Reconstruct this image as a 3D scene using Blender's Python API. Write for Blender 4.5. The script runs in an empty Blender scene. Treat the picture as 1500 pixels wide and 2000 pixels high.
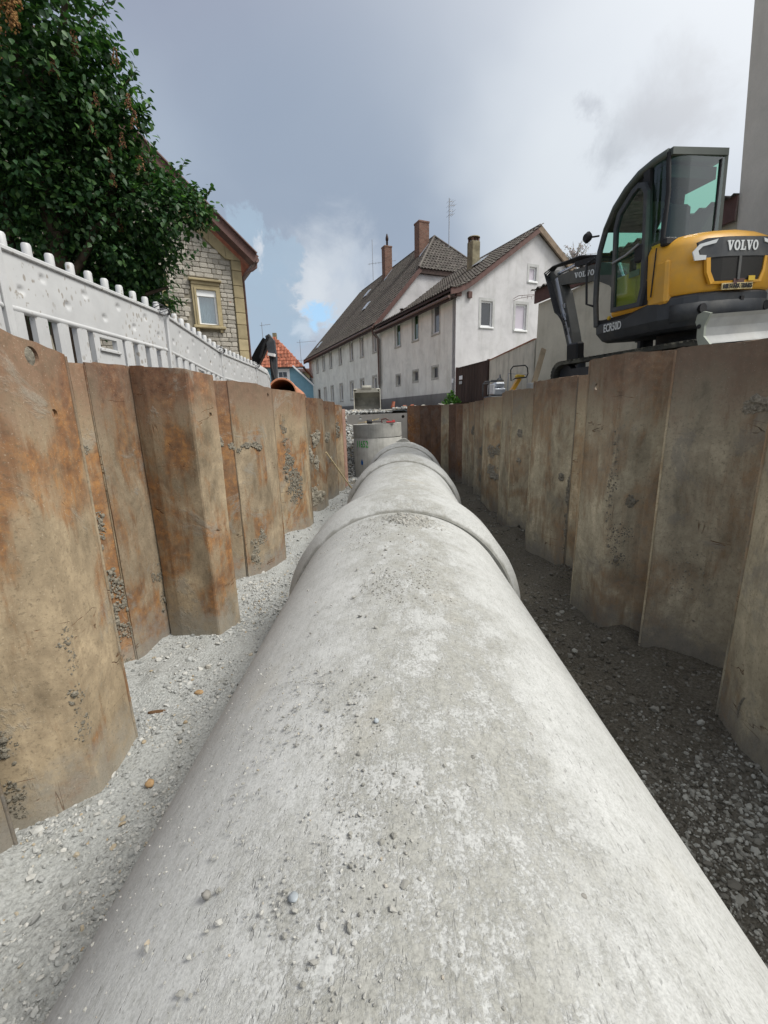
import bpy, bmesh, math, random
import numpy as np
from mathutils import Vector, Matrix, noise as mnoise
from mathutils.geometry import tessellate_polygon
R = math.radians
rnd = random.Random(7)
nrs = np.random.RandomState(11)
scene = bpy.context.scene
col = scene.collection

# ------------------------------------------------------------------ camera
# the camera is the origin of the place: +Y runs along the pipe, Z is up
PITCH, ROLL, YAW = R(13.3), R(1.5), R(-1.433)
FW = Vector((math.sin(YAW)*math.cos(PITCH), math.cos(YAW)*math.cos(PITCH), -math.sin(PITCH)))
r0 = Vector((math.cos(YAW), -math.sin(YAW), 0)); u0 = r0.cross(FW)
RT = r0*math.cos(ROLL) - u0*math.sin(ROLL)
UP = r0*math.sin(ROLL) + u0*math.cos(ROLL)
cd = bpy.data.cameras.new('camera'); cam = bpy.data.objects.new('camera', cd); col.objects.link(cam)
cam.matrix_world = Matrix(((RT.x, UP.x, -FW.x, 0), (RT.y, UP.y, -FW.y, 0), (RT.z, UP.z, -FW.z, 0), (0, 0, 0, 1)))
cd.sensor_fit = 'HORIZONTAL'; cd.sensor_width = 36; cd.lens = 820/1500*36
cd.clip_start = 0.05; cd.clip_end = 3000
scene.camera = cam
def view_dir(px, py):
    return (RT*((px-750)/820) + UP*((1000-py)/820) + FW).normalized()

# ------------------------------------------------------------------ sky, sun, exposure
SUN_EL, SUN_AZ = R(52), R(104)          # azimuth from +Y towards +X
world = bpy.data.worlds.new('World'); scene.world = world; world.use_nodes = True
wt = world.node_tree
for n in list(wt.nodes): wt.nodes.remove(n)

class NT:
    """tiny node-graph writer"""
    def __init__(s, tree): s.t = tree; s.nd = tree.nodes; s.lk = tree.links
    def new(s, kind, **kw):
        n = s.nd.new(kind)
        for k, v in kw.items(): setattr(n, k, v)
        return n
    def put(s, sock, v):
        if v is None: return
        if hasattr(v, 'links'): s.lk.new(v, sock)
        elif isinstance(v, (tuple, list)) and sock.type == 'RGBA' and len(v) == 3: sock.default_value = (*v, 1)
        else: sock.default_value = v
    def math(s, op, a, b=None, c=None, clamp=False):
        n = s.new('ShaderNodeMath', operation=op, use_clamp=clamp)
        s.put(n.inputs[0], a); s.put(n.inputs[1], b); s.put(n.inputs[2], c); return n.outputs[0]
    def vmath(s, op, a, b=None, out=0):
        n = s.new('ShaderNodeVectorMath', operation=op)
        s.put(n.inputs[0], a)
        if op == 'SCALE': s.put(n.inputs['Scale'], b)
        else: s.put(n.inputs[1], b)
        return n.outputs[out]
    def dot(s, a, b):
        n = s.new('ShaderNodeVectorMath', operation='DOT_PRODUCT'); s.put(n.inputs[0], a); s.put(n.inputs[1], b); return n.outputs['Value']
    def map(s, v, a, b, c=0., d=1., kind='SMOOTHSTEP'):
        n = s.new('ShaderNodeMapRange', interpolation_type=kind)
        s.put(n.inputs[0], v); n.inputs[1].default_value = a; n.inputs[2].default_value = b
        n.inputs[3].default_value = c; n.inputs[4].default_value = d; return n.outputs[0]
    def noise(s, vec, scale, detail=4, rough=.55, dist=0., out='Fac'):
        n = s.new('ShaderNodeTexNoise'); s.put(n.inputs['Vector'], vec)
        n.inputs['Scale'].default_value = scale; n.inputs['Detail'].default_value = detail
        n.inputs['Roughness'].default_value = rough; n.inputs['Distortion'].default_value = dist
        return n.outputs[out]
    def voro(s, vec, scale, feature='F1', out='Distance', rand=1.):
        n = s.new('ShaderNodeTexVoronoi', feature=feature); s.put(n.inputs['Vector'], vec)
        n.inputs['Scale'].default_value = scale; n.inputs['Randomness'].default_value = rand; return n.outputs[out]
    def mix(s, f, a, b, mode='MIX'):
        n = s.new('ShaderNodeMix', data_type='RGBA', blend_type=mode)
        s.put(n.inputs[0], f); s.put(n.inputs[6], a); s.put(n.inputs[7], b); return n.outputs[2]
    def ramp(s, f, stops):
        n = s.new('ShaderNodeValToRGB'); e = n.color_ramp.elements
        e[0].position, e[0].color = stops[0][0], (*stops[0][1], 1)
        e[1].position, e[1].color = stops[-1][0], (*stops[-1][1], 1)
        for p, c in stops[1:-1]:
            x = e.new(p); x.color = (*c, 1)
        s.put(n.inputs[0], f); return n.outputs[0]
    def scale(s, vec, v):
        n = s.new('ShaderNodeMapping'); s.put(n.inputs[0], vec); n.inputs['Scale'].default_value = v; return n.outputs[0]

W = NT(wt)
tc = W.new('ShaderNodeTexCoord'); D = tc.outputs['Generated']
sky = W.new('ShaderNodeTexSky', sky_type='NISHITA'); sky.sun_disc = False
sky.sun_elevation = SUN_EL; sky.sun_rotation = SUN_AZ
sky_c = W.vmath('SCALE', sky.outputs[0], .11)
sep = W.new('ShaderNodeSeparateXYZ'); W.put(sep.inputs[0], D)
zc = W.math('MAXIMUM', sep.outputs[2], 0.)
# cloud sheet seen in perspective: project the direction on a high plane
inv = W.math('DIVIDE', 1., W.math('ADD', zc, .18))
pl = W.vmath('MULTIPLY', D, W.new('ShaderNodeCombineXYZ').outputs[0])
cmb = W.new('ShaderNodeCombineXYZ'); W.put(cmb.inputs[0], W.math('MULTIPLY', sep.outputs[0], inv)); W.put(cmb.inputs[1], W.math('MULTIPLY', sep.outputs[1], inv)); W.put(cmb.inputs[2], .3)
PL = cmb.outputs[0]
warpc = W.noise(D, 7.5, 9, .66, .3, out='Color')
warp = W.vmath('SCALE', W.vmath('SUBTRACT', warpc, (.5, .5, .5)), .20)
DW = W.vmath('ADD', D, warp)
warp2 = W.vmath('SCALE', W.vmath('SUBTRACT', W.noise(D, 2.2, 4, .5, out='Color'), (.5, .5, .5)), .5)
DS = W.vmath('ADD', D, warp2)
def blob(px, py, r0_, r1_, vec):
    """0..1 around a direction of the sky; r0 inner, r1 outer radius in pixels of the photograph"""
    c = view_dir(px, py)
    return W.map(W.vmath('DISTANCE', vec, tuple(c), out='Value'), r0_/820, r1_/820, 1., 0.)
n_big = W.noise(PL, 1.1, 5, .5, .3)
base = W.ramp(W.map(zc, 0., .85, 0., 1., 'LINEAR'), [(0., (.55, .62, .71)), (.22, (.42, .49, .60)), (.45, (.335, .405, .52)), (.7, (.33, .375, .49)), (1., (.33, .37, .47))])
base = W.mix(W.map(n_big, .42, .68, 0., .30), base, (.50, .57, .66))
def over(c, f, colr): return W.mix(f, c, colr)
c = base
c = over(c, W.math('MULTIPLY', blob(760, 330, 80, 380, DS), .55), (.345, .425, .54))      # heavier grey veil in the middle
c = over(c, W.math('MULTIPLY', blob(1290, 250, 60, 400, DS), .8), (.62, .69, .78))      # bright break to the right
c = over(c, W.math('MULTIPLY', blob(1080, 400, 20, 230, DS), .75), (.72, .78, .84))
c = over(c, W.math('MULTIPLY', blob(340, 330, 20, 200, DS), .35), (.50, .60, .72))
c = over(c, W.math('MULTIPLY', blob(1310, 215, 15, 85, DW), .9), (.40, .44, .51))
c = over(c, W.math('MULTIPLY', blob(1195, 298, 4, 48, DW), .9), (.40, .45, .52))
c = over(c, W.math('MULTIPLY', blob(1150, 235, 0, 26, DW), .9), (.42, .47, .55))
c = over(c, W.math('MULTIPLY', blob(650, 555, 40, 125, DW), .75), (.68, .74, .81))        # lit cloud flank
c = over(c, W.math('MULTIPLY', blob(600, 565, 10, 60, DW), .6), (.76, .81, .86))
c = over(c, W.math('MULTIPLY', blob(705, 510, 5, 45, DW), .6), (.50, .58, .69))
c = over(c, W.math('MULTIPLY', blob(660, 530, 0, 30, DW), .5), (.52, .60, .71))
# tower of grey-blue cumulus
for (px, py, ra, rb) in ((545, 500, 24, 36), (520, 560, 36, 48), (525, 630, 46, 60), (475, 460, 22, 36), (500, 520, 24, 38), (560, 660, 30, 46), (455, 500, 24, 50)):
    c = over(c, W.math('MULTIPLY', blob(px, py, ra, rb, DW), .85), (.41, .53, .66))
c = over(c, W.math('MULTIPLY', blob(500, 498, 4, 22, DW), .8), (.74, .78, .84))
c = over(c, W.math('MULTIPLY', blob(585, 660, 10, 34, DW), .75), (.62, .71, .81))
gap = W.math('MAXIMUM', blob(622, 612, 14, 30, DW), W.math('MAXIMUM', blob(602, 598, 6, 24, DW), W.math('MAXIMUM', blob(650, 604, 4, 24, DW), blob(612, 640, 4, 22, DW))))
clouds_bg = W.new('ShaderNodeBackground'); svn = Vector((math.sin(SUN_AZ)*math.cos(SUN_EL), math.cos(SUN_AZ)*math.cos(SUN_EL), math.sin(SUN_EL)))
c = over(c, W.math('MULTIPLY', W.map(W.vmath('DISTANCE', D, tuple(svn), out='Value'), .25, 1.32, 1., 0.), .9), (1.75, 1.72, 1.66))   # thin cloud glow round the sun, broadened and brightened to add ambient light
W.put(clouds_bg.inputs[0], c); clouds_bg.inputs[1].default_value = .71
sky_bg = W.new('ShaderNodeBackground'); W.put(sky_bg.inputs[0], W.mix(.8, sky_c, (.38, .60, .82))); sky_bg.inputs[1].default_value = 1.0
# plain sky of the required kind, behind the cloud sheet
sky_bg2 = W.new('ShaderNodeBackground'); W.put(sky_bg2.inputs[0], sky.outputs[0]); sky_bg2.inputs[1].default_value = .08
ms0 = W.new('ShaderNodeMixShader'); ms0.inputs[0].default_value = .85
W.lk.new(sky_bg2.outputs[0], ms0.inputs[1]); W.lk.new(sky_bg.outputs[0], ms0.inputs[2])
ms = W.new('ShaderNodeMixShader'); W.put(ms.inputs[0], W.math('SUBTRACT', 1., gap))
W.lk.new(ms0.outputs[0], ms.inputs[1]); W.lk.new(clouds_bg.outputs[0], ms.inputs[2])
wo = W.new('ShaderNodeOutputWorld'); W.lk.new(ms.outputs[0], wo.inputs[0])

sd = bpy.data.lights.new('sun', 'SUN'); sd.energy = 2.8; sd.angle = R(22); sd.color = (1, .975, .91)
sun = bpy.data.objects.new('sun', sd); col.objects.link(sun)
sv = Vector((math.sin(SUN_AZ)*math.cos(SUN_EL), math.cos(SUN_AZ)*math.cos(SUN_EL), math.sin(SUN_EL)))
sun.rotation_euler = sv.to_track_quat('Z', 'Y').to_euler()
scene.view_settings.view_transform = 'Standard'; scene.view_settings.look = 'None'
scene.view_settings.gamma = 1; scene.view_settings.use_curve_mapping = False
scene.view_settings.exposure = 0.44
scene.cycles.transparent_max_bounces = 24

# ------------------------------------------------------------------ materials
def material(name, rough=.8, spec=.3, metal=0.):
    m = bpy.data.materials.new(name); m.use_nodes = True
    t = NT(m.node_tree); b = m.node_tree.nodes['Principled BSDF']
    b.inputs['Roughness'].default_value = rough; b.inputs['Specular IOR Level'].default_value = spec
    b.inputs['Metallic'].default_value = metal
    return m, t, b
def coords(t, rand=0.):
    tc = t.new('ShaderNodeTexCoord'); v = tc.outputs['Object']
    if rand:
        oi = t.new('ShaderNodeObjectInfo')
        v = t.vmath('ADD', v, t.vmath('SCALE', (rand, rand*.7, rand*1.3), oi.outputs['Random']))
    return v
def objrand(t): return t.new('ShaderNodeObjectInfo').outputs['Random']
def bump(t, b, h, strength=.4, dist=.01, prev=None):
    n = t.new('ShaderNodeBump'); n.inputs['Strength'].default_value = strength; n.inputs['Distance'].default_value = dist
    t.put(n.inputs['Height'], h)
    if prev is not None: t.put(n.inputs['Normal'], prev)
    t.put(b.inputs['Normal'], n.outputs[0]); return n.outputs[0]
def simple(name, c, rough=.7, spec=.3, metal=0., var=.25, scale=3., bmp=.15, stretch=(1, 1, 1), rand=5., dirt=None, dirt_amt=.5, bdist=.005, ovar=0.):
    m, t, b = material(name, rough, spec, metal)
    v = t.scale(coords(t, rand), stretch)
    n = t.noise(v, scale, 6, .6)
    d = tuple(x*(1-var) for x in c); l = tuple(min(1, x*(1+var)) for x in c)
    cc = t.ramp(n, [(.3, d), (.5, c), (.7, l)])
    if dirt: cc = t.mix(t.map(t.noise(v, scale*.35, 5, .65), .45, .7, 0., dirt_amt), cc, dirt)
    if ovar:
        cc = t.mix(1., cc, t.ramp(objrand(t), [(0., (1-ovar,)*3), (1., (1+ovar,)*3)]), 'MULTIPLY')
    t.put(b.inputs['Base Color'], cc)
    if bmp: bump(t, b, t.noise(v, scale*9, 5, .6), bmp, bdist)
    return m

M = {}
# --- concrete of the pipes: pale, dusted darker along the crown, fine lengthwise trowel lines
def pipe_mat():
    m, t, b = material('pipe_concrete', .85, .25)
    v = coords(t)
    s = t.new('ShaderNodeSeparateXYZ'); t.put(s.inputs[0], v)
    fine = t.noise(t.scale(v, (110, 6, 110)), 1., 4, .65)
    mott = t.noise(v, 7., 8, .65)
    speck = t.noise(v, 95., 3, .7)
    big = t.noise(t.scale(v, (1, .6, 1)), 1.6, 6, .6, .4)
    c = t.ramp(mott, [(.25, (.41, .415, .405)), (.5, (.45, .455, .445)), (.75, (.49, .495, .485))])
    c = t.mix(t.map(fine, .35, .7, 0., .35), c, (.36, .36, .355))
    # dust lying on the crown: x within the top band, edge broken by noise
    top = t.math('ABSOLUTE', t.math('SUBTRACT', s.outputs[0], t.math('MULTIPLY', t.math('SUBTRACT', big, .42), .5)))
    band = t.map(t.math('ADD', top, t.math('MULTIPLY', t.math('SUBTRACT', mott, .5), .6)), .08, .46, 1., 0.)
    dustn = t.math('ADD', t.math('MULTIPLY', t.noise(t.scale(v, (1, .7, 1)), 9., 9, .8), .65), t.math('MULTIPLY', t.noise(v, 140., 4, .7), .35))
    dust = t.math('MULTIPLY', band, t.map(dustn, .45, .54, 0.10, 1.))
    dcol = t.ramp(t.noise(v, 60., 5, .7), [(.3, (.22, .215, .19)), (.55, (.315, .31, .28)), (.75, (.40, .395, .36))])
    c = t.mix(t.math('MULTIPLY', dust, .80), c, dcol)
    gr = t.noise(v, 210., 3, .7); c = t.mix(1., c, t.ramp(gr, [(.3, (.78, .78, .77)), (.5, (1., 1., 1.)), (.7, (1.12, 1.12, 1.11))]), 'MULTIPLY')
    g2 = t.noise(t.scale(v, (1, .5, 1)), 48., 6, .75); c = t.mix(1., c, t.ramp(g2, [(.32, (.84, .84, .82)), (.5, (1., 1., 1.)), (.7, (1.06, 1.06, 1.06))]), 'MULTIPLY')
    # grime caught in the joint and at the foot of the collar
    jn = t.math('ADD', s.outputs[1], t.math('MULTIPLY', t.math('SUBTRACT', mott, .5), .10))
    j1 = t.map(jn, .0, .035, 1., 0.); j2 = t.math('MULTIPLY', t.map(jn, .60, .66, 0., 1.), t.map(jn, .70, .86, 1., 0.))
    near0 = t.map(s.outputs[1], -.02, .0, 0., 1.)
    c = t.mix(t.math('MULTIPLY', t.math('MAXIMUM', j1, t.math('MULTIPLY', j2, t.map(dustn, .44, .54, .3, 1.))), .6), c, (.15, .145, .12))
    # small pits, lengthwise
    pit = t.map(t.noise(t.scale(v, (1, .3, 1)), 130., 2, .6), .64, .70, 0., 1.)
    c = t.mix(t.math('MULTIPLY', pit, .5), c, (.2, .2, .19))
    # lime streaks
    lime = t.map(t.noise(t.scale(v, (16, 2.2, 16)), 1.3, 5, .7, .5), .66, .76, 0., .22)
    c = t.mix(lime, c, (.62, .62, .61))
    c = t.mix(t.map(t.noise(v, 2.6, 3, .5), .62, .78, 0., .35), c, (.42, .39, .32))
    t.put(b.inputs['Base Color'], c)
    h = t.math('ADD', t.math('MULTIPLY', fine, .25), t.math('ADD', t.math('MULTIPLY', speck, .5), t.math('MULTIPLY', t.math('MULTIPLY', dust, dustn), 1.6)))
    h = t.math('SUBTRACT', h, pit)
    bump(t, b, h, .55, .004)
    return m
M['pipe'] = pipe_mat()
def manhole_mat():
    m, t, b = material('cast_concrete', .85, .25)
    v = coords(t, 3.)
    n = t.noise(v, 4, 7, .6); st = t.noise(t.scale(v, (14, 14, .9)), 1., 5, .6)
    c = t.ramp(n, [(.3, (.30, .295, .27)), (.5, (.37, .365, .34)), (.72, (.45, .44, .41))])
    c = t.mix(t.map(st, .5, .72, 0., .45), c, (.24, .235, .215))
    t.put(b.inputs['Base Color'], c); bump(t, b, t.noise(v, 60, 5, .6), .3, .004); return m
M['cast'] = manhole_mat()
# --- trench sheets: rust under dried clay, streaks run down
def steel_mat(name, tint, rusty, greyness):
    m, t, b = material(name, .85, .2)
    v = coords(t, 9.)
    tc2 = t.new('ShaderNodeTexCoord'); s2 = t.new('ShaderNodeSeparateXYZ'); t.put(s2.inputs[0], tc2.outputs['Object']); Z = s2.outputs[2]
    blot = t.noise(t.scale(v, (1, 1, .55)), 3.2, 8, .68, .35)
    streak = t.noise(t.scale(v, (1, 1, .14)), 13., 8, .72)
    big = t.noise(t.scale(v, (1, 1, .7)), 1.15, 4, .6, .8)
    fine = t.noise(v, 55., 6, .75); mid = t.noise(v, 13., 7, .7, .3)
    clay = t.ramp(blot, [(.32, tuple(x*.36 for x in tint)), (.44, tuple(x*.72 for x in tint)), (.56, tint), (.72, tuple(min(1, x*1.45) for x in tint))])
    clay = t.mix(t.map(mid, .40, .66, 0., .55), clay, tuple(x*.60 for x in (tint[0], tint[1]*.98, tint[2]*.98)))
    clay = t.mix(t.map(streak, .52, .68, 0., .36), clay, (tint[0]*.42, tint[1]*.38, tint[2]*.34))
    rust = t.ramp(mid, [(.3, (.085, .040, .022)), (.48, (.19, .085, .035)), (.62, (.33, .155, .05)), (.78, (.42, .24, .10))])
    rm = t.math('ADD', big, t.math('MULTIPLY', t.math('SUBTRACT', streak, .5), .35))
    c = t.mix(t.map(rm, .47, .62, 0., rusty), clay, rust)
    topf = t.map(t.math('ADD', Z, t.math('MULTIPLY', t.math('SUBTRACT', blot, .5), 1.6)), 2.05, 2.75, 0., .75)
    c = t.mix(topf, c, t.ramp(mid, [(.3, (.075, .040, .030)), (.55, (.17, .095, .066)), (.75, (.27, .185, .135))]))
    grey = t.map(t.noise(v, 2.1, 7, .72, .8), .54, .63, 0., greyness)
    c = t.mix(grey, c, t.ramp(fine, [(.3, (.16, .15, .125)), (.7, (.35, .335, .295))]))
    lowf = t.map(t.math('ADD', Z, t.math('MULTIPLY', t.math('SUBTRACT', t.noise(v, 7, 6, .75), .5), 1.0)), .42, .80, .75, 0.)
    c = t.mix(lowf, c, t.ramp(fine, [(.3, (.17, .16, .14)), (.7, (.34, .33, .30))]))
    c = t.mix(t.map(fine, .52, .66, 0., .65), c, tuple(x*.38 for x in tint))
    c = t.mix(t.map(t.noise(v, 120., 3, .6), .62, .72, 0., .4), c, (.55, .49, .40))
    # scrapes where the sheet was dragged and rammed: slanting strokes, and long upright ones
    a = t.noise(t.scale(v, (.9, .9, 4.2)), 1.5, 3, .55, .5); f1 = t.map(t.math('ABSOLUTE', t.math('SUBTRACT', a, .50)), .001, .008, 1., 0.)
    f1 = t.math('MULTIPLY', f1, t.map(t.noise(t.scale(v, (1, 1, 1.2)), 2.6, 4, .6), .585, .63, 0., 1.))
    a2 = t.noise(t.scale(v, (5.5, 5.5, .45)), 1.2, 3, .55, .4); f2 = t.map(t.math('ABSOLUTE', t.math('SUBTRACT', a2, .50)), .001, .009, 1., 0.)
    f2 = t.math('MULTIPLY', f2, t.map(t.noise(v, 1.9, 3, .6), .62, .68, 0., .8))
    scr = t.math('MAXIMUM', f1, f2)
    c = t.mix(t.math('MULTIPLY', scr, .85), c, t.ramp(mid, [(.4, (.045, .024, .014)), (.65, (.20, .085, .03))]))
    c = t.mix(1., c, t.ramp(objrand(t), [(0., (.66, .66, .69)), (.5, (.96, .96, .96)), (1., (1.24, 1.21, 1.15))]), 'MULTIPLY')
    t.put(b.inputs['Base Color'], c)
    h = t.math('ADD', t.math('MULTIPLY', blot, .5), t.math('ADD', t.math('MULTIPLY', fine, .35), t.math('MULTIPLY', mid, .35)))
    h = t.math('ADD', h, t.math('MULTIPLY', grey, .8)); h = t.math('SUBTRACT', h, t.math('MULTIPLY', scr, .9))
    bump(t, b, h, .6, .006)
    return m
M['sheet_l'] = steel_mat('clay_coated_steel', (.36, .29, .20), .8, .6)
M['sheet_r'] = steel_mat('dull_rusted_steel', (.56, .49, .35), .5, .5)
def gravel_mat(name, stops, bump_s=.3, ovar=True):
    m, t, b = material(name, .9, .2)
    v = coords(t)
    cell = t.new('ShaderNodeTexWhiteNoise') if False else None
    n = t.noise(v, 14., 4, .7)
    at_ = t.new('ShaderNodeAttribute'); at_.attribute_name = 'tone'
    c = t.ramp(at_.outputs['Fac'], stops)
    c = t.mix(t.map(n, .35, .7, 0., .5), c, t.mix(1., c, (.7, .69, .66), 'MULTIPLY'))
    t.put(b.inputs['Base Color'], c); bump(t, b, t.noise(v, 150., 3, .6), bump_s, .003); return m
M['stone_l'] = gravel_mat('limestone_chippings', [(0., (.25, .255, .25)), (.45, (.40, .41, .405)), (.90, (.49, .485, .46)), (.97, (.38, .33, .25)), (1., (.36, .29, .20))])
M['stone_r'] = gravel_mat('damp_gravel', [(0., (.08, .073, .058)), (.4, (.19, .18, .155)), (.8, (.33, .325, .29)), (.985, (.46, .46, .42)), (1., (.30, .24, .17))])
def floor_mat():
    m, t, b = material('trench_floor', .95, .12)
    v = coords(t)
    s = t.new('ShaderNodeSeparateXYZ'); t.put(s.inputs[0], v)
    f = t.noise(v, 55., 8, .75); g = t.noise(v, 9., 6, .7)
    pale = t.ramp(f, [(.3, (.21, .215, .21)), (.5, (.36, .37, .362)), (.7, (.46, .47, .46))])
    dark = t.ramp(f, [(.3, (.06, .052, .040)), (.5, (.115, .104, .083)), (.72, (.21, .197, .165))])
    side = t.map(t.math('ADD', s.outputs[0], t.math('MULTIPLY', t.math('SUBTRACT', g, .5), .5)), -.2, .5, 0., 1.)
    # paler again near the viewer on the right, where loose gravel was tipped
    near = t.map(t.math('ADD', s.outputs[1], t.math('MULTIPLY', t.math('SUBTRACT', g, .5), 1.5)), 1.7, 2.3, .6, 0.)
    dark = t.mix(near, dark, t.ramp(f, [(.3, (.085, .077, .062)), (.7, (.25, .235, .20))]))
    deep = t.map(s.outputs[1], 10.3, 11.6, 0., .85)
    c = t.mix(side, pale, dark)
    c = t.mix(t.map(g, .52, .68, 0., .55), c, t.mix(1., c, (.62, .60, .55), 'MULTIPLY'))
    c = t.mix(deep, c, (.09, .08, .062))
    t.put(b.inputs['Base Color'], c); bump(t, b, t.math('ADD', f, t.math('MULTIPLY', t.voro(v, 60.), .8)), .9, .012); return m
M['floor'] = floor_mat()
M['soil'] = simple('dark_earth', (.10, .085, .062), .95, .1, var=.55, scale=5, bmp=.9, bdist=.03)
M['mud'] = simple('caked_mud', (.29, .265, .215), .95, .1, var=.45, scale=60, bmp=.9, bdist=.01, ovar=.25)
M['street'] = simple('dusty_street', (.26, .25, .22), .95, .1, var=.35, scale=2.5, bmp=.5, bdist=.01)
M['rubble'] = simple('pale_rubble', (.33, .31, .27), .9, .15, var=.3, scale=9, bmp=.5, ovar=.35)

# ------------------------------------------------------------------ mesh helpers
def vv(*a): return Vector(a)
class MB:
    def __init__(s): s.v = []; s.f = []; s.sm = []; s.mi = []
    def add(s, vs, fs, smooth=False, mi=0):
        o = len(s.v); s.v += [tuple(p) for p in vs]
        s.f += [tuple(i+o for i in f) for f in fs]; s.sm += [smooth]*len(fs); s.mi += [mi]*len(fs); return s
    def box(s, x0, x1, y0, y1, z0, z1, mi=0):
        return s.add([(x0,y0,z0),(x1,y0,z0),(x1,y1,z0),(x0,y1,z0),(x0,y0,z1),(x1,y0,z1),(x1,y1,z1),(x0,y1,z1)],
                     [(0,3,2,1),(4,5,6,7),(0,1,5,4),(1,2,6,5),(2,3,7,6),(3,0,4,7)], False, mi)
    def bev(s, x0, x1, y0, y1, z0, z1, r=.01, mi=0):
        """box with chamfered edges"""
        vs = []; idx = {}
        for ix, (xa, sx) in enumerate(((x0, 1), (x1, -1))):
            for iy, (ya, sy) in enumerate(((y0, 1), (y1, -1))):
                for iz, (za, sz) in enumerate(((z0, 1), (z1, -1))):
                    for ax in range(3):
                        p = [xa+sx*r, ya+sy*r, za+sz*r]; p[ax] = (xa, ya, za)[ax]
                        idx[(ix, iy, iz, ax)] = len(vs); vs.append(p)
        I = idx; fs = []
        for a in (0, 1):
            q = [I[(a,0,0,0)], I[(a,1,0,0)], I[(a,1,1,0)], I[(a,0,1,0)]]; fs.append(q if a else q[::-1])
            q = [I[(0,a,0,1)], I[(1,a,0,1)], I[(1,a,1,1)], I[(0,a,1,1)]]; fs.append(q[::-1] if a else q)
            q = [I[(0,0,a,2)], I[(1,0,a,2)], I[(1,1,a,2)], I[(0,1,a,2)]]; fs.append(q if a else q[::-1])
        for a in (0, 1):
            for b_ in (0, 1):
                fs.append([I[(0,a,b_,1)], I[(1,a,b_,1)], I[(1,a,b_,2)], I[(0,a,b_,2)]])
                fs.append([I[(a,0,b_,0)], I[(a,1,b_,0)], I[(a,1,b_,2)], I[(a,0,b_,2)]])
                fs.append([I[(a,b_,0,0)], I[(a,b_,1,0)], I[(a,b_,1,1)], I[(a,b_,0,1)]])
                for c_ in (0, 1): fs.append([I[(a,b_,c_,0)], I[(a,b_,c_,1)], I[(a,b_,c_,2)]])
        return s.add(vs, fs, False, mi)
    def bar(s, a, b, w, h, up=(0, 0, 1), mi=0):
        """box beam from a to b, w across, h along up"""
        a, b = Vector(a), Vector(b); d = (b-a).normalized(); x = d.cross(Vector(up))
        if x.length < 1e-5: x = d.cross(Vector((0, 1, 0)))
        x.normalize(); z = x.cross(d)
        vs = [p + x*(sx*w/2) + z*(sz*h/2) for p in (a, b) for sx, sz in ((-1,-1),(1,-1),(1,1),(-1,1))]
        return s.add(vs, [(0,3,2,1)[::-1],(4,5,6,7)[::-1],(0,1,5,4)[::-1],(1,2,6,5)[::-1],(2,3,7,6)[::-1],(3,0,4,7)[::-1]], False, mi)
    def tube(s, path, r, n=8, closed=False, caps=True, mi=0):
        P = [Vector(p) for p in path]; rr = r if hasattr(r, '__len__') else [r]*len(P)
        vs = []; u = None
        for i, p in enumerate(P):
            a = P[i-1] if (i or closed) else P[i]; b = P[(i+1) % len(P)] if (i < len(P)-1 or closed) else P[i]
            d = (b-a).normalized()
            if u is None:
                u = d.cross(Vector((0, 0, 1)))
                if u.length < .1: u = d.cross(Vector((1, 0, 0)))
            u = (u - d*u.dot(d)).normalized(); w = d.cross(u)
            for k in range(n):
                t_ = 2*math.pi*k/n; vs.append(p + (u*math.cos(t_)+w*math.sin(t_))*rr[i])
        fs = []; m = len(P)
        for i in range(m if closed else m-1):
            j = (i+1) % m
            for k in range(n): fs.append((i*n+k, i*n+(k+1) % n, j*n+(k+1) % n, j*n+k))
        s.add(vs, fs, True, mi)
        if caps and not closed:
            s.add(vs[:n], [tuple(range(n))[::-1]], False, mi); s.add(vs[-n:], [tuple(range(n))], False, mi)
        return s
    def lathe(s, prof, n=24, c=(0, 0, 0), axis='Z', caps=True, smooth=True, mi=0):
        """prof: (radius, height) pairs"""
        vs = []
        for r_, h in prof:
            for k in range(n):
                t_ = 2*math.pi*k/n; a, b = r_*math.cos(t_), r_*math.sin(t_)
                p = {'Z': (a, b, h), 'Y': (a, h, -b), 'X': (h, a, b)}[axis]
                vs.append((p[0]+c[0], p[1]+c[1], p[2]+c[2]))
        fs = [(i*n+k, i*n+(k+1) % n, (i+1)*n+(k+1) % n, (i+1)*n+k) for i in range(len(prof)-1) for k in range(n)]
        s.add(vs, fs, smooth, mi)
        if caps:
            s.add(vs[:n], [tuple(range(n))[::-1]], False, mi); s.add(vs[-n:], [tuple(range(n))], False, mi)
        return s
    def prism(s, poly, fr, d0, d1, holes=(), mi=0):
        """flat outline (with holes) given depth; fr(a, b, d) -> point"""
        loops = [list(poly)]+[list(h) for h in holes]
        tri = tessellate_polygon([[Vector((a, b, 0)) for a, b in lp] for lp in loops])
        flat = [p for lp in loops for p in lp]; n = len(flat)
        vs = [fr(a, b, d0) for a, b in flat]+[fr(a, b, d1) for a, b in flat]
        fs = [tuple(t_) for t_ in tri]+[tuple(i+n for i in t_)[::-1] for t_ in tri]
        o = 0
        for lp in loops:
            m = len(lp)
            for i in range(m):
                j = (i+1) % m; fs.append((o+i, o+j, o+j+n, o+i+n))
            o += m
        return s.add(vs, fs, False, mi)
    def xform(s, mat, i0=0):
        for i in range(i0, len(s.v)): s.v[i] = tuple(mat @ Vector(s.v[i]))
        return s
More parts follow.
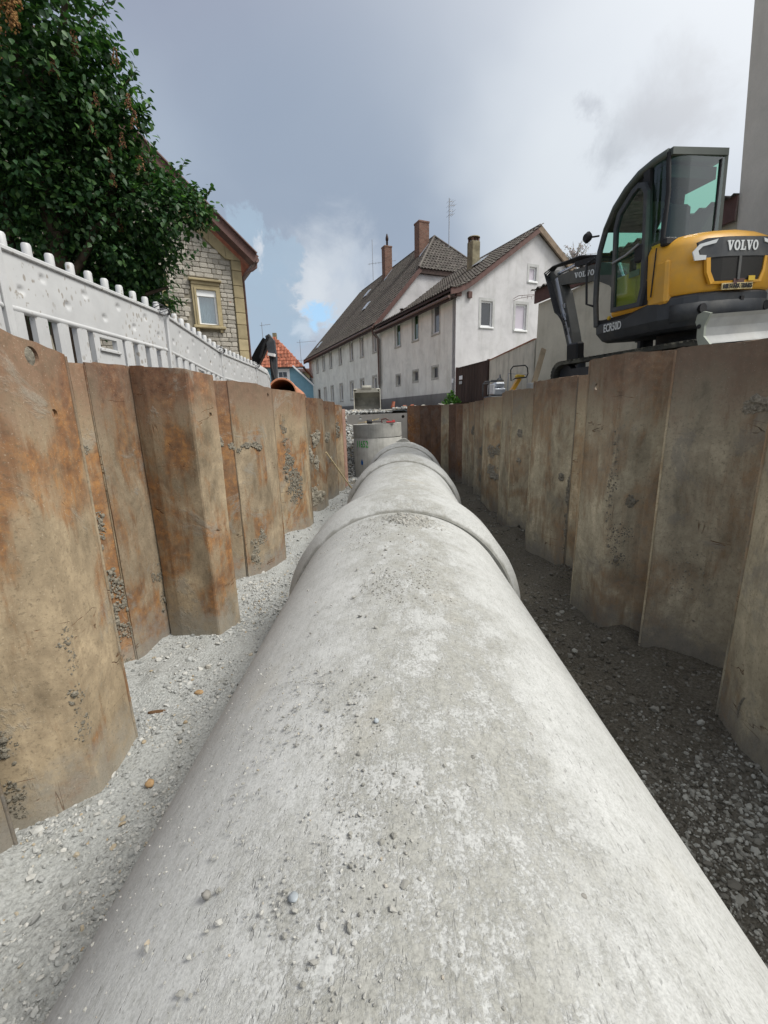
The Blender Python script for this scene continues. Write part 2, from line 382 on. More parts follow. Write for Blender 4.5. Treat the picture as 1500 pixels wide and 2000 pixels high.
    def mesh(s, name, mats):
        me = bpy.data.meshes.new(name); me.from_pydata(s.v, [], s.f)
        me.polygons.foreach_set('use_smooth', s.sm)
        for m_ in (mats if isinstance(mats, (list, tuple)) else [mats]): me.materials.append(m_)
        if any(s.mi): me.polygons.foreach_set('material_index', s.mi)
        bm = bmesh.new(); bm.from_mesh(me); bmesh.ops.recalc_face_normals(bm, faces=bm.faces); bm.to_mesh(me); bm.free()
        me.update(); return me
    def build(s, name, mats, parent=None, loc=(0, 0, 0), rot=(0, 0, 0)):
        return link(name, s.mesh(name, mats), parent, loc, rot)
def link(name, me, parent=None, loc=(0, 0, 0), rot=(0, 0, 0)):
    o = bpy.data.objects.new(name, me); col.objects.link(o)
    o.location = loc; o.rotation_euler = rot
    if parent: o.parent = parent
    return o
def tag(o, label=None, cat=None, group=None, kind=None):
    if label: o['label'] = label
    if cat: o['category'] = cat
    if group: o['group'] = group
    if kind: o['kind'] = kind
    return o
def thing(name, label, cat, loc=(0, 0, 0), rz=0., group=None, rot=None):
    o = bpy.data.objects.new(name, None); col.objects.link(o); o.empty_display_size = .2
    o.location = loc; o.rotation_euler = rot or (0, 0, rz); return tag(o, label, cat, group)
def struct(name, me, mats=None):
    o = me if isinstance(me, bpy.types.Object) else link(name, me); o['kind'] = 'structure'; return o
XY = lambda a, b, d: (a, d, b)          # upright plane facing -Y, depth along Y
YZ = lambda a, b, d: (d, a, b)          # upright plane facing -X
def rect(a0, a1, b0, b1): return [(a0, b0), (a1, b0), (a1, b1), (a0, b1)]
def ico(sub):
    bm = bmesh.new(); bmesh.ops.create_icosphere(bm, subdivisions=sub, radius=1)
    v = np.array([x.co[:] for x in bm.verts]); f = np.array([[q.index for q in p.verts] for p in bm.faces]); bm.free(); return v, f
IV, IF = ico(1); IV2, IF2 = ico(2)
def rotm(n):
    q = nrs.normal(size=(n, 4)); q /= np.linalg.norm(q, axis=1)[:, None]
    w, x, y, z = q.T
    return np.stack([1-2*(y*y+z*z), 2*(x*y-z*w), 2*(x*z+y*w), 2*(x*y+z*w), 1-2*(x*x+z*z), 2*(y*z-x*w), 2*(x*z-y*w), 2*(y*z+x*w), 1-2*(x*x+y*y)], 1).reshape(n, 3, 3)
def stones_mesh(name, P, S, mat, flat=.6, smooth=False, tone=None, jit=.28):
    """many small irregular stones as one mesh: centres P (n,3), radii S (n,)"""
    n = len(P); k = len(IV)
    base = [IV*(1+nrs.uniform(-jit, jit, (k, 1))) for _ in range(12)]
    V = np.empty((n, k, 3)); pick = nrs.randint(0, 12, n)
    Rm = rotm(n)
    for i in range(12):
        m_ = pick == i
        if m_.any():
            a = base[i][None]*np.stack([nrs.uniform(.7, 1.25, m_.sum()), nrs.uniform(.7, 1.1, m_.sum()), nrs.uniform(.45, .8, m_.sum())], 1)[:, None, :]
            V[m_] = np.einsum('nij,nkj->nki', Rm[m_], a)
    V[:, :, 2] *= flat + .25
    V = V*S[:, None, None] + P[:, None, :]
    F = (IF[None]+np.arange(n)[:, None, None]*k).reshape(-1, 3)
    me = bpy.data.meshes.new(name); me.vertices.add(n*k); me.vertices.foreach_set('co', V.reshape(-1))
    nf = len(F); me.loops.add(nf*3); me.polygons.add(nf)
    me.loops.foreach_set('vertex_index', F.reshape(-1).astype(np.int32))
    me.polygons.foreach_set('loop_start', np.arange(0, nf*3, 3, dtype=np.int32))
    if smooth: me.polygons.foreach_set('use_smooth', [True]*nf)
    else: me.polygons.foreach_set('use_smooth', [False]*nf)
    a = me.attributes.new('tone', 'FLOAT', 'POINT'); tn = nrs.uniform(0, 1, n) if tone is None else tone
    a.data.foreach_set('value', np.repeat(tn, k))
    me.materials.append(mat); me.update(calc_edges=True); me.validate(); return me
# value noise (numpy)
def vnoise(x, y, seed=0, oct=4, f=1., gain=.5):
    out = np.zeros(np.broadcast(x, y).shape); amp = 1.; tot = 0
    for o in range(oct):
        X = x*f+seed*17.3+o*31.7; Y = y*f+seed*7.1+o*11.9
        xi = np.floor(X).astype(np.int64); yi = np.floor(Y).astype(np.int64); fx = X-xi; fy = Y-yi
        fx = fx*fx*(3-2*fx); fy = fy*fy*(3-2*fy)
        h = lambda a, b: ((np.sin(a*127.1+b*311.7+seed*.37)*43758.5453) % 1.)
        v = (h(xi, yi)*(1-fx)+h(xi+1, yi)*fx)*(1-fy)+(h(xi, yi+1)*(1-fx)+h(xi+1, yi+1)*fx)*fy
        out += amp*v; tot += amp; amp *= gain; f *= 2
    return out/tot-.5
def grid_mesh(name, xs, ys, zf, mat, smooth=True):
    X, Y = np.meshgrid(xs, ys); Z = zf(X, Y); nx, ny = len(xs), len(ys)
    V = np.stack([X, Y, Z], 2).reshape(-1, 3)
    i = np.arange(ny-1)[:, None]*nx+np.arange(nx-1)[None]
    F = np.stack([i, i+1, i+nx+1, i+nx], 2).reshape(-1, 4)
    me = bpy.data.meshes.new(name); me.from_pydata(V.tolist(), [], F.tolist()); me.polygons.foreach_set('use_smooth', [smooth]*len(F))
    me.materials.append(mat); me.update(); return me

# ------------------------------------------------------------------ trench floor
FL = -1.95
PIPE_R, PIPE_Z = .85, -1.58
def pipe_x(y): return .01+.028*max(0., y-1.5)
def floor_z(X, Y):
    z = FL + .10*vnoise(X, Y, 3, 4, 1.3) + .035*vnoise(X, Y, 5, 4, 7.)
    z = z + .05*np.clip(.9-np.abs(np.abs(X)-1.9), 0, 1)*np.maximum(0, vnoise(X, Y, 9, 2, 1.2)+.15)*3      # heaps against the sheets
    z = z - .10*np.clip(1.25-np.abs(X-.03*Y), 0, .4)/.4*(X < 0)
    z = z + .10*np.clip((np.abs(X)-1.40)/.45, 0, 1)*np.clip(.45+2.4*vnoise(X, Y, 13, 3, 2.1), 0, 1.2)*(Y < 11.5)
    # rises to the street beyond the slab, with loose gravel on the left flank
    rise = np.clip((Y-12.6-.6*np.clip(X+1.2, -1, 2))/2.6, 0, 1)
    z = z + rise*2.0 + rise*(1-rise)*1.2*vnoise(X, Y, 21, 4, 1.6)
    z = z + .012*vnoise(X, Y, 6, 2, 30.)
    return z
xs = np.concatenate([np.arange(-2.9, -2.3, .1), np.arange(-2.3, 2.6, .03), np.arange(2.6, 3.1, .1)])
ys = np.concatenate([np.arange(-3, .2, .2), np.arange(.2, 4, .03), np.arange(4, 16.2, .07)])
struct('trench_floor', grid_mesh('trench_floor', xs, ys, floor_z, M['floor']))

def scatter(n, x0, x1, y0, y1, size, seedn, thin=None, lift=.25):
    X = nrs.uniform(x0, x1, n); Y = nrs.uniform(y0, y1, n)
    k = np.ones(n, bool)
    if thin is not None: k = nrs.uniform(0, 1, n) < thin(X, Y)
    X, Y = X[k], Y[k]; S = size[0]*np.exp(nrs.normal(0, size[1], len(X))); S = np.clip(S, size[0]*.4, size[0]*2.6)
    Z = floor_z(X, Y)+S*lift
    return np.stack([X, Y, Z], 1), S
def off_pipe(X, Y): return np.abs(X-.02*Y) > .72
den = lambda X, Y: off_pipe(X, Y)*np.clip(.28+2.8*vnoise(X, Y, 41, 3, 2.2), .04, 1.)
A = [scatter(24000, -2.3, -.6, .3, 2.6, (.0065, .45), 1, den), scatter(14000, -2.3, -.6, 2.6, 6, (.009, .45), 1, den), scatter(9000, -2.3, -.6, 6, 12.5, (.014, .4), 1, den),
     scatter(420, -2.2, -.6, .4, 5, (.016, .3), 1, off_pipe)]
P = np.concatenate([a[0] for a in A]); S = np.concatenate([a[1] for a in A])
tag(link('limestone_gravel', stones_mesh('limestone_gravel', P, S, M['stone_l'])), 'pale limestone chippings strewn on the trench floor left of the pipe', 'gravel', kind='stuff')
denr = lambda X, Y: off_pipe(X, Y)*np.clip(.10+np.clip(2.6-Y, 0, 1)*.75+2.0*vnoise(X, Y, 47, 3, 2.), .03, 1.)
A = [scatter(24000, .6, 2.5, .3, 2.6, (.0072, .45), 1, denr), scatter(9000, .6, 2.5, 2.6, 6, (.0095, .45), 1, denr), scatter(4500, .6, 2.5, 6, 12, (.014, .4), 1, denr),
     scatter(900, .7, 2.2, .4, 4.2, (.0135, .35), 1, off_pipe)]
P = np.concatenate([a[0] for a in A]); S = np.concatenate([a[1] for a in A])
tn = nrs.uniform(0, 1, len(P)); tn = np.clip(tn*(.55+.75*np.clip(2.5-P[:, 1], 0, 1))+.35*(nrs.uniform(0, 1, len(P)) > .92), 0, .98)
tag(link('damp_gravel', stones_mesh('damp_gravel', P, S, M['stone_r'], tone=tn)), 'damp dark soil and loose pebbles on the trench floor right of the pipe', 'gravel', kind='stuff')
# rubble slope left of the manhole
P, S = scatter(5200, -2.2, -.9, 11.6, 15.6, (.030, .5), 1)
k = P[:, 1] > 12.2
tag(link('rubble_slope', stones_mesh('rubble_slope', P[k], S[k], M['stone_l'])), 'rubble and chippings on the slope left of the manhole', 'rubble', kind='stuff')
# a few single finds on the left floor
def chunk(name, p, s, mat, label, cat, squash=(1, 1, 1), seed=0, group=None):
    q = np.random.RandomState(seed); v = IV2*(1+q.uniform(-.16, .16, (len(IV2), 1)))*np.array(squash)*s
    m_ = MB(); m_.add(v, IF2.tolist(), True); o = m_.build(name, mat, None, p, (q.uniform(-.4, .4), q.uniform(-.4, .4), q.uniform(0, 6)))
    return tag(o, label, cat, group)
M['ochre'] = simple('ochre_sandstone', (.36, .24, .13), .9, .15, var=.3, scale=20)
M['brown_wood'] = simple('wet_bark', (.13, .075, .04), .9, .15, var=.4, scale=30, stretch=(.2, 1, 1))
M['blue_stone'] = simple('blue_grey_slate', (.33, .36, .38), .8, .25, var=.2, scale=25)
M['grey_stone'] = simple('grey_pebble', (.25, .24, .22), .85, .25, var=.25, scale=25)
chunk('stone', (-1.43, 2.62, FL+.02), .030, M['ochre'], 'orange brown stone lying on the pale gravel between sheets and pipe', 'stone', (1.2, 1, .6), 1)
chunk('bark_piece', (-1.62, 2.42, FL+.02), .036, M['brown_wood'], 'dark brown sliver of bark lying on the pale gravel', 'bark', (2.0, .55, .4), 2)
chunk('stone', (-1.36, 1.86, FL+.02), .022, M['ochre'], 'small ochre stone near the foot of the nearest left sheet', 'stone', (1.2, 1, .6), 3)
chunk('rusty_flake', (-.93, 1.17, FL+.10), .05, M['brown_wood'], 'reddish brown flake wedged against the left flank of the pipe', 'flake', (.5, 1.5, .5), 4)

# ------------------------------------------------------------------ concrete pipes
def pipe_piece(y0, y1, label, ang, drop=0.):
    """one socket pipe lying with its wide socket end towards the viewer (y0)"""
    Rb = .955; L = y1-y0
    n = 128; cxp = pipe_x(y0)
    rows = [(PIPE_R-.03, 0.03), (PIPE_R+.03, 0.), (PIPE_R+.045, .01), (Rb-.012, .10), (Rb, .12), (Rb, .35), (Rb, .62), (Rb-.012, .64), (PIPE_R+.012, .67), (PIPE_R, .70)]
    if y0 < 1: rows = [(PIPE_R-.03, 0.02), (PIPE_R, 0)]
    steps = 10
    rows += [(PIPE_R, rows[-1][1]+(L-.02-rows[-1][1])*i/steps) for i in range(1, steps+1)]
    m_ = MB(); m_.lathe(rows, n, (0, 0, 0), 'Y', caps=False)
    e = len(m_.v)
    m_.lathe([(PIPE_R-.03, .02), (PIPE_R-.14, .02), (PIPE_R-.14, L-.02), (PIPE_R, L-.02)], n, (0, 0, 0), 'Y', caps=False)
    o = m_.build('concrete_pipe', M['pipe'], None, (cxp, y0, PIPE_Z-drop), (0, 0, -ang))
    for p in o.data.polygons: p.use_smooth = True
    o.data.set_sharp_from_angle(angle=R(28))
    return tag(o, label, 'concrete pipe', 'concrete sewer pipes laid end to end')
PJ = [-2.0, 3.06, 6.62, 9.85, 12.35]
pipe_piece(PJ[0]+.0, PJ[1]+.08, 'dusty grey concrete pipe barrel filling the foreground, nearest to the viewer', .006)
pipe_piece(PJ[1], PJ[2]+.08, 'second concrete pipe from the front, its wide collar around the near pipe', .028, .03)
pipe_piece(PJ[2], PJ[3]+.08, 'third concrete pipe from the front, between the wide collar and the last small pipe', .028, .06)
pipe_piece(PJ[3], PJ[4], 'farthest concrete pipe, ending beside the round manhole', .028, .09)
tag(MB().prism([(-.19, 0), (.2, 0), (.1, .075), (.02, .09), (-.06, .07)], XY, 0, .25).build('mortar_heap', M['cast'], None, (.28, 11.75, -.80)), 'small pale mortar heap on top of the farthest pipe beside the manhole', 'mortar')

# grit and crumbs lying on the crown of the near pipes
def on_pipe(n, y0, y1, size, xc, xw, thin):
    Y = nrs.uniform(y0, y1, n); X = nrs.normal(xc, xw, n); k = np.abs(X) < .62; Y, X = Y[k], X[k]
    k = nrs.uniform(0, 1, len(X)) < thin(X, Y); X, Y = X[k], Y[k]
    S = np.clip(size[0]*np.exp(nrs.normal(0, size[1], len(X))), size[0]*.4, size[0]*3)
    rad = PIPE_R+S*.2; c0 = .01
    return np.stack([X+c0, Y, PIPE_Z+np.sqrt(rad**2-X**2)], 1), S
th = lambda X, Y: np.clip(.18+3.2*vnoise(X*1.6, Y, 77, 4, 2.4), .0, 1)
streak = lambda X, Y: np.clip(1.15-np.abs(X-(.17+.42*np.clip(1.75-Y, 0, 2)))*8, 0, 1)*np.clip((Y-.95)*5, 0, 1)*np.clip(.5+2.5*vnoise(X*3, Y*2, 5, 3, 2.), .1, 1)
A = [on_pipe(15000, .25, 3.0, (.0019, .45), -.02, .26, th), on_pipe(1500, .35, 3.0, (.0030, .35), .02, .26, th),
     on_pipe(9000, 2.62, 3.04, (.0052, .55), .20, .13, lambda X, Y: np.clip(1.3-np.hypot((X-.18)/.24, (Y-2.86)/.17), 0, 1)),
     on_pipe(42000, .95, 3.0, (.0027, .6), .25, .15, streak), on_pipe(90, .4, 2.9, (.0062, .25), .02, .26, lambda X, Y: X*0+1)]
P = np.concatenate([a[0] for a in A]); S = np.concatenate([a[1] for a in A])
M['grit'] = gravel_mat('pipe_grit', [(0., (.23, .225, .205)), (.5, (.33, .325, .30)), (.95, (.43, .425, .40)), (1., (.36, .31, .24))])
tag(link('grit', stones_mesh('grit', P, S, M['grit'], flat=.5)), 'grit and crumbs scattered along the top of the nearest pipe', 'grit', kind='stuff')
def pipe_pt(x, y, lift=0.): return (x+.01, y, PIPE_Z+math.sqrt(PIPE_R**2-x*x)+lift)
chunk('pebble', pipe_pt(-.184, .507, .002), .0085, M['blue_stone'], 'flat blue grey pebble on the near pipe, right one of the two lower left', 'pebble', (1.3, .9, .45), 12)
chunk('pebble', pipe_pt(-.348, .547, .003), .0075, M['grey_stone'], 'rounded grey pebble on the near pipe, left of the flat blue one', 'pebble', (1, 1, .8), 13)
chunk('pebble', pipe_pt(-.064, .877, .003), .0065, M['blue_stone'], 'pale round pebble near the middle line of the near pipe', 'pebble', (1, 1, .7), 14)
chunk('pebble', pipe_pt(.285, .529, .003), .006, M['grey_stone'], 'small grey pebble on the near pipe, lower right', 'pebble', (1, 1, .6), 15)
chunk('pebble', pipe_pt(.316, .895, .003), .007, M['grey_stone'], 'dark grey pebble on the right shoulder of the near pipe', 'pebble', (1.1, .9, .7), 16)

chunk('earth_clod', (-1.92, 2.30, .29), .12, M['mud'], 'clod of brown earth showing through the large hole of the nearest sheet', 'earth clod', (.8, .9, .85), 21)
PPc, SSc = [], []
for _ in range(260):
    a, b = rnd.gauss(0, .34), rnd.gauss(0, .34)
    x_, y_ = .522+.022*a+.010*b, 1.092+.045*b
    PPc.append(pipe_pt(x_-.01, y_, .001)); SSc.append(.0022*math.exp(rnd.gauss(0, .4)))
tag(link('crumb_patch', stones_mesh('crumb_patch', np.array(PPc), np.array(SSc), M['mud'], flat=.5)), 'small patch of dark crumbs on the right shoulder of the near pipe', 'crumbs', kind='stuff')
# ------------------------------------------------------------------ trench sheets
def bool_hole(o, centre, direction, r_):
    d = Vector(direction).normalized(); c = Vector(centre)
    bm = bmesh.new(); bmesh.ops.create_cone(bm, cap_ends=True, segments=22, radius1=r_, radius2=r_, depth=.30)
    bmesh.ops.transform(bm, matrix=Matrix.Translation(c) @ d.to_track_quat('Z', 'Y').to_matrix().to_4x4(), verts=bm.verts)
    cm = bpy.data.meshes.new('cutter'); bm.to_mesh(cm); bm.free(); cm.materials.append(o.data.materials[0]); co = link('cutter', cm, None, o.location); bpy.context.view_layer.update()
    md = o.modifiers.new('b', 'BOOLEAN'); md.object = co; md.operation = 'DIFFERENCE'; md.solver = 'EXACT'
    dg = bpy.context.evaluated_depsgraph_get(); ne = bpy.data.meshes.new_from_object(o.evaluated_get(dg))
    o.modifiers.clear(); old = o.data; o.data = ne; bpy.data.objects.remove(co)
SB = -2.35
SHEETS = {}
def sheet(pts, ztop, label, side, mat, holes=(), lean=0., th_=.016, seed=0, group=None):
    """a pressed steel trench sheet: plan outline pts, standing from SB up to ztop (or a list of tops)"""
    q = np.random.RandomState(seed+100)
    cx = sum(p[0] for p in pts)/len(pts); cy = sum(p[1] for p in pts)/len(pts)
    # rounded bends
    pl_ = [Vector((pts[0][0], pts[0][1], 0))]
    for i in range(1, len(pts)-1):
        a, b, c = [Vector((p[0], p[1], 0)) for p in pts[i-1:i+2]]; r_ = .006
        pl_ += [b+(a-b).normalized()*r_, b+((a-b).normalized()+(c-b).normalized())*r_*.28, b+(c-b).normalized()*r_]
    pl_.append(Vector((pts[-1][0], pts[-1][1], 0)))
    out = [pl_[0]]
    for a, b in zip(pl_, pl_[1:]):
        k = max(1, int((b-a).length/.06)); out += [a.lerp(b, i/k) for i in range(1, k+1)]
    n = len(out); nrm = []
    for i in range(n):
        d = (out[min(i+1, n-1)]-out[max(i-1, 0)]).normalized(); nn = Vector((d.y, -d.x, 0))
        if nn.x*side < 0 and abs(nn.x) > .02: nn = -nn
        nrm.append(nn)
    # keep the normal direction continuous
    for i in range(1, n):
        if nrm[i].dot(nrm[i-1]) < 0: nrm[i] = -nrm[i]
    zt = ztop if hasattr(ztop, '__len__') else [ztop, ztop]
    nz = 22; vs = []
    for face in (0, 1):
        for j in range(nz+1):
            for i in range(n):
                u = i/(n-1); top = zt[0]+(zt[1]-zt[0])*u + (q.uniform(-.006, .006) if j == nz and face == 0 else 0)
                z = SB+(top-SB)*j/nz
                w = .010*mnoise.noise(Vector((out[i].y*1.3+seed, z*.9, seed*3.1)))+.004*mnoise.noise(Vector((out[i].y*6, z*5, seed)))
                p = out[i]+nrm[i]*(w-face*th_)
                vs.append((p.x-cx+lean*(z-FL), p.y-cy, z-SB))
    o_ = (nz+1)*n; fs = []; idx = lambda f, j, i: f*o_+j*n+i
    for j in range(nz):
        for i in range(n-1):
            fs += [(idx(0,j,i), idx(0,j,i+1), idx(0,j+1,i+1), idx(0,j+1,i)), (idx(1,j,i), idx(1,j+1,i), idx(1,j+1,i+1), idx(1,j,i+1))]
        for i in (0, n-1): fs.append((idx(0,j,i), idx(0,j+1,i), idx(1,j+1,i), idx(1,j,i)))
    for i in range(n-1):
        for j in (0, nz): fs.append((idx(0,j,i), idx(0,j,i+1), idx(1,j,i+1), idx(1,j,i)))
    m_ = MB(); m_.add(vs, fs, True); o = m_.build('sheet_pile', mat, None, (cx, cy, SB))
    for h in holes: bool_hole(o, (h[0]-cx, h[1]-cy, h[2]-SB), (1, .15, 0), h[3])
    bpy.context.view_layer.update()
    me = o.data
    e_ = out[-1]; ztp = zt[1]
    MB().tube([(e_.x-cx+lean*(z-FL)+.010*mnoise.noise(Vector((e_.y*1.3+seed, z*.9, seed*3.1)))*nrm[-1].x, e_.y-cy, z-SB) for z in [SB+(ztp-.012-SB)*k/14 for k in range(15)]], .0085, 6).build('edge_bead', mat, o)
    me.set_sharp_from_angle(angle=R(9)); SHEETS[o.name] = (out, nrm)
    return tag(o, label, 'sheet pile', group or ('sheet piles of the left trench wall' if side > 0 else 'sheet piles of the right trench wall'))
def mud(o, spots, seed=0):
    """dried mud and stones sticking to a sheet; spots: (x, y, z, spread_y, spread_z, n, size)"""
    q = np.random.RandomState(seed); m_ = MB(); out, nrm = SHEETS[o.name]
    cum = [0.]
    for a, b in zip(out, out[1:]): cum.append(cum[-1]+(b-a).length)
    def on(s_):
        s_ = min(max(s_, 0.), cum[-1]-1e-4)
        for i in range(len(out)-1):
            if s_ <= cum[i+1]: return out[i].lerp(out[i+1], (s_-cum[i])/max(1e-6, cum[i+1]-cum[i])), nrm[i]
        return out[-1], nrm[-1]
    for (x, y, z, sy, sz, n, s_) in spots:
        k = min(range(len(out)), key=lambda i: (out[i]-Vector((x, y, 0))).length); s0 = cum[k]; sy = max(sy*1.25, .045); sz = max(sz, .03)
        n = int(n*11); s_ *= .38
        for _ in range(n):
            a, b = q.uniform(-1, 1), q.uniform(-1, 1)
            w = mnoise.noise(Vector((s0*3+a*sy*9, (z+b*sz)*9, seed)))+.35*mnoise.noise(Vector((a*sy*30, b*sz*30, seed+3)))
            if a*a+b*b > .55+w*1.3: continue
            p, nn = on(s0+a*sy*1.3); s = s_*math.exp(q.normal(0, .5))*(1.25-.6*(a*a+b*b)); p = p+nn*(.05*s+q.uniform(0, .35)*s)
            v = IV*(1+q.uniform(-.32, .32, (len(IV), 1)))*s; na = np.array(nn[:]); v = v-np.outer(v @ na, na)*.55
            m_.add(v+np.array([p.x-o.location.x, p.y-o.location.y, z+b*sz*1.2-o.location.z]), IF.tolist(), False)
    c = m_.build('caked_mud', M['mud'], o); c['kind'] = 'stuff'; return c
ML, MR = M['sheet_l'], M['sheet_r']
L0 = sheet([(-2.15, .55), (-1.98, .95), (-1.80, 1.12), (-1.78, 1.50)], .45, 'left sheet pile cut off by the left picture edge, rusty, nearest to the viewer', 1, ML, seed=1)
L1 = sheet([(-2.0, 1.50), (-1.77, 1.64), (-1.59, 1.80), (-1.625, 2.18)], [.45, .325], 'tallest looking left sheet pile with one large and one small round hole', 1, ML,
           [(-1.62, 1.945, .285, .042), (-1.62, 2.02, .035, .022)], seed=2)
L2a = sheet([(-2.38, 2.60), (-2.135, 3.035)], [.38, .385], 'left sheet pile just behind the tallest one, dark crumbling soil caked on its foot', 1, ML, seed=15)
L2 = sheet([(-2.122, 3.03), (-2.11, 3.10), (-2.06, 3.52)], [.395, .41], 'left sheet pile with an orange rust face beside a long dark gap', 1, ML, seed=3)
L3 = sheet([(-2.05, 3.45), (-1.93, 3.42), (-1.60, 3.42), (-1.53, 3.70)], [.41, .345], 'left sheet pile facing the viewer, with a small round hole in its pale edge strip', 1, ML, [(-1.565, 3.60, .02, .020)], seed=4)
L4 = sheet([(-2.2, 4.15), (-2.0, 4.60), (-1.80, 4.765)], .385, 'narrow left sheet pile behind the small hole, mud lump on its upper half', 1, ML, seed=5)
L5 = sheet([(-1.79, 4.76), (-1.57, 5.12), (-1.52, 5.50)], [.39, .335], 'left sheet pile with mud lumps and a small hole at its very top', 1, ML, [(-1.535, 5.38, .245, .028)], seed=6)
L6 = sheet([(-2.1, 5.9), (-1.90, 6.36), (-1.82, 6.44)], .37, 'narrow dark left sheet pile below the mouth of the terracotta pipe', 1, ML, seed=7)
L7 = sheet([(-1.79, 6.45), (-1.52, 6.88), (-1.45, 7.25)], [.39, .33], 'left sheet pile below the terracotta pipe with gravelly mud on its lower half', 1, ML, seed=8)
L8 = sheet([(-2.0, 7.55), (-1.72, 8.02), (-1.45, 8.45), (-1.42, 8.85)], [.33, .30], 'left sheet pile where the broom handle begins, with large clods at its foot', 1, ML, [(-1.43, 8.68, .19, .025)], seed=9)
L9 = sheet([(-1.85, 9.1), (-1.44, 9.66), (-1.34, 10.05)], [.31, .27], 'left sheet pile behind the broom handle, third from the far end', 1, ML, seed=10)
L10 = sheet([(-1.62, 10.4), (-1.33, 10.75), (-1.29, 11.05)], [.24, .21], 'second last left sheet pile towards the manhole', 1, ML, seed=11)
M['pink_edge'] = simple('pinkish_steel', (.38, .24, .19), .8, .25, var=.25, scale=6)
L11 = sheet([(-1.45, 11.1), (-1.26, 11.35), (-1.25, 11.42)], .12, 'last left sheet pile, a thin pinkish edge beside the manhole', 1, M['pink_edge'], seed=12)
mud(L1, [(-1.60, 1.80, -1.3, .02, .35, 60, .008), (-1.79, 1.55, -1.6, .03, .3, 60, .010)], 1)
mud(L2, [(-2.08, 3.42, -1.3, .10, .10, 60, .012), (-2.07, 3.49, -.4, .03, .6, 50, .007), (-2.07, 3.45, -1.6, .10, .10, 50, .010)], 2)
mud(L2a, [(-2.24, 2.86, -1.45, .14, .55, 260, .020), (-2.2, 2.93, -.75, .06, .12, 60, .012), (-2.2, 2.93, -.2, .05, .05, 24, .009)], 5)
mud(L3, [(-1.62, 3.405, -.9, .01, .5, 70, .008)], 3)
mud(L4, [(-1.93, 4.60, -.25, .05, .10, 90, .014), (-1.8, 4.72, -.34, .05, .05, 50, .014)], 4)
mud(L5, [(-1.68, 4.93, -.36, .12, .06, 110, .014), (-1.66, 4.98, -1.45, .05, .12, 70, .016), (-1.72, 4.88, -1.7, .06, .2, 80, .018)], 5)
mud(L7, [(-1.66, 6.66, -.9, .10, .35, 190, .020), (-1.60, 6.75, -1.15, .12, .3, 120, .022), (-1.70, 6.6, -.25, .05, .2, 50, .014)], 6)
mud(L8, [(-1.50, 8.36, -.45, .08, .16, 70, .030), (-1.60, 8.2, -.75, .08, .14, 60, .032), (-1.5, 8.35, -.95, .05, .16, 50, .024), (-1.55, 8.25, -1.6, .14, .2, 80, .04)], 7)
mud(L9, [(-1.5, 9.55, -.5, .14, .12, 60, .026), (-1.42, 9.65, -1.0, .05, .06, 18, .035)], 8)
mud(L10, [(-1.4, 10.66, -.4, .1, .2, 50, .026)], 9)

R0 = sheet([(2.35, .6), (2.05, .85), (1.97, 1.15), (1.86, 1.5), (1.92, 2.02), (1.99, 2.30)], [.39, .36], 'right sheet pile at the right picture edge, with an arched scar near its foot', -1, MR, seed=21)
R1 = sheet([(2.62, 2.2), (2.45, 2.55), (2.28, 2.95), (2.03, 3.12), (2.0, 3.16)], [.40, .385], 'wide dark right sheet pile with a crumbling mud patch on its upper half', -1, MR, seed=22)
R2 = sheet([(2.14, 3.24), (2.02, 3.36), (1.79, 3.44), (1.73, 3.88)], [.395, .40], 'broad pale right sheet pile, one small round hole near its top, below the excavator', -1, MR, [(1.735, 3.76, .17, .026)], seed=23)
R3 = sheet([(2.22, 4.35), (2.10, 4.75), (2.04, 4.83)], [.34, .34], 'narrow reddish right sheet pile below the excavator boom foot', -1, MR, seed=24)
R4 = sheet([(2.03, 4.84), (1.93, 5.10), (1.81, 5.60)], [.345, .335], 'right sheet pile left of the narrow reddish one, mud hanging in its groove', -1, MR, seed=25)
R5 = sheet([(2.20, 6.0), (2.05, 6.4), (1.86, 6.75)], [.29, .29], 'right sheet pile with a mossy green streak at its top', -1, MR, seed=26)
R6 = sheet([(1.85, 6.76), (1.80, 7.12)], [.30, .27], 'narrow pale right sheet pile beside the mossy one', -1, MR, seed=27)
R7 = sheet([(2.15, 7.6), (2.0, 7.95), (1.84, 8.2), (1.80, 8.55)], [.24, .23], 'right sheet pile below the two small machines, dark crumbs in its lower half', -1, MR, seed=28)
R8 = sheet([(2.18, 8.9), (2.05, 9.2), (1.9, 9.45), (1.86, 9.75)], [.21, .20], 'reddish right sheet pile with a pale edge, just left of the small machines', -1, MR, seed=29)
far = [([(2.12, 9.95), (1.96, 10.35), (1.88, 10.6)], .19, 'far right sheet pile with a pale near edge, below the weed clump'),
       ([(2.05, 10.75), (1.90, 11.2), (1.86, 11.35)], .17, 'far right sheet pile, second left of the weed clump'),
       ([(2.02, 11.45), (1.80, 11.75), (1.77, 12.0)], .17, 'far right sheet pile with a purplish upper half'),
       ([(1.95, 12.05), (1.70, 12.4), (1.66, 12.6)], .18, 'far right sheet pile, dark red, where the wall starts to turn'),
       ([(1.78, 12.75), (1.56, 13.0), (1.50, 13.2)], .19, 'far right sheet pile with a pale broad face at the bend'),
       ([(1.56, 13.3), (1.34, 13.55), (1.22, 13.7)], .19, 'dark red brown sheet pile at the far end, third from the slab'),
       ([(1.25, 13.8), (1.02, 13.95), (.90, 14.05)], .20, 'dark red brown sheet pile at the far end, second from the slab'),
       ([(.92, 14.12), (.72, 14.2), (.50, 14.24)], .20, 'dark red brown sheet pile at the far end, right beside the slab')]
M['sheet_far'] = steel_mat('dark_red_steel', (.235, .15, .105), .8, .25)
fo = []
for i, (p_, z_, lb) in enumerate(far): fo.append(sheet(p_, z_, lb, -1, MR if i in (0, 1, 4) else M['sheet_far'], seed=40+i))
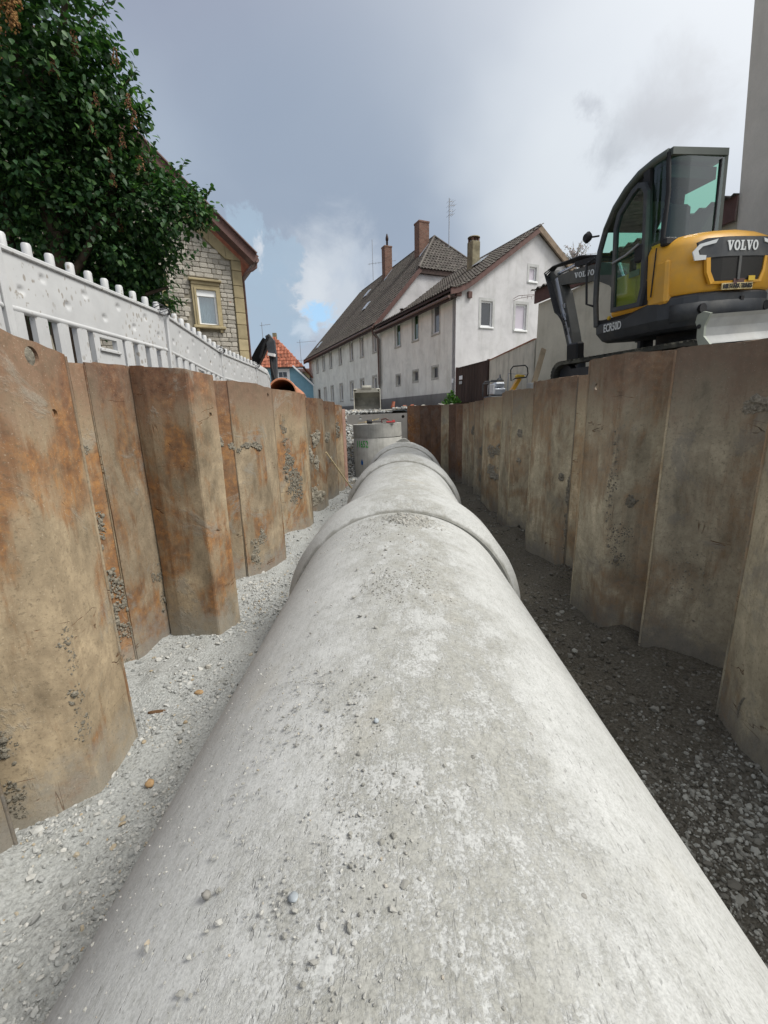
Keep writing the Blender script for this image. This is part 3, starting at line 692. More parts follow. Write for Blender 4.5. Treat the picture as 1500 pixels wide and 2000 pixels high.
MB().tube([(1.945+.025*math.cos(a)*0-R0.location.x-.006, 2.02+.085*math.cos(a)-R0.location.y, -1.70+.13*math.sin(a)-R0.location.z) for a in np.linspace(-.4, 3.3, 22)], [.004+.007*math.sin(i/21*math.pi) for i in range(22)], 6).build('arched_scar', M['mud'], R0)
mud(R1, [(2.37, 2.72, .0, .14, .07, 260, .014), (2.40, 2.66, -.09, .09, .05, 110, .013), (2.40, 2.6, .06, .06, .03, 50, .012), (2.2, 3.0, -1.3, .15, .3, 40, .007)], 21)
mud(R2, [(1.92, 3.40, -.75, .03, .08, 60, .009), (1.9, 3.41, -1.1, .09, .25, 90, .008), (1.77, 3.46, -.6, .01, .4, 40, .008)], 22)
mud(R4, [(2.02, 4.84, -.95, .03, .20, 80, .014), (1.97, 4.98, -.8, .03, .06, 40, .014), (2.02, 4.86, -1.4, .02, .2, 40, .014)], 23)
mud(R5, [(1.93, 6.6, -.35, .03, .06, 30, .016), (1.93, 6.6, -.8, .03, .06, 14, .016)], 24)
mud(R7, [(1.92, 8.05, -.75, .12, .14, 60, .022), (1.92, 8.05, -1.2, .12, .16, 80, .026)], 25)
mud(R8, [(1.96, 9.35, -.9, .08, .15, 60, .026), (1.98, 9.3, -1.5, .08, .14, 60, .03)], 26)
mud(fo[0], [(1.96, 10.35, -.5, .08, .14, 36, .026)], 27)

# ------------------------------------------------------------------ earth behind the sheets and the street
def edge_l(y): return -2.42 if y < 4.2 else -2.42+(min(y, 11.5)-4.2)*.085
def edge_r(y): return 2.72 if y < 3 else (2.72-(y-3)*.05 if y < 11 else max(.2, 2.32-(y-11)*.30))
def bank(side, y0, y1):
    f = edge_l if side < 0 else edge_r
    ysl = np.arange(y0, y1+.001, .12); zsl = np.arange(-2.4, .301, .1); vs = []; fs = []
    for y in ysl:
        for z in zsl:
            n_ = mnoise.noise(Vector((y*2.3, z*2.3, side*7)))*.07+mnoise.noise(Vector((y*9, z*9, side*3)))*.03
            zz = min(z, ground_z(f(y), y)) if z > 0 else z
            vs.append((f(y)+n_*1., y, zz))
    m_ = len(zsl)
    for i in range(len(ysl)-1):
        for j in range(m_-1): fs.append((i*m_+j, (i+1)*m_+j, (i+1)*m_+j+1, i*m_+j+1))
    mb = MB(); mb.add(vs, fs, True); return struct('earth_bank', mb.build('earth_bank', M['soil']))
def sst(a, b, x): t_ = min(1, max(0, (x-a)/(b-a))); return t_*t_*(3-2*t_)
def ground_z(x, y):
    if x < 0: return .12-.10*sst(5, 12, y)+.12*sst(16, 24, y)
    return .22+.20*sst(8.5, 5.2, y)*sst(2.2, 3.2, x)-.10*sst(12, 15, y)*(1-sst(2, 4, x))+.10*sst(17, 22, y)
bank(-1, -4, 15.5); bank(1, -4, 14.4)
for side in (-1, 1):
    f = edge_l if side < 0 else edge_r
    offs = [0, .3, .7, 1.2, 2, 3, 5, 8, 14, 30, 80, 300, 1500]
    ysl = list(np.arange(-4, 24, .4))+[26, 30, 36, 45, 60, 100, 300, 1500]
    vs = []; fs = []
    for y in ysl:
        e = f(min(y, 14.4 if side > 0 else 15.4))
        for k_, o_ in enumerate(offs):
            x = e+side*o_; z = ground_z(side*max(.01, abs(x)), y)
            if o_ > .05: z += .03*mnoise.noise(Vector((x*.9, y*.9, 0)))
            vs.append((x, y, z))
    n = len(offs)
    for i in range(len(ysl)-1):
        for j in range(n-1): fs.append((i*n+j, (i+1)*n+j, (i+1)*n+j+1, i*n+j+1))
    mb = MB(); mb.add(vs, fs, True); struct('street_ground', mb.build('street_ground', M['street']))
# the street beyond the end of the trench, and the ground behind the viewer
mb = MB(); vs = []; fs = []
ysl = [15.0, 15.4, 16, 17, 18, 20, 22, 26, 40, 100, 400, 1500]; 
for y in ysl:
    xl, xr = edge_l(15.4), edge_r(14.4)
    for k in range(9):
        x = xl+(xr-xl)*k/8; zl = ground_z(-1, y); zr = ground_z(1, y)
        vs.append((x, y, zl+(zr-zl)*k/8+.02*mnoise.noise(Vector((x, y, 1)))))
for i in range(len(ysl)-1):
    for j in range(8): fs.append((i*9+j, (i+1)*9+j, (i+1)*9+j+1, i*9+j+1))
mb.add(vs, fs, True); struct('street_ground', mb.build('street_ground', M['street']))
struct('street_ground', MB().add([(-1500, -4, .12), (-1500, -1500, .12), (1500, -1500, .2), (1500, -4, .2)], [(0, 1, 2, 3)]).build('street_ground', M['street']))
struct('earth_bank', MB().add([(-2.6, -4, -2.4), (2.9, -4, -2.4), (2.9, -4, .2), (-2.6, -4, .12)], [(0, 1, 2, 3)]).build('earth_bank', M['soil']))
# slope up at the far end
# grey grit heap on top of the nearest left sheets
def heap(name, c, rx, ry, h, mat, label, seed, cat='earth heap'):
    m_ = MB(); vs = []; fs = []; n = 26
    for i in range(9):
        for k in range(n):
            a = 2*math.pi*k/n; q_ = i/8; w = 1+.25*mnoise.noise(Vector((math.cos(a)*2, math.sin(a)*2, seed)))
            z = h*(1-q_**1.7)*(1+.25*mnoise.noise(Vector((q_*4*math.cos(a), q_*4*math.sin(a), seed+5))))-.05*q_
            vs.append((rx*q_*w*math.cos(a), ry*q_*w*math.sin(a), z+.02*mnoise.noise(Vector((q_*12*math.cos(a), q_*12*math.sin(a), seed)))))
    for i in range(8):
        for k in range(n): fs.append((i*n+k, i*n+(k+1) % n, (i+1)*n+(k+1) % n, (i+1)*n+k))
    m_.add(vs, fs, True); return tag(m_.build(name, mat, None, c), label, cat)
heap('earth_heap', (-2.36, 2.42, .0), .19, .58, .62, M['rubble'], 'grey gritty earth heaped behind the nearest left sheet pile below the white fence', 3)

# ------------------------------------------------------------------ house materials
M['render_grey'] = None
def plaster(name, c, stain, amt, sc=1.):
    m, t, b = material(name, .92, .12)
    v = coords(t)
    n = t.noise(v, 1.1*sc, 7, .65, .4); st = t.noise(t.scale(v, (1, 1, .22)), 2.2*sc, 7, .65); f = t.noise(v, 30, 4, .6)
    cc = t.ramp(n, [(.3, tuple(x*.82 for x in c)), (.5, c), (.7, tuple(min(1, x*1.12) for x in c))])
    cc = t.mix(t.map(st, .46, .72, 0., amt), cc, stain)
    cc = t.mix(t.map(f, .4, .7, 0., .2), cc, tuple(x*.75 for x in c))
    s = t.new('ShaderNodeSeparateXYZ'); t.put(s.inputs[0], v)
    low = t.map(t.math('ADD', s.outputs[2], t.math('MULTIPLY', t.math('SUBTRACT', st, .5), 1.6)), .2, 1.2, .5, 0.)
    cc = t.mix(low, cc, tuple(x*.6 for x in stain))
    t.put(b.inputs['Base Color'], cc); bump(t, b, t.noise(v, 45, 5, .7), .35, .01); return m
M['render_grey'] = plaster('weathered_render', (.74, .735, .675), (.48, .465, .41), .6)
M['render_pale'] = plaster('pale_render', (.54, .535, .545), (.40, .40, .39), .6)
M['surround'] = simple('grey_window_surround', (.42, .425, .42), .85, .2, var=.12, scale=4)
M['surround_old'] = simple('weathered_surround', (.42, .41, .37), .9, .15, var=.25, scale=5)
M['skirt'] = plaster('damp_plinth', (.25, .245, .235), (.14, .135, .125), .7)
M['white_frame'] = simple('white_window_frame', (.78, .79, .80), .35, .5, var=.04, bmp=0)
M['brown_wood_paint'] = simple('brown_painted_board', (.10, .052, .045), .6, .3, var=.25, scale=6, stretch=(1, 1, .4))
M['dark_eave'] = simple('dark_eave_board', (.045, .028, .024), .7, .25, var=.3, scale=5)
M['tile'] = simple('brown_roof_tile', (.088, .076, .068), .75, .3, var=.4, scale=5, bmp=.5, bdist=.01, rand=7, ovar=.22, dirt=(.10, .105, .08), dirt_amt=.5)
M['tile_red'] = simple('red_roof_tile', (.36, .125, .075), .8, .25, var=.35, scale=4, rand=7, ovar=.35, dirt=(.20, .14, .11), dirt_amt=.5)
M['copper_pipe'] = simple('brown_rain_pipe', (.12, .07, .055), .5, .4, var=.15)
M['grey_pipe'] = simple('grey_rain_pipe', (.19, .18, .165), .5, .4, var=.15)
M['zinc'] = simple('zinc_flashing', (.48, .52, .56), .35, .5, .6, var=.15)
M['metal'] = simple('antenna_metal', (.30, .31, .33), .4, .5, .6, var=.1, bmp=0)
def glass_dark(name, c, rough=.06):
    m, t, b = material(name, rough, .7); b.inputs['Base Color'].default_value = (*c, 1)
    b.inputs['Coat Weight'].default_value = .6; b.inputs['Coat Roughness'].default_value = .02
    v = coords(t, 3.); bump(t, b, t.noise(v, 1.4, 1, .5), .08, .02); return m
M['pane_dark'] = glass_dark('dark_window_glass', (.02, .024, .03))
M['pane_green'] = glass_dark('greenish_window_glass', (.02, .06, .022))
M['pane_pale'] = glass_dark('curtained_glass', (.46, .42, .48), .15)
M['pane_grey'] = glass_dark('grey_window_glass', (.12, .125, .13))
M['shutter'] = simple('grey_roller_shutter', (.26, .255, .245), .6, .3, var=.08, bmp=0)
def brick_mat(name, c1, c2, mortar, s=1.):
    m, t, b = material(name, .9, .15)
    tc = t.new('ShaderNodeTexCoord'); g = t.new('ShaderNodeSeparateXYZ'); t.put(g.inputs[0], tc.outputs['Object'])
    cb = t.new('ShaderNodeCombineXYZ'); t.put(cb.inputs[0], t.math('ADD', g.outputs[0], g.outputs[1])); t.put(cb.inputs[1], g.outputs[2])
    br = t.new('ShaderNodeTexBrick'); t.put(br.inputs['Vector'], cb.outputs[0])
    br.inputs['Color1'].default_value = (*c1, 1); br.inputs['Color2'].default_value = (*c2, 1); br.inputs['Mortar'].default_value = (*mortar, 1)
    br.inputs['Scale'].default_value = 1; br.inputs['Brick Width'].default_value = .25*s; br.inputs['Row Height'].default_value = .083*s
    br.inputs['Mortar Size'].default_value = .012*s; br.inputs['Bias'].default_value = -.1
    n = t.noise(tc.outputs['Object'], 6, 5, .7)
    t.put(b.inputs['Base Color'], t.mix(t.map(n, .4, .7, 0., .5), br.outputs[0], tuple(x*.5 for x in c1)))
    bump(t, b, t.math('SUBTRACT', 1., br.outputs['Fac']), .5, .01); return m
M['brick'] = brick_mat('chimney_brick', (.19, .095, .07), (.11, .055, .042), (.20, .17, .14))
M['brick_edge'] = M['brick']
M['old_chimney'] = simple('mossy_cement', (.21, .185, .125), .95, .1, var=.4, scale=3, bmp=.5)
M['red_clay'] = simple('red_clay', (.30, .11, .07), .85, .2, var=.3)

def window(parent, fr, a0, a1, b0, b1, pane, depth=.11, sill=True, mull=0, trans=0, name='window', fw=.065, frame='white_frame', sillmat='surround', flip=1, shutter=0.):
    """frame, pane (and sill) set into a reveal; fr(a, b, d): d grows into the wall"""
    m_ = MB(); d0, d1 = depth-.035, depth+.035
    hole = [rect(a0+fw, a1-fw, b0+fw, b1-fw)]
    if mull:
        w = (a1-a0-2*fw)/(mull+1); hole = [rect(a0+fw+w*i+(.02 if i else 0), a0+fw+w*(i+1)-(.02 if i < mull else 0), b0+fw, b1-fw) for i in range(mull+1)]
    if trans:
        bt = b1-(b1-b0)*trans; hh = []
        for h in hole:
            xa, xb = h[0][0], h[1][0]; hh += [rect(xa, xb, b0+fw, bt-.025), rect(xa, xb, bt+.025, b1-fw)]
        hole = hh
    m_.prism(rect(a0, a1, b0, b1), fr, d0, d1, hole); w_ = m_.build(name, M[frame], parent)
    p = MB()
    for h in hole: p.prism(rect(h[0][0]-.01, h[1][0]+.01, h[0][1]-.01, h[2][1]+.01), fr, depth-.006, depth+.004)
    p.build('pane', M[pane], w_)
    if shutter:
        s = MB(); k = int((b1-b0-2*fw)*shutter/.05)
        for i in range(k): s.prism(rect(a0+fw, a1-fw, b1-fw-.05*(i+1)+.004, b1-fw-.05*i), fr, depth-.03, depth-.012)
        s.build('shutter', M['shutter'], w_)
    if sill: MB().prism(rect(a0-.07, a1+.07, b0-.075, b0-.004), fr, -.055, depth-.03).build('sill', M[sillmat], w_)
    return w_
def surround(parent, fr, a0, a1, b0, b1, mat, w=.11, proud=.012):
    return MB().prism(rect(a0-w, a1+w, b0-w, b1+w), fr, -proud, .002, [rect(a0, a1, b0, b1)]).build('window_surround', M[mat], parent)

def tile_shape(w, l, h=.045, th_=.03):
    """one pantile: local x across, y up the slope, z off the roof"""
    prof = [(-.5, .0), (-.30, -.004), (-.05, .010), (.14, h), (.34, h*1.05), (.5, .006)]
    m_ = MB(); vs = []
    for y, lift in ((-.03, .042), (l, 0.)):
        for x, z in prof: vs.append((x*w, y, z+lift))
    for x, z in prof: vs.append((x*w, -.03, z+.042-.05))
    n = len(prof); fs = [(i, i+1, n+i+1, n+i) for i in range(n-1)]+[(2*n+i, 2*n+i+1, i+1, i) for i in range(n-1)]
    m_.add(vs, fs, False); return m_
def tiled(parent, o, ux, uy, w, l, inside, mat, first=300, near=None, name='roof_tile', bow=None):
    """tile a slope. o: origin (eave), ux: unit along the eave, uy: unit up the slope. inside(a, b) tells where tiles lie.
    The nearest tiles are parts of their own, the rest one joined part."""
    ux, uy = Vector(ux).normalized(), Vector(uy).normalized(); nz = ux.cross(uy)
    if nz.z < 0: nz = -nz
    ts = tile_shape(w, l); me = ts.mesh('roof_tile', mat); spots = []
    for (a, b) in inside: spots.append((a, b))
    pw = parent.matrix_world.copy() if parent else Matrix()
    bpy.context.view_layer.update(); pw = parent.matrix_world.copy()
    def P(a, b):
        p = Vector(o)+ux*a+uy*b
        if bow: p += Vector(bow(a, b))
        return p
    spots.sort(key=lambda q: (pw @ P(*q)).length)
    base = Matrix((ux, uy, nz)).transposed()
    if base.determinant() < 0: base = Matrix((-ux, uy, nz)).transposed()
    q_ = base.to_quaternion()
    rest_v = []; rest_f = []; nv = len(ts.v); tv = np.array(ts.v)
    for i, (a, b) in enumerate(spots):
        p = P(a, b)+nz*(.012+rnd.uniform(-.004, .004)); tw = rnd.uniform(-.012, .012)
        if bow:
            up = (P(a, b+.05)-P(a, b-.05)).normalized(); nn = ux.cross(up); nn = nn if nn.z > 0 else -nn
            bs = Matrix((ux, up, nn)).transposed()
            if bs.determinant() < 0: bs = Matrix((-ux, up, nn)).transposed()
            qq = bs.to_quaternion()
        else: qq = q_
        if i < first:
            t_ = link(name, me, parent, p); t_.rotation_mode = 'QUATERNION'; t_.rotation_quaternion = qq @ Matrix.Rotation(tw, 3, 'Z').to_quaternion()
        else:
            mm = np.array(qq.to_matrix()); rest_v.append(tv @ mm.T + np.array(p)); rest_f += [tuple(k+len(rest_f)*0 for k in f) for f in ()]
    if rest_v:
        V = np.concatenate(rest_v); F = [tuple(k+j*nv for k in f) for j in range(len(rest_v)) for f in ts.f]
        me2 = bpy.data.meshes.new('roof_tiles'); me2.from_pydata(V.tolist(), [], F); me2.materials.append(mat); me2.update()
        tag(link('roof_tiles', me2, parent), kind='stuff')

# ------------------------------------------------------------------ the two joined houses across the street
# local frame: x = depth into the block, y = along the street front (away from the viewer), z up
H0 = (3.10, 21.5, 0.); HR = R(24.8)
b1 = thing('gabled_house', 'lower house with a pale gable end, grey street front and mossy cement chimney', 'house', H0, HR)
bpy.context.view_layer.update()
fz = 5.5
upw = [(1.50, 2.20, 3.90, 5.28, 'pane_grey', 'white_frame'), (3.74, 4.42, 3.92, 5.28, 'pane_green', 'white_frame'), (6.0, 6.72, 3.92, 5.2, 'pane_green', 'white_frame')]
low = [(1.62, 2.22, 1.72, 2.26), (3.80, 4.42, 1.72, 2.26), (6.10, 6.66, 1.66, 2.22)]
FXf = lambda a, b, d: (d, a, b)
FYf = lambda a, b, d: (a, d, b)
MB().prism([(.02, .9), (9.18, .9), (9.18, fz), (.02, fz)], FXf, 0, .25, [rect(*w[:4]) for w in upw]+[rect(*w) for w in low]).build('front_wall', M['render_grey'], b1)
MB().prism([(.02, -.4), (9.18, -.4), (9.18, .898), (.02, .898)], FXf, -.03, .25).build('plinth', M['skirt'], b1)
# gable end: eave flare on the left
gab = [(0, -.4), (9.6, -.4), (9.6, 5.3), (7.1, 6.80), (4.66, 8.47), (2.4, 6.78), (.75, 5.80), (0, 5.55)]
gw = [(1.42, 2.10, 3.98, 5.14, 'pane_dark'), (3.52, 4.22, 3.93, 5.14, 'pane_pale'), (4.28, 4.74, 6.25, 6.90, 'pane_pale')]
MB().prism(gab, FYf, 0, .30, [rect(*w[:4]) for w in gw]).build('gable_wall', M['render_pale'], b1)
for w in upw:
    surround(b1, FXf, *w[:4], 'surround_old', .10)
    window(b1, FXf, *w[:4], w[4], sillmat='surround_old', frame=w[5], fw=.07)
for w in low:
    surround(b1, FXf, *w, 'surround_old', .10)
    wn = window(b1, FXf, *w, 'pane_dark', depth=.16, fw=.05, frame='surround_old', sill=False)
    for k in range(1, 4): MB().tube([FXf(w[0]+(w[1]-w[0])*k/4, w[2], .08), FXf(w[0]+(w[1]-w[0])*k/4, w[3], .08)], .012, 6).build('window_bar', M['metal'], wn)
for w in gw:
    surround(b1, FYf, *w[:4], 'surround', .13)
    window(b1, FYf, *w[:4], w[4], sillmat='white_frame', fw=.07)
# roof of the lower house
rl = 5.05
def bow1(a, b):            # bell-cast eave: the lowest metre lies flatter
    k = max(0., 1-b/1.6); return (0, 0, .36*k*k)
slope1 = Vector((4.66+.42, 0, 8.62-5.10)); L1_ = slope1.length
sp = [(y, r_) for r_ in np.arange(.0, L1_-.1, .335) for y in np.arange(-.18, 9.05, .232)]
tiled(b1, (-.42, 0, 5.12), (0, 1, 0), slope1, .232, .335, sp, M['tile'], 300, bow=bow1)
sub = MB()
pr = [(-.42+slope1.x*k/12, 5.10+slope1.z*k/12+bow1(0, L1_*k/12)[2]) for k in range(13)]
prb = [(x, z-.10) for x, z in pr]
for i in range(12):
    for (pa, pb) in ((pr, None),):
        a0_, a1_ = pr[i], pr[i+1]; b0_, b1_ = prb[i], prb[i+1]
        sub.add([(a0_[0], -.16, a0_[1]), (a1_[0], -.16, a1_[1]), (a1_[0], 9.15, a1_[1]), (a0_[0], 9.15, a0_[1]),
                 (b0_[0], -.16, b0_[1]), (b1_[0], -.16, b1_[1]), (b1_[0], 9.15, b1_[1]), (b0_[0], 9.15, b0_[1])],
                [(0,1,2,3),(7,6,5,4),(0,4,5,1),(1,5,6,2),(2,6,7,3),(3,7,4,0)], False)
sub.build('roof_deck', M['dark_eave'], b1)
rd = MB(); rd.add([(4.66, -.2, 8.62), (10.0, -.2, 4.95), (10.0, 9.15, 4.95), (4.66, 9.15, 8.62), (4.66, -.2, 8.50), (10.0, -.2, 4.83), (10.0, 9.15, 4.83), (4.66, 9.15, 8.50)],
                  [(0,1,2,3),(7,6,5,4),(0,4,5,1),(1,5,6,2),(2,6,7,3),(3,7,4,0)]); rd.build('rear_roof', M['tile'], b1)
# verge boards: brown on the left slope, grey-brown on the right
vb = MB()
for i in range(12):
    (xa, za), (xb, zb) = pr[i], pr[i+1]
    vb.add([(xa, -.24, za+.03), (xb, -.24, zb+.03), (xb, -.24, zb-.24), (xa, -.24, za-.24), (xa, -.16, za+.03), (xb, -.16, zb+.03), (xb, -.16, zb-.24), (xa, -.16, za-.24)],
           [(0,3,2,1),(4,5,6,7),(0,1,5,4),(3,7,6,2)]+([(0,4,7,3)] if i == 0 else [])+([(1,2,6,5)] if i == 11 else []))
vb.build('verge_board', M['brown_wood_paint'], b1)
M['verge_old'] = simple('weathered_verge', (.20, .155, .115), .85, .2, var=.3, scale=5)
MB().bar((4.60, -.20, 8.60), (10.0, -.20, 4.88), .09, .27, mi=0).build('verge_board', M['verge_old'], b1)
MB().tube([(4.66, y, 8.69) for y in np.arange(-.2, 9.2, .35)], .075, 8).build('ridge_cap', M['tile'], b1)
MB().box(-.05, .22, -.14, -.002, 5.22, 5.50).build('corbel', M['brown_wood_paint'], b1); MB().box(.62, .82, -.12, -.002, 5.18, 5.46).build('corbel', M['brown_wood_paint'], b1)
MB().box(-.42, -.003, -.1, 9.1, 5.14, 5.20).box(-.45, -.40, -.15, 9.1, 4.98, 5.22).build('eave_board', M['dark_eave'], b1)
gt = MB(); gt.tube([(-.50, y, 5.13) for y in np.arange(-.2, 9.3, .5)], .065, 10); gt.build('gutter', M['copper_pipe'], b1)
# chimney of mossy cement with a clay cap
cx_, cy_, cz_ = 3.2, 3.25, 7.3
ch = MB(); ch.bev(cx_-.27, cx_+.27, cy_-.25, cy_+.25, cz_, 8.95, .04).build('chimney', M['old_chimney'], b1)
cc_ = MB()
for dx in (-1, 1):
    for dy in (-1, 1): cc_.box(cx_+dx*.18-.05, cx_+dx*.18+.05, cy_+dy*.16-.05, cy_+dy*.16+.05, 8.952, 9.12)
cc_.box(cx_-.04, cx_+.04, cy_-.20, cy_+.20, 8.952, 9.12); cc_.build('cap_brick', M['brick'], ch_ := [o for o in b1.children if o.name.startswith('chimney')][0])
MB().lathe([(.34, 9.123), (.33, 9.16), (.2, 9.21)], 16, (cx_, cy_, 0)).build('cap_slab', M['old_chimney'], ch_)
MB().add([(cx_-.1, cy_-.75, 7.72), (cx_+.45, cy_-.75, 8.12), (cx_+.3, cy_-.27, 8.05), (cx_-.3, cy_-.27, 7.62), (cx_-.1, cy_-.75, 7.74), (cx_+.45, cy_-.75, 8.14), (cx_+.3, cy_-.27, 8.07), (cx_-.3, cy_-.27, 7.64)],
         [(0,1,2,3),(4,5,6,7),(0,1,5,4),(1,2,6,5),(2,3,7,6),(3,0,4,7)]).build('flashing', M['zinc'], b1)
# wire bracket on the gable, bell plate at the corner
br = MB(); br.tube([(3.35, -.02, 5.36), (3.4, -.35, 5.42), (4.45, -.35, 5.55), (4.7, -.02, 5.55)], .012, 5).tube([(3.35, -.02, 5.26), (3.42, -.30, 5.30), (4.4, -.35, 5.5)], .010, 5)
for x in (3.6, 3.95, 4.2): br.tube([(x, -.32, 5.32), (x, -.35, 5.46)], .009, 5)
br.build('wire_bracket', M['brown_wood_paint'], b1)
MB().box(-.03, -.002, .12, .26, 1.35, 1.55).build('bell_plate', M['white_frame'], b1)

b2 = thing('long_house', 'long grey two storey house with brown tiled half hipped roof and two brick chimneys', 'house', H0, HR)
bpy.context.view_layer.update()
y0b, y1b = 9.2, 28.4; e2 = 5.72
up2 = [(9.72, 10.38), (12.18, 12.84), (14.45, 15.15), (17.3, 18.0), (20.1, 20.8), (22.4, 23.1), (24.7, 25.4)]
lo2 = [(9.85, 10.55), (12.3, 13.0), (14.65, 15.4), (17.4, 18.15), (20.05, 20.8), (22.35, 23.05), (24.5, 25.3)]
holes = [rect(a, b, 4.08, 5.5) for a, b in up2]+[rect(a, b, 1.12, 2.46) for a, b in lo2[:6]]+[rect(24.5, 25.3, .72, 2.42)]
MB().prism([(y0b, .62), (y1b, .62), (y1b, e2), (y0b, e2)], FXf, .0, .25, holes).build('front_wall', M['render_grey'], b2)
MB().prism([(y0b, -.4), (y1b, -.4), (y1b, .618), (y0b, .618)], FXf, -.035, .25).build('plinth', M['skirt'], b2)
panes = ['pane_grey', 'pane_grey', 'pane_grey', 'pane_dark', 'pane_dark', 'pane_grey', 'pane_dark']
for i, (a, b) in enumerate(up2):
    surround(b2, FXf, a, b, 4.08, 5.5, 'surround_old', .09)
    window(b2, FXf, a, b, 4.08, 5.5, panes[i], sillmat='surround_old', fw=.075, shutter=.95 if i < 2 else 0, depth=.14)
for i, (a, b) in enumerate(lo2[:6]):
    surround(b2, FXf, a, b, 1.12, 2.46, 'surround_old', .12)
    window(b2, FXf, a, b, 1.12, 2.46, panes[-i], sillmat='surround_old', fw=.08, depth=.16, mull=0)
surround(b2, FXf, 24.5, 25.3, .72, 2.42, 'surround_old', .12)
window(b2, FXf, 24.5, 25.3, .72, 2.42, 'pane_dark', frame='brown_wood_paint', sill=False, trans=.3, name='door')
tR, zR, m2 = 5.93, 12.55, 1.117
z_at = lambda t_: 5.6+m2*(t_+.3)
tc_, zc_ = 3.05, 9.30
# gable wall above the lower roof, closed half way by the half hip
MB().prism([(0.02, .0), (11.86, 0), (11.86, 5.55), (2*tR-tc_, zc_-.08), (tc_, zc_-.08), (.02, 5.90)], FYf, 9.2, 9.45).build('gable_wall', M['render_pale'], b2)
MB().box(0.2, 11.8, 28.1, 28.35, -.3, 5.6).box(11.6, 11.85, 9.5, 28.3, -.3, 5.6).build('rear_wall', M['render_grey'], b2)
sl = Vector((tR+.42, 0, zR-z_at(-.42))); SL = sl.length; un = sl.normalized()
e_z = z_at(-.42)
def keep2():
    out = []
    for r_ in np.arange(0, SL-.1, .34):
        t_ = -.42+un.x*r_; z = e_z+un.z*r_
        f0 = 9.05 if z < zc_ else 9.05+(z-zc_)/(zR-zc_)*(12.18-9.05)
        f1 = 28.9-(z-e_z)/(zR-e_z)*1.3
        y = f0+.1
        while y < f1-.05:
            out.append((y, r_)); y += .236
    return out
def bow2(a, b):
    k = max(0., 1-b/1.5); return (0, 0, .20*k*k)
# roof slope is thin and long: the tiles lie on a deck
tiled(b2, (-.42, 0, e_z), (0, 1, 0), sl, .236, .34, keep2(), M['tile'], 300, bow=bow2)
dk = MB(); K = 10
for i in range(K):
    a, b = i/K*SL, (i+1)/K*SL
    def row(r_, dz):
        t_ = -.42+un.x*r_; z = e_z+un.z*r_; f0 = 9.05 if z < zc_ else 9.05+(z-zc_)/(zR-zc_)*3.13; f1 = 28.9-(z-e_z)/(zR-e_z)*1.3
        return (t_, f0, z+bow2(0, r_)[2]+dz), (t_, f1, z+bow2(0, r_)[2]+dz)
    (p0, p1), (q0, q1) = row(a, 0), row(b, 0); (p2, p3), (q2, q3) = row(a, -.11), row(b, -.11)
    dk.add([p0, p1, q1, q0, p2, p3, q3, q2], [(0,1,2,3),(7,6,5,4),(0,3,7,4),(1,5,6,2)]+([(0,4,5,1)] if i == 0 else []))
dk.build('roof_deck', M['dark_eave'], b2)
MB().add([(tR, 12.18, zR), (tR, 27.6, zR), (12.3, 28.9, e_z), (12.3, 9.05, e_z), (2*tR-tc_, 9.05, zc_)], [(0, 1, 2, 3, 4)]).build('rear_roof', M['tile'], b2)
MB().add([(tR, 27.6, zR), (12.3, 28.9, e_z), (-.42, 28.9, e_z)], [(0, 1, 2)]).build('far_hip', M['tile'], b2)
# half hip facing the viewer
hipn = Vector((0, 12.18-9.0, zR-zc_)); HL = hipn.length; hw = tR-tc_+.12
hs = []
for r_ in np.arange(0, HL-.12, .34):
    w_ = hw*(1-r_/HL)
    n_ = int(2*w_/.25)
    for k in range(n_): hs.append((tR-w_+2*w_*(k+.5)/max(1, n_), r_))
tiled(b2, (0, 9.0, zc_), (1, 0, 0), hipn, .25, .34, hs, M['tile'], 300)
MB().add([(tR, 12.18, zR-.02), (tc_-.12, 9.0, zc_-.02), (2*tR-tc_+.12, 9.0, zc_-.02), (tR, 12.18, zR-.14), (tc_-.12, 9.0, zc_-.14), (2*tR-tc_+.12, 9.0, zc_-.14)],
         [(0,1,2),(5,4,3),(1,4,5,2),(0,3,4,1),(0,2,5,3)]).build('hip_deck', M['dark_eave'], b2)
hp = MB(); hp.tube([(tc_-.14, 8.98, zc_+.04), (tR, 12.15, zR+.06)], .085, 8).tube([(2*tR-tc_+.14, 8.98, zc_+.04), (tR, 12.15, zR+.06)], .085, 8).build('hip_cap', M['tile'], b2)
MB().tube([(tR, y, zR+.06) for y in np.arange(12.1, 27.7, .4)], .08, 8).build('ridge_cap', M['tile'], b2)
MB().tube([(-.42, 28.9, e_z+.1), (tR, 27.6, zR+.04)], .08, 8).build('hip_cap', M['tile'], b2)
MB().bar((-.42, 9.03, e_z+.02), (tc_, 9.03, zc_-.08), .10, .26).build('verge_board', M['brown_wood_paint'], b2)
MB().box(tc_-.1, 2*tR-tc_+.1, 9.0, 9.2, zc_-.30, zc_-.15).build('hip_eave_board', M['dark_eave'], b2)
MB().box(-.42, -.003, 9.1, 28.8, 5.50, 5.56).box(-.47, -.41, 9.05, 28.85, 5.30, 5.60).build('eave_board', M['dark_eave'], b2)
MB().tube([(-.52, y, 5.48) for y in np.arange(9.0, 28.9, .8)], .07, 10).build('gutter', M['copper_pipe'], b2)
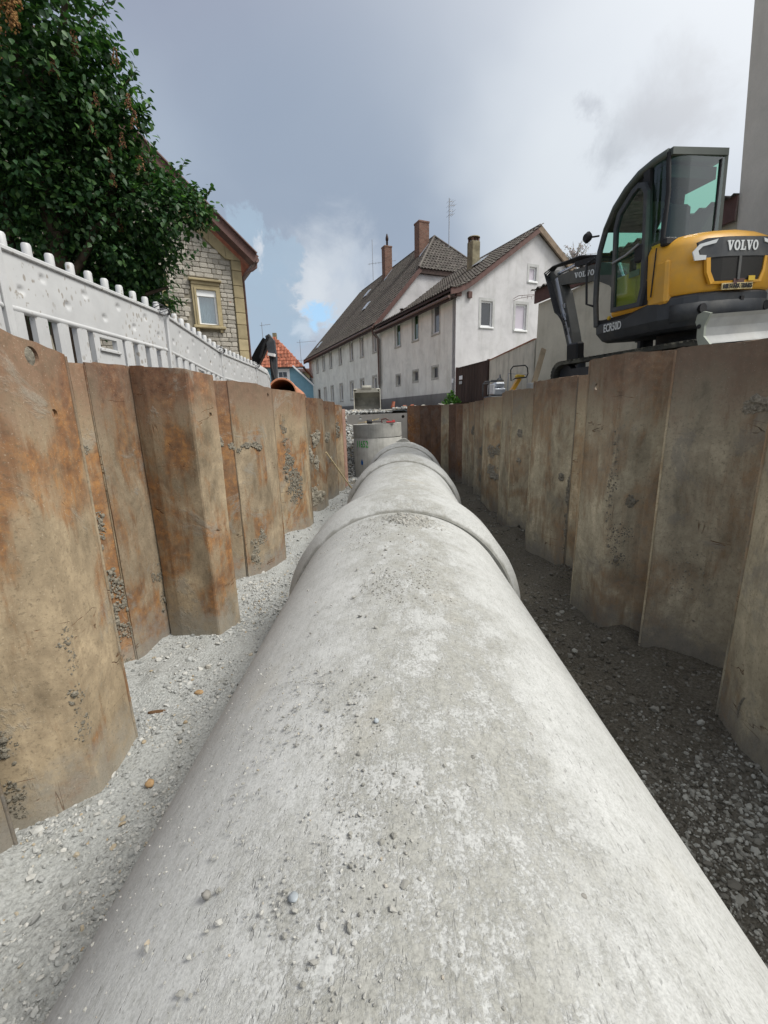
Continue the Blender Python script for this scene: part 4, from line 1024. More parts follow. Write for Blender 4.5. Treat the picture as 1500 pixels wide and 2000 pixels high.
for (t_, s_, zt, w_, nm) in ((4.95, 12.3, 13.4, .42, 0), (5.25, 19.2, 14.1, .36, 1)):
    z0_ = z_at(t_)-1.0
    c_ = MB().bev(t_-w_, t_+w_, s_-w_*.9, s_+w_*.9, z0_, zt, .02).build('chimney', M['brick'], b2)
    MB().bev(t_-w_-.03, t_+w_+.03, s_-w_*.9-.03, s_+w_*.9+.03, zt-.10, zt+.03, .02).build('chimney_cap', M['brick'], c_)
    MB().add([(t_-.75, s_-w_-.55, z_at(t_-.75)+.14), (t_-.45, s_-w_-.1, z_at(t_-.45)+.16), (t_+.35, s_-w_-.02, z_at(t_+.35)+.18), (t_+.1, s_-w_-.5, z_at(t_+.1)+.16)], [(0,1,2,3)]).build('flashing', M['zinc'], b2)
    if nm: MB().lathe([(.09, zt+.02), (.09, zt+.5), (.13, zt+.5), (.13, zt+.7), (.04, zt+1.0)], 10, (t_, s_-.1, 0)).build('flue', M['dark_eave'], c_)
for (t_, s_) in ((4.35, 21.85), (2.32, 17.1), (.75, 26.6)):
    i0 = Vector((t_, s_, z_at(t_)+.16)); a = Vector((0, .34, 0)); b = un*.42; nn = Vector((0, 1, 0)).cross(un); nn = nn if nn.z > 0 else -nn
    P_ = [i0-a-b, i0+a-b, i0+a+b, i0-a+b]; m_ = MB(); m_.add(P_+[p+nn*.06 for p in P_], [(0,3,2,1),(4,5,6,7),(0,1,5,4),(1,2,6,5),(2,3,7,6),(3,0,4,7)])
    w_ = m_.build('skylight', M['zinc'], b2)
    Q = [i0-a*.75-b*.8+nn*.065, i0+a*.75-b*.8+nn*.065, i0+a*.75+b*.8+nn*.065, i0-a*.75+b*.8+nn*.065]; MB().add(Q, [(0,1,2,3)]).build('pane', M['pane_pale'], w_)
# rain pipes where the houses meet
MB().tube([(-.48, 9.35, 5.45), (-.40, 9.3, 5.1), (-.10, 9.22, 4.8), (-.10, 9.22, 1.9), (-.10, 9.12, 1.7)], .05, 8).build('rain_pipe', M['copper_pipe'], b2)
MB().tube([(-.48, 8.85, 5.1), (-.30, 8.9, 4.9), (-.10, 8.95, 4.7), (-.10, 8.95, 2.0), (-.11, 9.1, 1.7), (-.11, 9.1, 0.1)], .055, 8).build('rain_pipe', M['grey_pipe'], b1)
# small ventilating stub near the roof edge and roof steps
MB().lathe([(.10, 0), (.10, .22), (.14, .22), (.14, .26)], 10, (.62, 7.0, 5.95)).build('vent_stub', M['dark_eave'], b1)

def antenna(label, base, h, elems, rz=0.):
    t_ = thing('roof_antenna', label, 'antenna', base, rz, 'television antennas on the roofs')
    MB().tube([(0, 0, 0), (0, 0, h)], .03, 6).build('mast', M['metal'], t_)
    for (z, half, k, tilt) in elems:
        m_ = MB(); m_.tube([(-half*.2, 0, z), (half, 0, z+tilt)], .018, 5)
        for i in range(k): x = -half*.15+half*1.1*i/max(1, k-1); m_.tube([(x, -.35+.02*i, z+tilt*i/k), (x, .35-.02*i, z+tilt*i/k)], .010, 4)
        m_.build('boom', M['metal'], t_)
    return t_
def hpt(t_, s_, z): return Vector(H0)+Vector((math.cos(HR)*t_-math.sin(HR)*s_, math.sin(HR)*t_+math.cos(HR)*s_, z))
antenna('tall thin antenna with a side boom left of the rear brick chimney', hpt(5.9, 24.0, 12.8), 3.6, [(1.45, 2.3, 9, .25)], R(0))
antenna('tall antenna with a narrow upright array behind the half hipped roof end', hpt(6.6, 11.2, 11.4), 3.4, [(3.2, .35, 3, 0), (2.9, .45, 4, .1), (2.6, .35, 3, 0), (2.3, .3, 3, .1)], R(20))

# hanging sign on the far corner of the long house
sg = thing('hanging_sign', 'dark shop sign with a yellow emblem hanging at the far corner of the long house', 'sign', tuple(hpt(-.05, 28.1, 0)), HR)
MB().box(-1.35, -.25, -.04, .04, 1.75, 2.75).build('sign_board', M['dark_eave'], sg)
M['yellow_print'] = simple('yellow_print', (.62, .42, .05), .6, .3, var=.1)
M['green_print'] = simple('green_print', (.08, .14, .07), .6, .3, var=.2)
MB().prism([(-1.25, 1.85), (-.45, 1.85), (-.5, 2.1), (-.85, 2.35), (-1.2, 2.3)], XY, -.052, -.042).build('emblem', M['yellow_print'], sg)
MB().prism([(-1.28, 2.42), (-.35, 2.42), (-.35, 2.68), (-1.28, 2.68)], XY, -.052, -.042).build('upper_band', M['green_print'], sg)
MB().tube([(0, 0, 2.9), (-1.4, 0, 2.9)], .03, 6).tube([(-1.2, 0, 2.9), (-1.2, 0, 2.7)], .015, 5).build('bracket', M['dark_eave'], sg)

# ------------------------------------------------------------------ stone house on the left
SH = thing('stone_house', 'limestone rubble house with yellow sandstone trim and brown eaves, behind the tree', 'house', (-4.97, 15.5, 0), R(30.1))
bpy.context.view_layer.update()
M['sandstone'] = simple('yellow_sandstone', (.34, .285, .175), .9, .15, var=.2, scale=3, bmp=.3, ovar=.12, rand=4)
M['mortar'] = simple('lime_mortar', (.27, .245, .195), .95, .1, var=.25, scale=8)
M['rubble_stone'] = simple('limestone_block', (.38, .355, .31), .92, .12, var=.25, scale=9, bmp=.7, bdist=.015, rand=9, ovar=.24)
wins = [(-1.50, -.90, 2.97, 4.04), (-3.10, -2.50, 2.97, 4.04), (-4.70, -4.1, 2.97, 4.04)]
slope_z = lambda x: 5.10+(-x)*.86        # underside of the verge
out_ = [(-8.6, -.3), (-.32, -.3), (-.32, 5.02), (-1.05, 5.86), (-3.9, slope_z(-3.9)+.05), (-4.4, slope_z(-4.4)-.1), (-8.6, 5.0)]
MB().prism(out_, XY, .05, .35, [rect(*w) for w in wins]).build('rubble_wall', M['mortar'], SH)
# rubble blocks laid in rough courses
st_me = []
for i in range(14):
    q = MB(); w_, h_ = 1., 1.
    q.bev(-.5, .5, -.5, .5, -.5, .5, .13)
    for j in range(len(q.v)): q.v[j] = tuple(c + rnd.uniform(-.045, .045) for c in q.v[j])
    st_me.append(q.mesh('stone_block', M['rubble_stone']))
def blocked(x0, x1, z0, z1):
    if x1 > -.33 or z1 > min(5.05, 9) and z1 > slope_z(x0)-.06+.0: return True
    for w in wins:
        if x1 > w[0]-.15 and x0 < w[1]+.15 and z1 > w[2]-.10 and z0 < w[3]+.36: return True
    return False
blocks = []
z = 1.2
while z < 8.6:
    h_ = rnd.uniform(.085, .15); x = -.34-rnd.uniform(0, .02)
    while x > -5.2:
        w_ = rnd.choice([.13, .18, .22, .26, .32])*rnd.uniform(.85, 1.15)
        xa = x-w_; ok = True
        if (x > -.33) or (z+h_ > slope_z(x)-.33): ok = False
        for w in wins:
            if x > w[0]-.14 and xa < w[1]+.14 and z+h_ > w[2]-.12 and z < w[3]+.32:
                if xa < w[1]+.14 and x > w[1]+.14: xa = w[1]+.14; w_ = x-xa; ok = ok and w_ > .05
                else: ok = False
        if ok and w_ > .04: blocks.append((xa, x, z, h_))
        x = xa-.014
        if not ok and w_ < .3: pass
    z += h_+.014
blocks.sort(key=lambda b: (0 if (b[0] > -3.0 and 2.0 < b[2] < 6.0) else 1, -b[0]))
for i, (xa, xb, z, h_) in enumerate(blocks[:300]):
    o = link('stone_block', st_me[i % 14], SH, ((xa+xb)/2, .05+rnd.uniform(-.012, .006), z+h_/2)); o.scale = (xb-xa, .07, h_)
m_ = MB()
for i, (xa, xb, z, h_) in enumerate(blocks[300:]):
    dy = rnd.uniform(-.012, .006); i0 = len(m_.v); m_.bev(xa, xb, .015+dy, .085+dy, z, z+h_, min(.012, (xb-xa)*.3))
if m_.v: tag(m_.build('stone_blocks', M['rubble_stone'], SH), kind='stuff')
# corner pilaster and band under the verge, in dressed blocks
z = -.3; k = 0
while z < 5.0:
    h_ = .46 if k % 2 else .38; h_ = min(h_, 5.05-z)
    MB().bev(-.315, .0, -.03, .35, z, z+h_-.012, .012).build('sandstone_block', M['sandstone'], SH); z += h_; k += 1
for i in range(9):
    a, b = i*.62, (i+1)*.62-.012; 
    def pt(s_, off): x = -.0-s_*.76; return (x, 5.05+s_*.76*.86+off)
    p0, p1 = pt(a, 0), pt(b, 0)
    MB().prism([(p0[0]-.0, p0[1]-.0), (p1[0], p1[1]), (p1[0], p1[1]-.40), (p0[0], p0[1]-.40)] if i else [(0, 5.05), (p1[0], p1[1]), (p1[0], p1[1]-.38), (-.315, 5.05)], XY, -.025, .3).build('sandstone_block', M['sandstone'], SH)
# verge: brown boards overhanging
vg = MB()
n_ = 14
vg.bar((.36, -.22, 4.98), (-6.2, -.22, 4.98+6.56*.86), .44, .10)
vg.build('verge_soffit', M['brown_wood_paint'], SH)
MB().bar((.42, -.46, 5.02), (-6.2, -.46, 5.02+6.62*.86), .045, .26).build('verge_board', M['brown_wood_paint'], SH)
M['brown_sheet'] = simple('brown_sheet_metal', (.16, .10, .09), .45, .4, var=.12)
MB().bar((.44, -.40, 5.19), (-6.2, -.40, 5.19+6.64*.86), .34, .03).build('verge_flashing', M['brown_sheet'], SH)
MB().add([(.42, -.4, 5.16), (-6.2, -.4, 10.85), (-6.2, 9, 10.85), (.42, 9, 5.16), (.42, -.4, 5.06), (-6.2, -.4, 10.75), (-6.2, 9, 10.75), (.42, 9, 5.06)],
         [(0,1,2,3),(7,6,5,4),(0,4,5,1),(1,5,6,2),(2,6,7,3),(3,7,4,0)]).build('roof', M['tile_red'], SH)
MB().tube([(.44, y, 5.02) for y in np.arange(-.45, 9, .8)], .075, 10).build('gutter', M['brown_sheet'], SH)
MB().tube([(.44, -.3, 4.98), (.43, -.3, 4.84), (.30, -.28, 4.74), (.16, -.1, 4.72), (.06, .12, 4.60), (.06, .12, -.2)], .045, 8).build('rain_pipe', M['brown_sheet'], SH)
MB().lathe([(.045, 0), (.045, .03)], 12, (-.46, .01, 3.72), 'Y').build('wall_anchor', M['red_clay'], SH)
M['curtain'] = simple('pale_curtain', (.62, .64, .68), .9, .1, var=.08, scale=3, stretch=(12, 1, .2))
def clear_glass():
    m = bpy.data.materials.new('clear_glass'); m.use_nodes = True; t = NT(m.node_tree)
    for n in list(t.nd): t.nd.remove(n)
    o = t.new('ShaderNodeOutputMaterial'); g = t.new('ShaderNodeBsdfGlossy'); g.inputs['Roughness'].default_value = .02
    tr = t.new('ShaderNodeBsdfTransparent'); tr.inputs[0].default_value = (.74, .82, .84, 1)
    f = t.new('ShaderNodeLayerWeight'); ms_ = t.new('ShaderNodeMixShader')
    t.lk.new(t.math('ADD', t.math('MULTIPLY', t.math('POWER', f.outputs['Facing'], 3.), .7), .20), ms_.inputs[0]); t.lk.new(tr.outputs[0], ms_.inputs[1]); t.lk.new(g.outputs[0], ms_.inputs[2])
    t.lk.new(ms_.outputs[0], o.inputs[0]); return m
M['clear'] = clear_glass()
for (a0, a1, b0, b1_) in wins:
    su = MB(); su.prism(rect(a0-.13, a1+.13, b0-.02, b1_+.14), XY, -.05, .06, [rect(a0, a1, b0, b1_)])
    su.prism(rect(a0-.06, a1+.06, b0+.0, b1_+.06), XY, -.075, -.0505, [rect(a0, a1, b0+.01, b1_)]); s_ = su.build('window_surround', M['sandstone'], SH)
    MB().bev(a0-.20, a1+.20, -.15, .05, b1_+.24, b1_+.31, .015).bev(a0-.13, a1+.13, -.08, .05, b1_+.142, b1_+.238, .01).build('lintel', M['sandstone'], s_)
    MB().bev(a0-.20, a1+.20, -.14, .05, b0-.11, b0-.025, .015).bev(a0-.11, a0-.02, -.08, .05, b0-.21, b0-.112, .01).bev(a1+.02, a1+.11, -.08, .05, b0-.21, b0-.112, .01).build('sill', M['sandstone'], s_)
    w_ = MB().prism(rect(a0+.002, a1-.002, b0+.002, b1_-.002), XY, .02, .08, [rect(a0+.06, a1-.06, b0+.06, b1_-.20)]).build('window', M['white_frame'], SH)
    MB().prism(rect(a0+.05, a1-.05, b0+.05, b1_-.19), XY, .05, .055).build('pane', M['clear'], w_)
    MB().prism(rect(a0+.0, a1-.0, b1_-.19, b1_-.003), XY, -.01, .018).build('shutter_box', M['white_frame'], w_)
    cu = MB(); n = 60
    vs = []
    for i in range(n+1):
        x = a0+.04+(a1-a0-.08)*i/n; y = .14+.018*math.sin(i*1.1)+.008*math.sin(i*2.7); vs += [(x, y, b0+.03), (x, y, b1_-.15)]
    cu.add(vs, [(2*i, 2*i+2, 2*i+3, 2*i+1) for i in range(n)], True); cu.build('curtain', M['curtain'], w_)
    MB().box(a0-.1, a1+.1, .36, .6, b0-.1, b1_+.1).build('room', M['pane_dark'], w_)

# ------------------------------------------------------------------ excavator on the right bank
M['yellow'] = simple('yellow_machine_paint', (.70, .355, .028), .42, .45, var=.07, scale=3, bmp=.12, dirt=(.42, .27, .10), dirt_amt=.6)
M['charcoal'] = simple('charcoal_machine_paint', (.042, .047, .055), .5, .4, var=.2, scale=3, bmp=.15, dirt=(.13, .125, .11), dirt_amt=.75)
M['boom_grey'] = simple('dusty_boom_grey', (.085, .087, .083), .6, .3, var=.2, scale=3, bmp=.15, dirt=(.15, .145, .125), dirt_amt=.6)
M['black'] = simple('black_rubber', (.018, .018, .02), .6, .35, var=.2, scale=6)
M['track_rubber'] = simple('muddy_track_rubber', (.05, .05, .043), .85, .2, var=.5, scale=7, bmp=.6, dirt=(.19, .18, .14), dirt_amt=.6)
M['worn_steel'] = simple('dusty_grey_steel', (.33, .335, .33), .6, .35, var=.2, scale=3, bmp=.25, dirt=(.32, .31, .285), dirt_amt=.7)
M['worn_green'] = simple('greenish_steel_flank', (.30, .325, .28), .6, .35, var=.15, scale=4)
M['seat'] = simple('black_seat_cloth', (.025, .026, .03), .9, .1, var=.2)
M['chrome'] = simple('chromed_rod', (.55, .60, .66), .15, .5, .9, var=.05, bmp=0)
M['white_print'] = simple('white_lettering', (.66, .68, .68), .5, .3, var=.03, bmp=0)
M['black_print'] = simple('black_lettering', (.02, .02, .025), .5, .3, var=.03, bmp=0)
M['cream_plate'] = simple('cream_plate', (.60, .50, .27), .5, .3, var=.05, bmp=0)
M['roof_green'] = simple('dark_green_grey_paint', (.075, .088, .078), .45, .4, var=.15, scale=4)
M['grille'] = simple('dark_grille', (.012, .011, .010), .6, .3, var=.4, scale=40, stretch=(1, 1, 6))
def tinted():
    m = bpy.data.materials.new('tinted_cab_glass'); m.use_nodes = True; t = NT(m.node_tree)
    for n in list(t.nd): t.nd.remove(n)
    o = t.new('ShaderNodeOutputMaterial'); g = t.new('ShaderNodeBsdfGlossy'); g.inputs['Roughness'].default_value = .03; g.inputs[0].default_value = (.9, .95, 1, 1)
    tr = t.new('ShaderNodeBsdfTransparent'); tr.inputs[0].default_value = (.50, .78, .66, 1)
    f = t.new('ShaderNodeLayerWeight'); ms_ = t.new('ShaderNodeMixShader')
    t.lk.new(t.math('ADD', t.math('MULTIPLY', t.math('POWER', f.outputs['Facing'], 3.), .7), .06), ms_.inputs[0]); t.lk.new(tr.outputs[0], ms_.inputs[1]); t.lk.new(g.outputs[0], ms_.inputs[2]); t.lk.new(ms_.outputs[0], o.inputs[0]); return m
M['tinted'] = tinted()
def text_part(s, w, h, mat, parent, fr, name='lettering', bold=.0, th_=.006):
    """flat lettering w x h centred at fr(0, 0, 0); fr(a, b, d) with d out of the surface"""
    cu = bpy.data.curves.new('t', 'FONT'); cu.body = s; cu.size = 1; cu.offset = bold; cu.extrude = .001; cu.resolution_u = 3
    to = bpy.data.objects.new('t', cu); col.objects.link(to)
    dg = bpy.context.evaluated_depsgraph_get(); me = bpy.data.meshes.new_from_object(to.evaluated_get(dg)); bpy.data.objects.remove(to)
    v = np.array([x.co[:] for x in me.vertices]); a0, a1 = v[:, 0].min(), v[:, 0].max(); b0, b1_ = v[:, 1].min(), v[:, 1].max()
    for x in me.vertices:
        a = ((x.co.x-a0)/(a1-a0)-.5)*w; b = ((x.co.y-b0)/(b1_-b0)-.5)*h; x.co = fr(a, b, .003+(th_ if x.co.z > 0 else 0))
    me.materials.clear(); me.materials.append(mat); return link(name, me, parent)
def slab_letters(word, w, h, mat, parent, fr, name='lettering'):
    """wide slab-serif capitals built from outlines"""
    G = {}
    G['V'] = ([[(0,1),(.52,1),(.52,.88),(.43,.88),(.60,.36),(.76,.88),(.66,.88),(.66,1),(1.02,1),(1.02,.88),(.94,.88),(.62,0),(.42,0),(.10,.88),(0,.88)]], 1.02)
    def ell(cx, cy, rx, ry, n=22): return [(cx+rx*math.cos(2*math.pi*i/n), cy+ry*math.sin(2*math.pi*i/n)) for i in range(n)]
    G['O'] = ([ell(.48, .5, .48, .52), ell(.48, .5, .21, .36)], .96)
    G['L'] = ([[(0,0),(.86,0),(.86,.36),(.74,.36),(.70,.13),(.42,.13),(.42,.88),(.54,.88),(.54,1),(0,1),(0,.88),(.13,.88),(.13,.12),(0,.12)]], .88)
    tot = sum(G[c][1]+.09 for c in word)-.09; x = 0; m_ = MB()
    for c in word:
        lp, wd = G[c]; T = [[((x+a)/tot*w-w/2, (b-.5)*h) for a, b in q] for q in lp]
        m_.prism(T[0], lambda a, b, d: fr(a, b, d), .003, .009, T[1:]); x += wd+.09
    return m_.build(name, mat, parent)

EP, EH, EI, ER = Vector((4.574, 7.021, .371)), -.307, .008, .077
EX = thing('excavator', 'yellow and charcoal compact excavator with glazed cab standing on the right bank', 'excavator')
Hm = Matrix(((math.cos(EH), math.sin(EH), 0), (-math.sin(EH), math.cos(EH), 0), (0, 0, 1)))
Pm = Matrix(((1, 0, 0), (0, math.cos(EI), -math.sin(EI)), (0, math.sin(EI), math.cos(EI))))
Qm = Matrix(((math.cos(ER), 0, -math.sin(ER)), (0, 1, 0), (math.sin(ER), 0, math.cos(ER))))
EX.matrix_world = Matrix.Translation(EP) @ (Hm @ Pm @ Qm).to_4x4()
EXi = EX.matrix_world.inverted()
def exl(x, y, z): return EXi @ Vector((x, y, z))
# plan outline of the house: left side, rounded tail, right side
tail = [(-.95, .0), (-.95, -.18), (-.93, -.32), (-.87, -.46), (-.77, -.57), (-.62, -.66), (-.42, -.715), (-.2, -.735), (0, -.74)]
tail += [(-x, y) for x, y in tail[-2::-1]]
def loft(outline, levels, close=True, caps=True, smooth=True, yz=None):
    """levels: (z or fn(x, y)->z, inset, dy)"""
    m_ = MB(); n = len(outline); vs = []
    for zf, ins, dy in levels:
        for x, y in outline:
            r_ = math.hypot(x, y) or 1; k = 1-ins/r_
            z = zf(x, y) if callable(zf) else zf; vs.append((x*k, y*k+dy, z))
    fs = []
    for i in range(len(levels)-1):
        for k in range(n if close else n-1): fs.append((i*n+k, i*n+(k+1) % n, (i+1)*n+(k+1) % n, (i+1)*n+k))
    m_.add(vs, fs, smooth)
    if caps: m_.add(vs[:n], [tuple(range(n))], False); m_.add(vs[-n:], [tuple(range(n))[::-1]], False)
    return m_
full = [(-.93, .80), (-.95, .60), (-.95, .30)]+tail+[(.95, .30), (.95, .60), (.93, .80), (.5, .86), (-.5, .86)]
def dense(o, k=3): 
    r_ = []
    for (a, b), (c, d) in zip(o, o[1:]+o[:1]):
        for i in range(k): r_.append((a+(c-a)*i/k, b+(d-b)*i/k))
    return r_
topz = lambda x, y: 1.00+.13*sst(.35, -.25, y)
fr_ = loft(full, [(.70, .17, 0), (.74, .09, 0), (.86, .0, 0), (lambda x, y: topz(x, y)-.03, -.005, 0), (topz, .02, 0)]).build('chassis_skirt', M['charcoal'], EX)
for p in fr_.data.polygons: p.use_smooth = False
# lower tail bumper with its two bolt pockets
bp = loft([(x*1.01, y*1.01) for x, y in tail[3:-3]], [(.76, .14, 0), (.82, .0, 0), (1.0, -.012, 0), (1.045, .03, 0)], close=True).build('tail_bumper', M['charcoal'], EX)
for sx in (-.58, .58):
    MB().lathe([(.062, -.035), (.062, .0), (.045, .0), (.045, .03), (.018, .03), (.018, .0)], 20, (sx, -.672, .93), 'Y').build('bolt_pocket', M['black'], EX)
MB().box(.0, .06, -.762, -.745, 1.0, 1.05).build('socket', M['black'], EX)
# yellow tail with the grille opening
yt = [(-.955, .02)]+tail[1:-1]+[(.955, .02)]
yl = loft(dense(yt, 2), [(1.135, .02, 0), (1.16, -.012, 0), (1.42, -.02, 0), (1.72, -.012, .01), (lambda x, y: 1.80+.03*(1-abs(x)), .03, .02), (lambda x, y: 1.86+.035*(1-abs(x)), .12, .03), (lambda x, y: 1.88+.04*(1-abs(x)), .30, .05)]).build('tail_cover', M['yellow'], EX)
MB().bev(-.953, -.60, -.45, .50, 1.06, 1.60, .03).build('side_cover', M['yellow'], EX)
MB().bev(.10, .95, .0, .62, 1.1, 1.75, .06).build('engine_hood', M['yellow'], EX)
MB().bar((-.972, -.24, 1.18), (-.966, -.28, 1.78), .012, .012).build('cover_seam', M['black'], EX)
def TF(a, b, d):
    a = a*.84-.15; return Vector((a, -.778-d+.10*a*a+.16*max(0, abs(a)-.42), 1.52+b))     # face of the tail; b from 1.52
gp = [(-.43, -.28), (.43, -.28), (.50, -.16), (.52, .0), (-.52, .0), (-.50, -.16)]
def arcpanel(poly, nm, mat, d0, d1, par=EX):
    """panel following the curved tail, cut into upright strips"""
    m_ = MB(); a0, a1 = min(p[0] for p in poly), max(p[0] for p in poly)
    cuts = sorted(set([a0+(a1-a0)*i/16 for i in range(17)]+[p[0] for p in poly]))
    def rng(a):
        bs = []
        for (xa, ya), (xb, yb) in zip(poly, poly[1:]+poly[:1]):
            if abs(xb-xa) > 1e-9 and min(xa, xb)-1e-9 <= a <= max(xa, xb)+1e-9: bs.append(ya+(yb-ya)*(a-xa)/(xb-xa))
            elif abs(xb-xa) <= 1e-9 and abs(a-xa) < 1e-9: bs += [ya, yb]
        return min(bs), max(bs)
    for c0, c1 in zip(cuts, cuts[1:]):
        (l0, h0), (l1, h1) = rng(c0+1e-5), rng(c1-1e-5)
        vs = [TF(c0, l0, d1), TF(c1, l1, d1), TF(c1, h1, d1), TF(c0, h0, d1), TF(c0, l0, d0), TF(c1, l1, d0), TF(c1, h1, d0), TF(c0, h0, d0)]
        m_.add(vs, [(0, 1, 2, 3), (4, 5, 1, 0), (7, 3, 2, 6)]+([(0, 3, 7, 4)] if c0 == cuts[0] else [])+([(1, 5, 6, 2)] if c1 == cuts[-1] else []))
    return m_.build(nm, mat, par)
gr = arcpanel(gp, 'grille_opening', M['grille'], .004, .022)
MB().prism([(-.025, -.28), (.025, -.28), (.025, .0), (-.025, .0)], TF, .020, .034).build('grille_bar', M['charcoal'], gr)
arcpanel([(-.66, .0), (.66, .0), (.72, .19), (.60, .225), (-.60, .225), (-.72, .19)], 'emblem_panel', M['charcoal'], .004, .030)
MB().prism([(-.49, -.315), (.49, -.315), (.565, -.17), (.585, .0), (.525, .0), (.505, -.165), (.435, -.285), (-.435, -.285), (-.505, -.165), (-.525, .0), (-.585, .0), (-.565, -.17)], TF, .0, .035).build('grille_rim', M['yellow'], gr)
slab_letters('VOLVO', .62, .115, M['white_print'], EX, lambda a, b, d: TF(a+.02, b+.12, d+.030))
for sx in (-1, 1):
    w_ = [(.44, .205), (.70, .165), (.80, .08), (.76, -.02), (.60, -.02), (.60, .03), (.70, .04), (.72, .09), (.66, .135), (.47, .16)]
    q = [(sx*a, b) for a, b in w_]; q = q if sx > 0 else q[::-1]
    MB().prism(q, TF, .030, .042).build('reflective_strip', M['white_print'], EX)
MB().prism(rect(-.30, .32, -.395, -.315), TF, .016, .03).build('name_plate', M['cream_plate'], EX)
text_part('MIETPARK TRINKS', .58, .058, M['black_print'], EX, lambda a, b, d: TF(a+.01, b-.355, d+.03), bold=.02)
MB().prism(rect(-.08, .14, -.285-.02, -.235), lambda a, b, d: TF(a, b-.03, d), .016, .024).build('lock_recess', M['brown_wood_paint'], EX)
MB().prism(rect(.20, .34, -.30, -.24), lambda a, b, d: TF(a, b-.0, d), .034, .040).build('warning_sticker', M['yellow_print'], EX)
# model letters on the left skirt
SF = lambda a, b, d: Vector((-.955-d, .42-a, .925+b+.0))
text_part('ECR50D', .34, .12, M['white_print'], EX, lambda a, b, d: Vector((-.952-d, .44-a, .92+b)), bold=.015)
# cab: side profile (y, z)
prof = [(.80, .98), (.83, 1.35), (.82, 1.75), (.77, 2.10), (.66, 2.40), (.50, 2.64), (.30, 2.81), (.08, 2.92), (-.15, 2.96), (-.34, 2.965)]
prof = [(y, z if z < 1.85 else 1.85+(z-1.85)*.90) for y, z in prof]
cabL, cabR = -.93, -.02
RZ = lambda z: 1.85+(z-1.85)*.90
for x in (cabL, cabR):
    MB().tube([(x, y, z) for y, z in prof], .042, 8).build('roof_rail', M['charcoal'], EX)
MB().tube([(cabL, -.34, RZ(2.96)), (cabL+.015, -.36, 2.4), (cabL, -.33, 1.85)], .028, 8).build('rear_pillar', M['black'], EX)
MB().bev(cabR-.045, cabR+.045, -.40, -.32, 1.82, RZ(2.99), .015).build('rear_pillar', M['roof_green'], EX)
MB().bar((cabL-.01, -.06, RZ(2.88)), (cabL-.01, -.13, 1.1), .06, .10, up=(0, 1, 0)).build('side_pillar', M['black'], EX)
MB().bar((cabR, .2, RZ(2.8)), (cabR, .25, 1.75), .05, .05, up=(0, 1, 0)).build('side_pillar', M['black'], EX)
rf = MB(); vs = []; pr2 = prof[4:]
for x in (cabL-.045, cabL+.05, cabR-.05, cabR+.045):
    for (y, z) in pr2: vs.append((x, y, z+(.045 if cabL < x < cabR else .02)))
for x in (cabL-.045, cabL+.05, cabR-.05, cabR+.045):
    for (y, z) in pr2: vs.append((x, y, z-.05))
n = len(pr2); fs = []
for a in range(3):
    for k in range(n-1): fs += [(a*n+k, a*n+k+1, (a+1)*n+k+1, (a+1)*n+k), ((a+4)*n+k, (a+5)*n+k, (a+5)*n+k+1, (a+4)*n+k+1)]
for k in range(n-1): fs += [(k, (4*n)+k, 4*n+k+1, k+1), (3*n+k, 3*n+k+1, 7*n+k+1, 7*n+k)]
for a in range(3): fs += [(a*n+n-1, (a+4)*n+n-1, (a+5)*n+n-1, (a+1)*n+n-1), (a*n, (a+1)*n, (a+5)*n, (a+4)*n)]
rf.add(vs, fs, True); rf.build('roof', M['roof_green'], EX)
MB().bar((cabL, -.36, RZ(2.95)), (cabR, -.38, RZ(2.97)), .09, .08).build('rear_header', M['roof_green'], EX)
MB().bev(cabL-.02, cabR+.02, -.40, -.30, 1.78, 1.88, .02).build('rear_sill', M['black'], EX)
MB().box(cabL+.03, cabR-.03, -.3, .35, RZ(2.68), RZ(2.84)).build('roof_lining', M['black'], EX)
MB().bar((cabL, .80, 1.02), (cabR, .80, 1.02), .07, .1).build('front_sill', M['black'], EX)
MB().bar((cabL, .79, 2.02), (cabR, .79, 2.02), .04, .07).build('windscreen_bar', M['black'], EX)
MB().box(cabL+.02, cabR-.02, -.3, .78, 1.0, 1.06).build('cab_floor', M['black'], EX)
# glass
gl = MB(); vs = []
for (y, z) in prof[:6]: vs += [(cabL+.04, y-.01, z), (cabR-.04, y-.01, z)]
gl.add(vs[4:], [(2*i, 2*i+1, 2*i+3, 2*i+2) for i in range(3)], True).build('windscreen', M['tinted'], EX)
g2 = MB()
arc = [(cabL-.0, -.13), (cabL, -.26), (cabL+.05, -.345), (cabL+.15, -.385), (cabL+.30, -.40)]
g2.add([(x, y, z) for x, y in arc for z in (1.87, RZ(2.93))], [(2*i, 2*i+2, 2*i+3, 2*i+1) for i in range(len(arc)-1)], True)
g2.build('corner_window', M['tinted'], EX)
MB().add([(cabL+.30, -.40, 1.87), (cabR-.03, -.40, 1.87), (cabR-.03, -.40, RZ(2.93)), (cabL+.30, -.40, RZ(2.93))], [(0, 1, 2, 3)]).build('rear_window', M['tinted'], EX)
MB().add([(cabR, -.3, 1.87), (cabR, .75, 1.87), (cabR, .75, 2.1), (cabR, .45, RZ(2.62)), (cabR, .1, RZ(2.87)), (cabR, -.3, RZ(2.9))], [(0, 1, 2, 3, 4, 5)]).build('side_window', M['tinted'], EX)
MB().tube([(cabR-.12, -.405, 1.95), (cabR-.10, -.41, RZ(2.88))], .012, 6).build('wiper_bar', M['black'], EX)
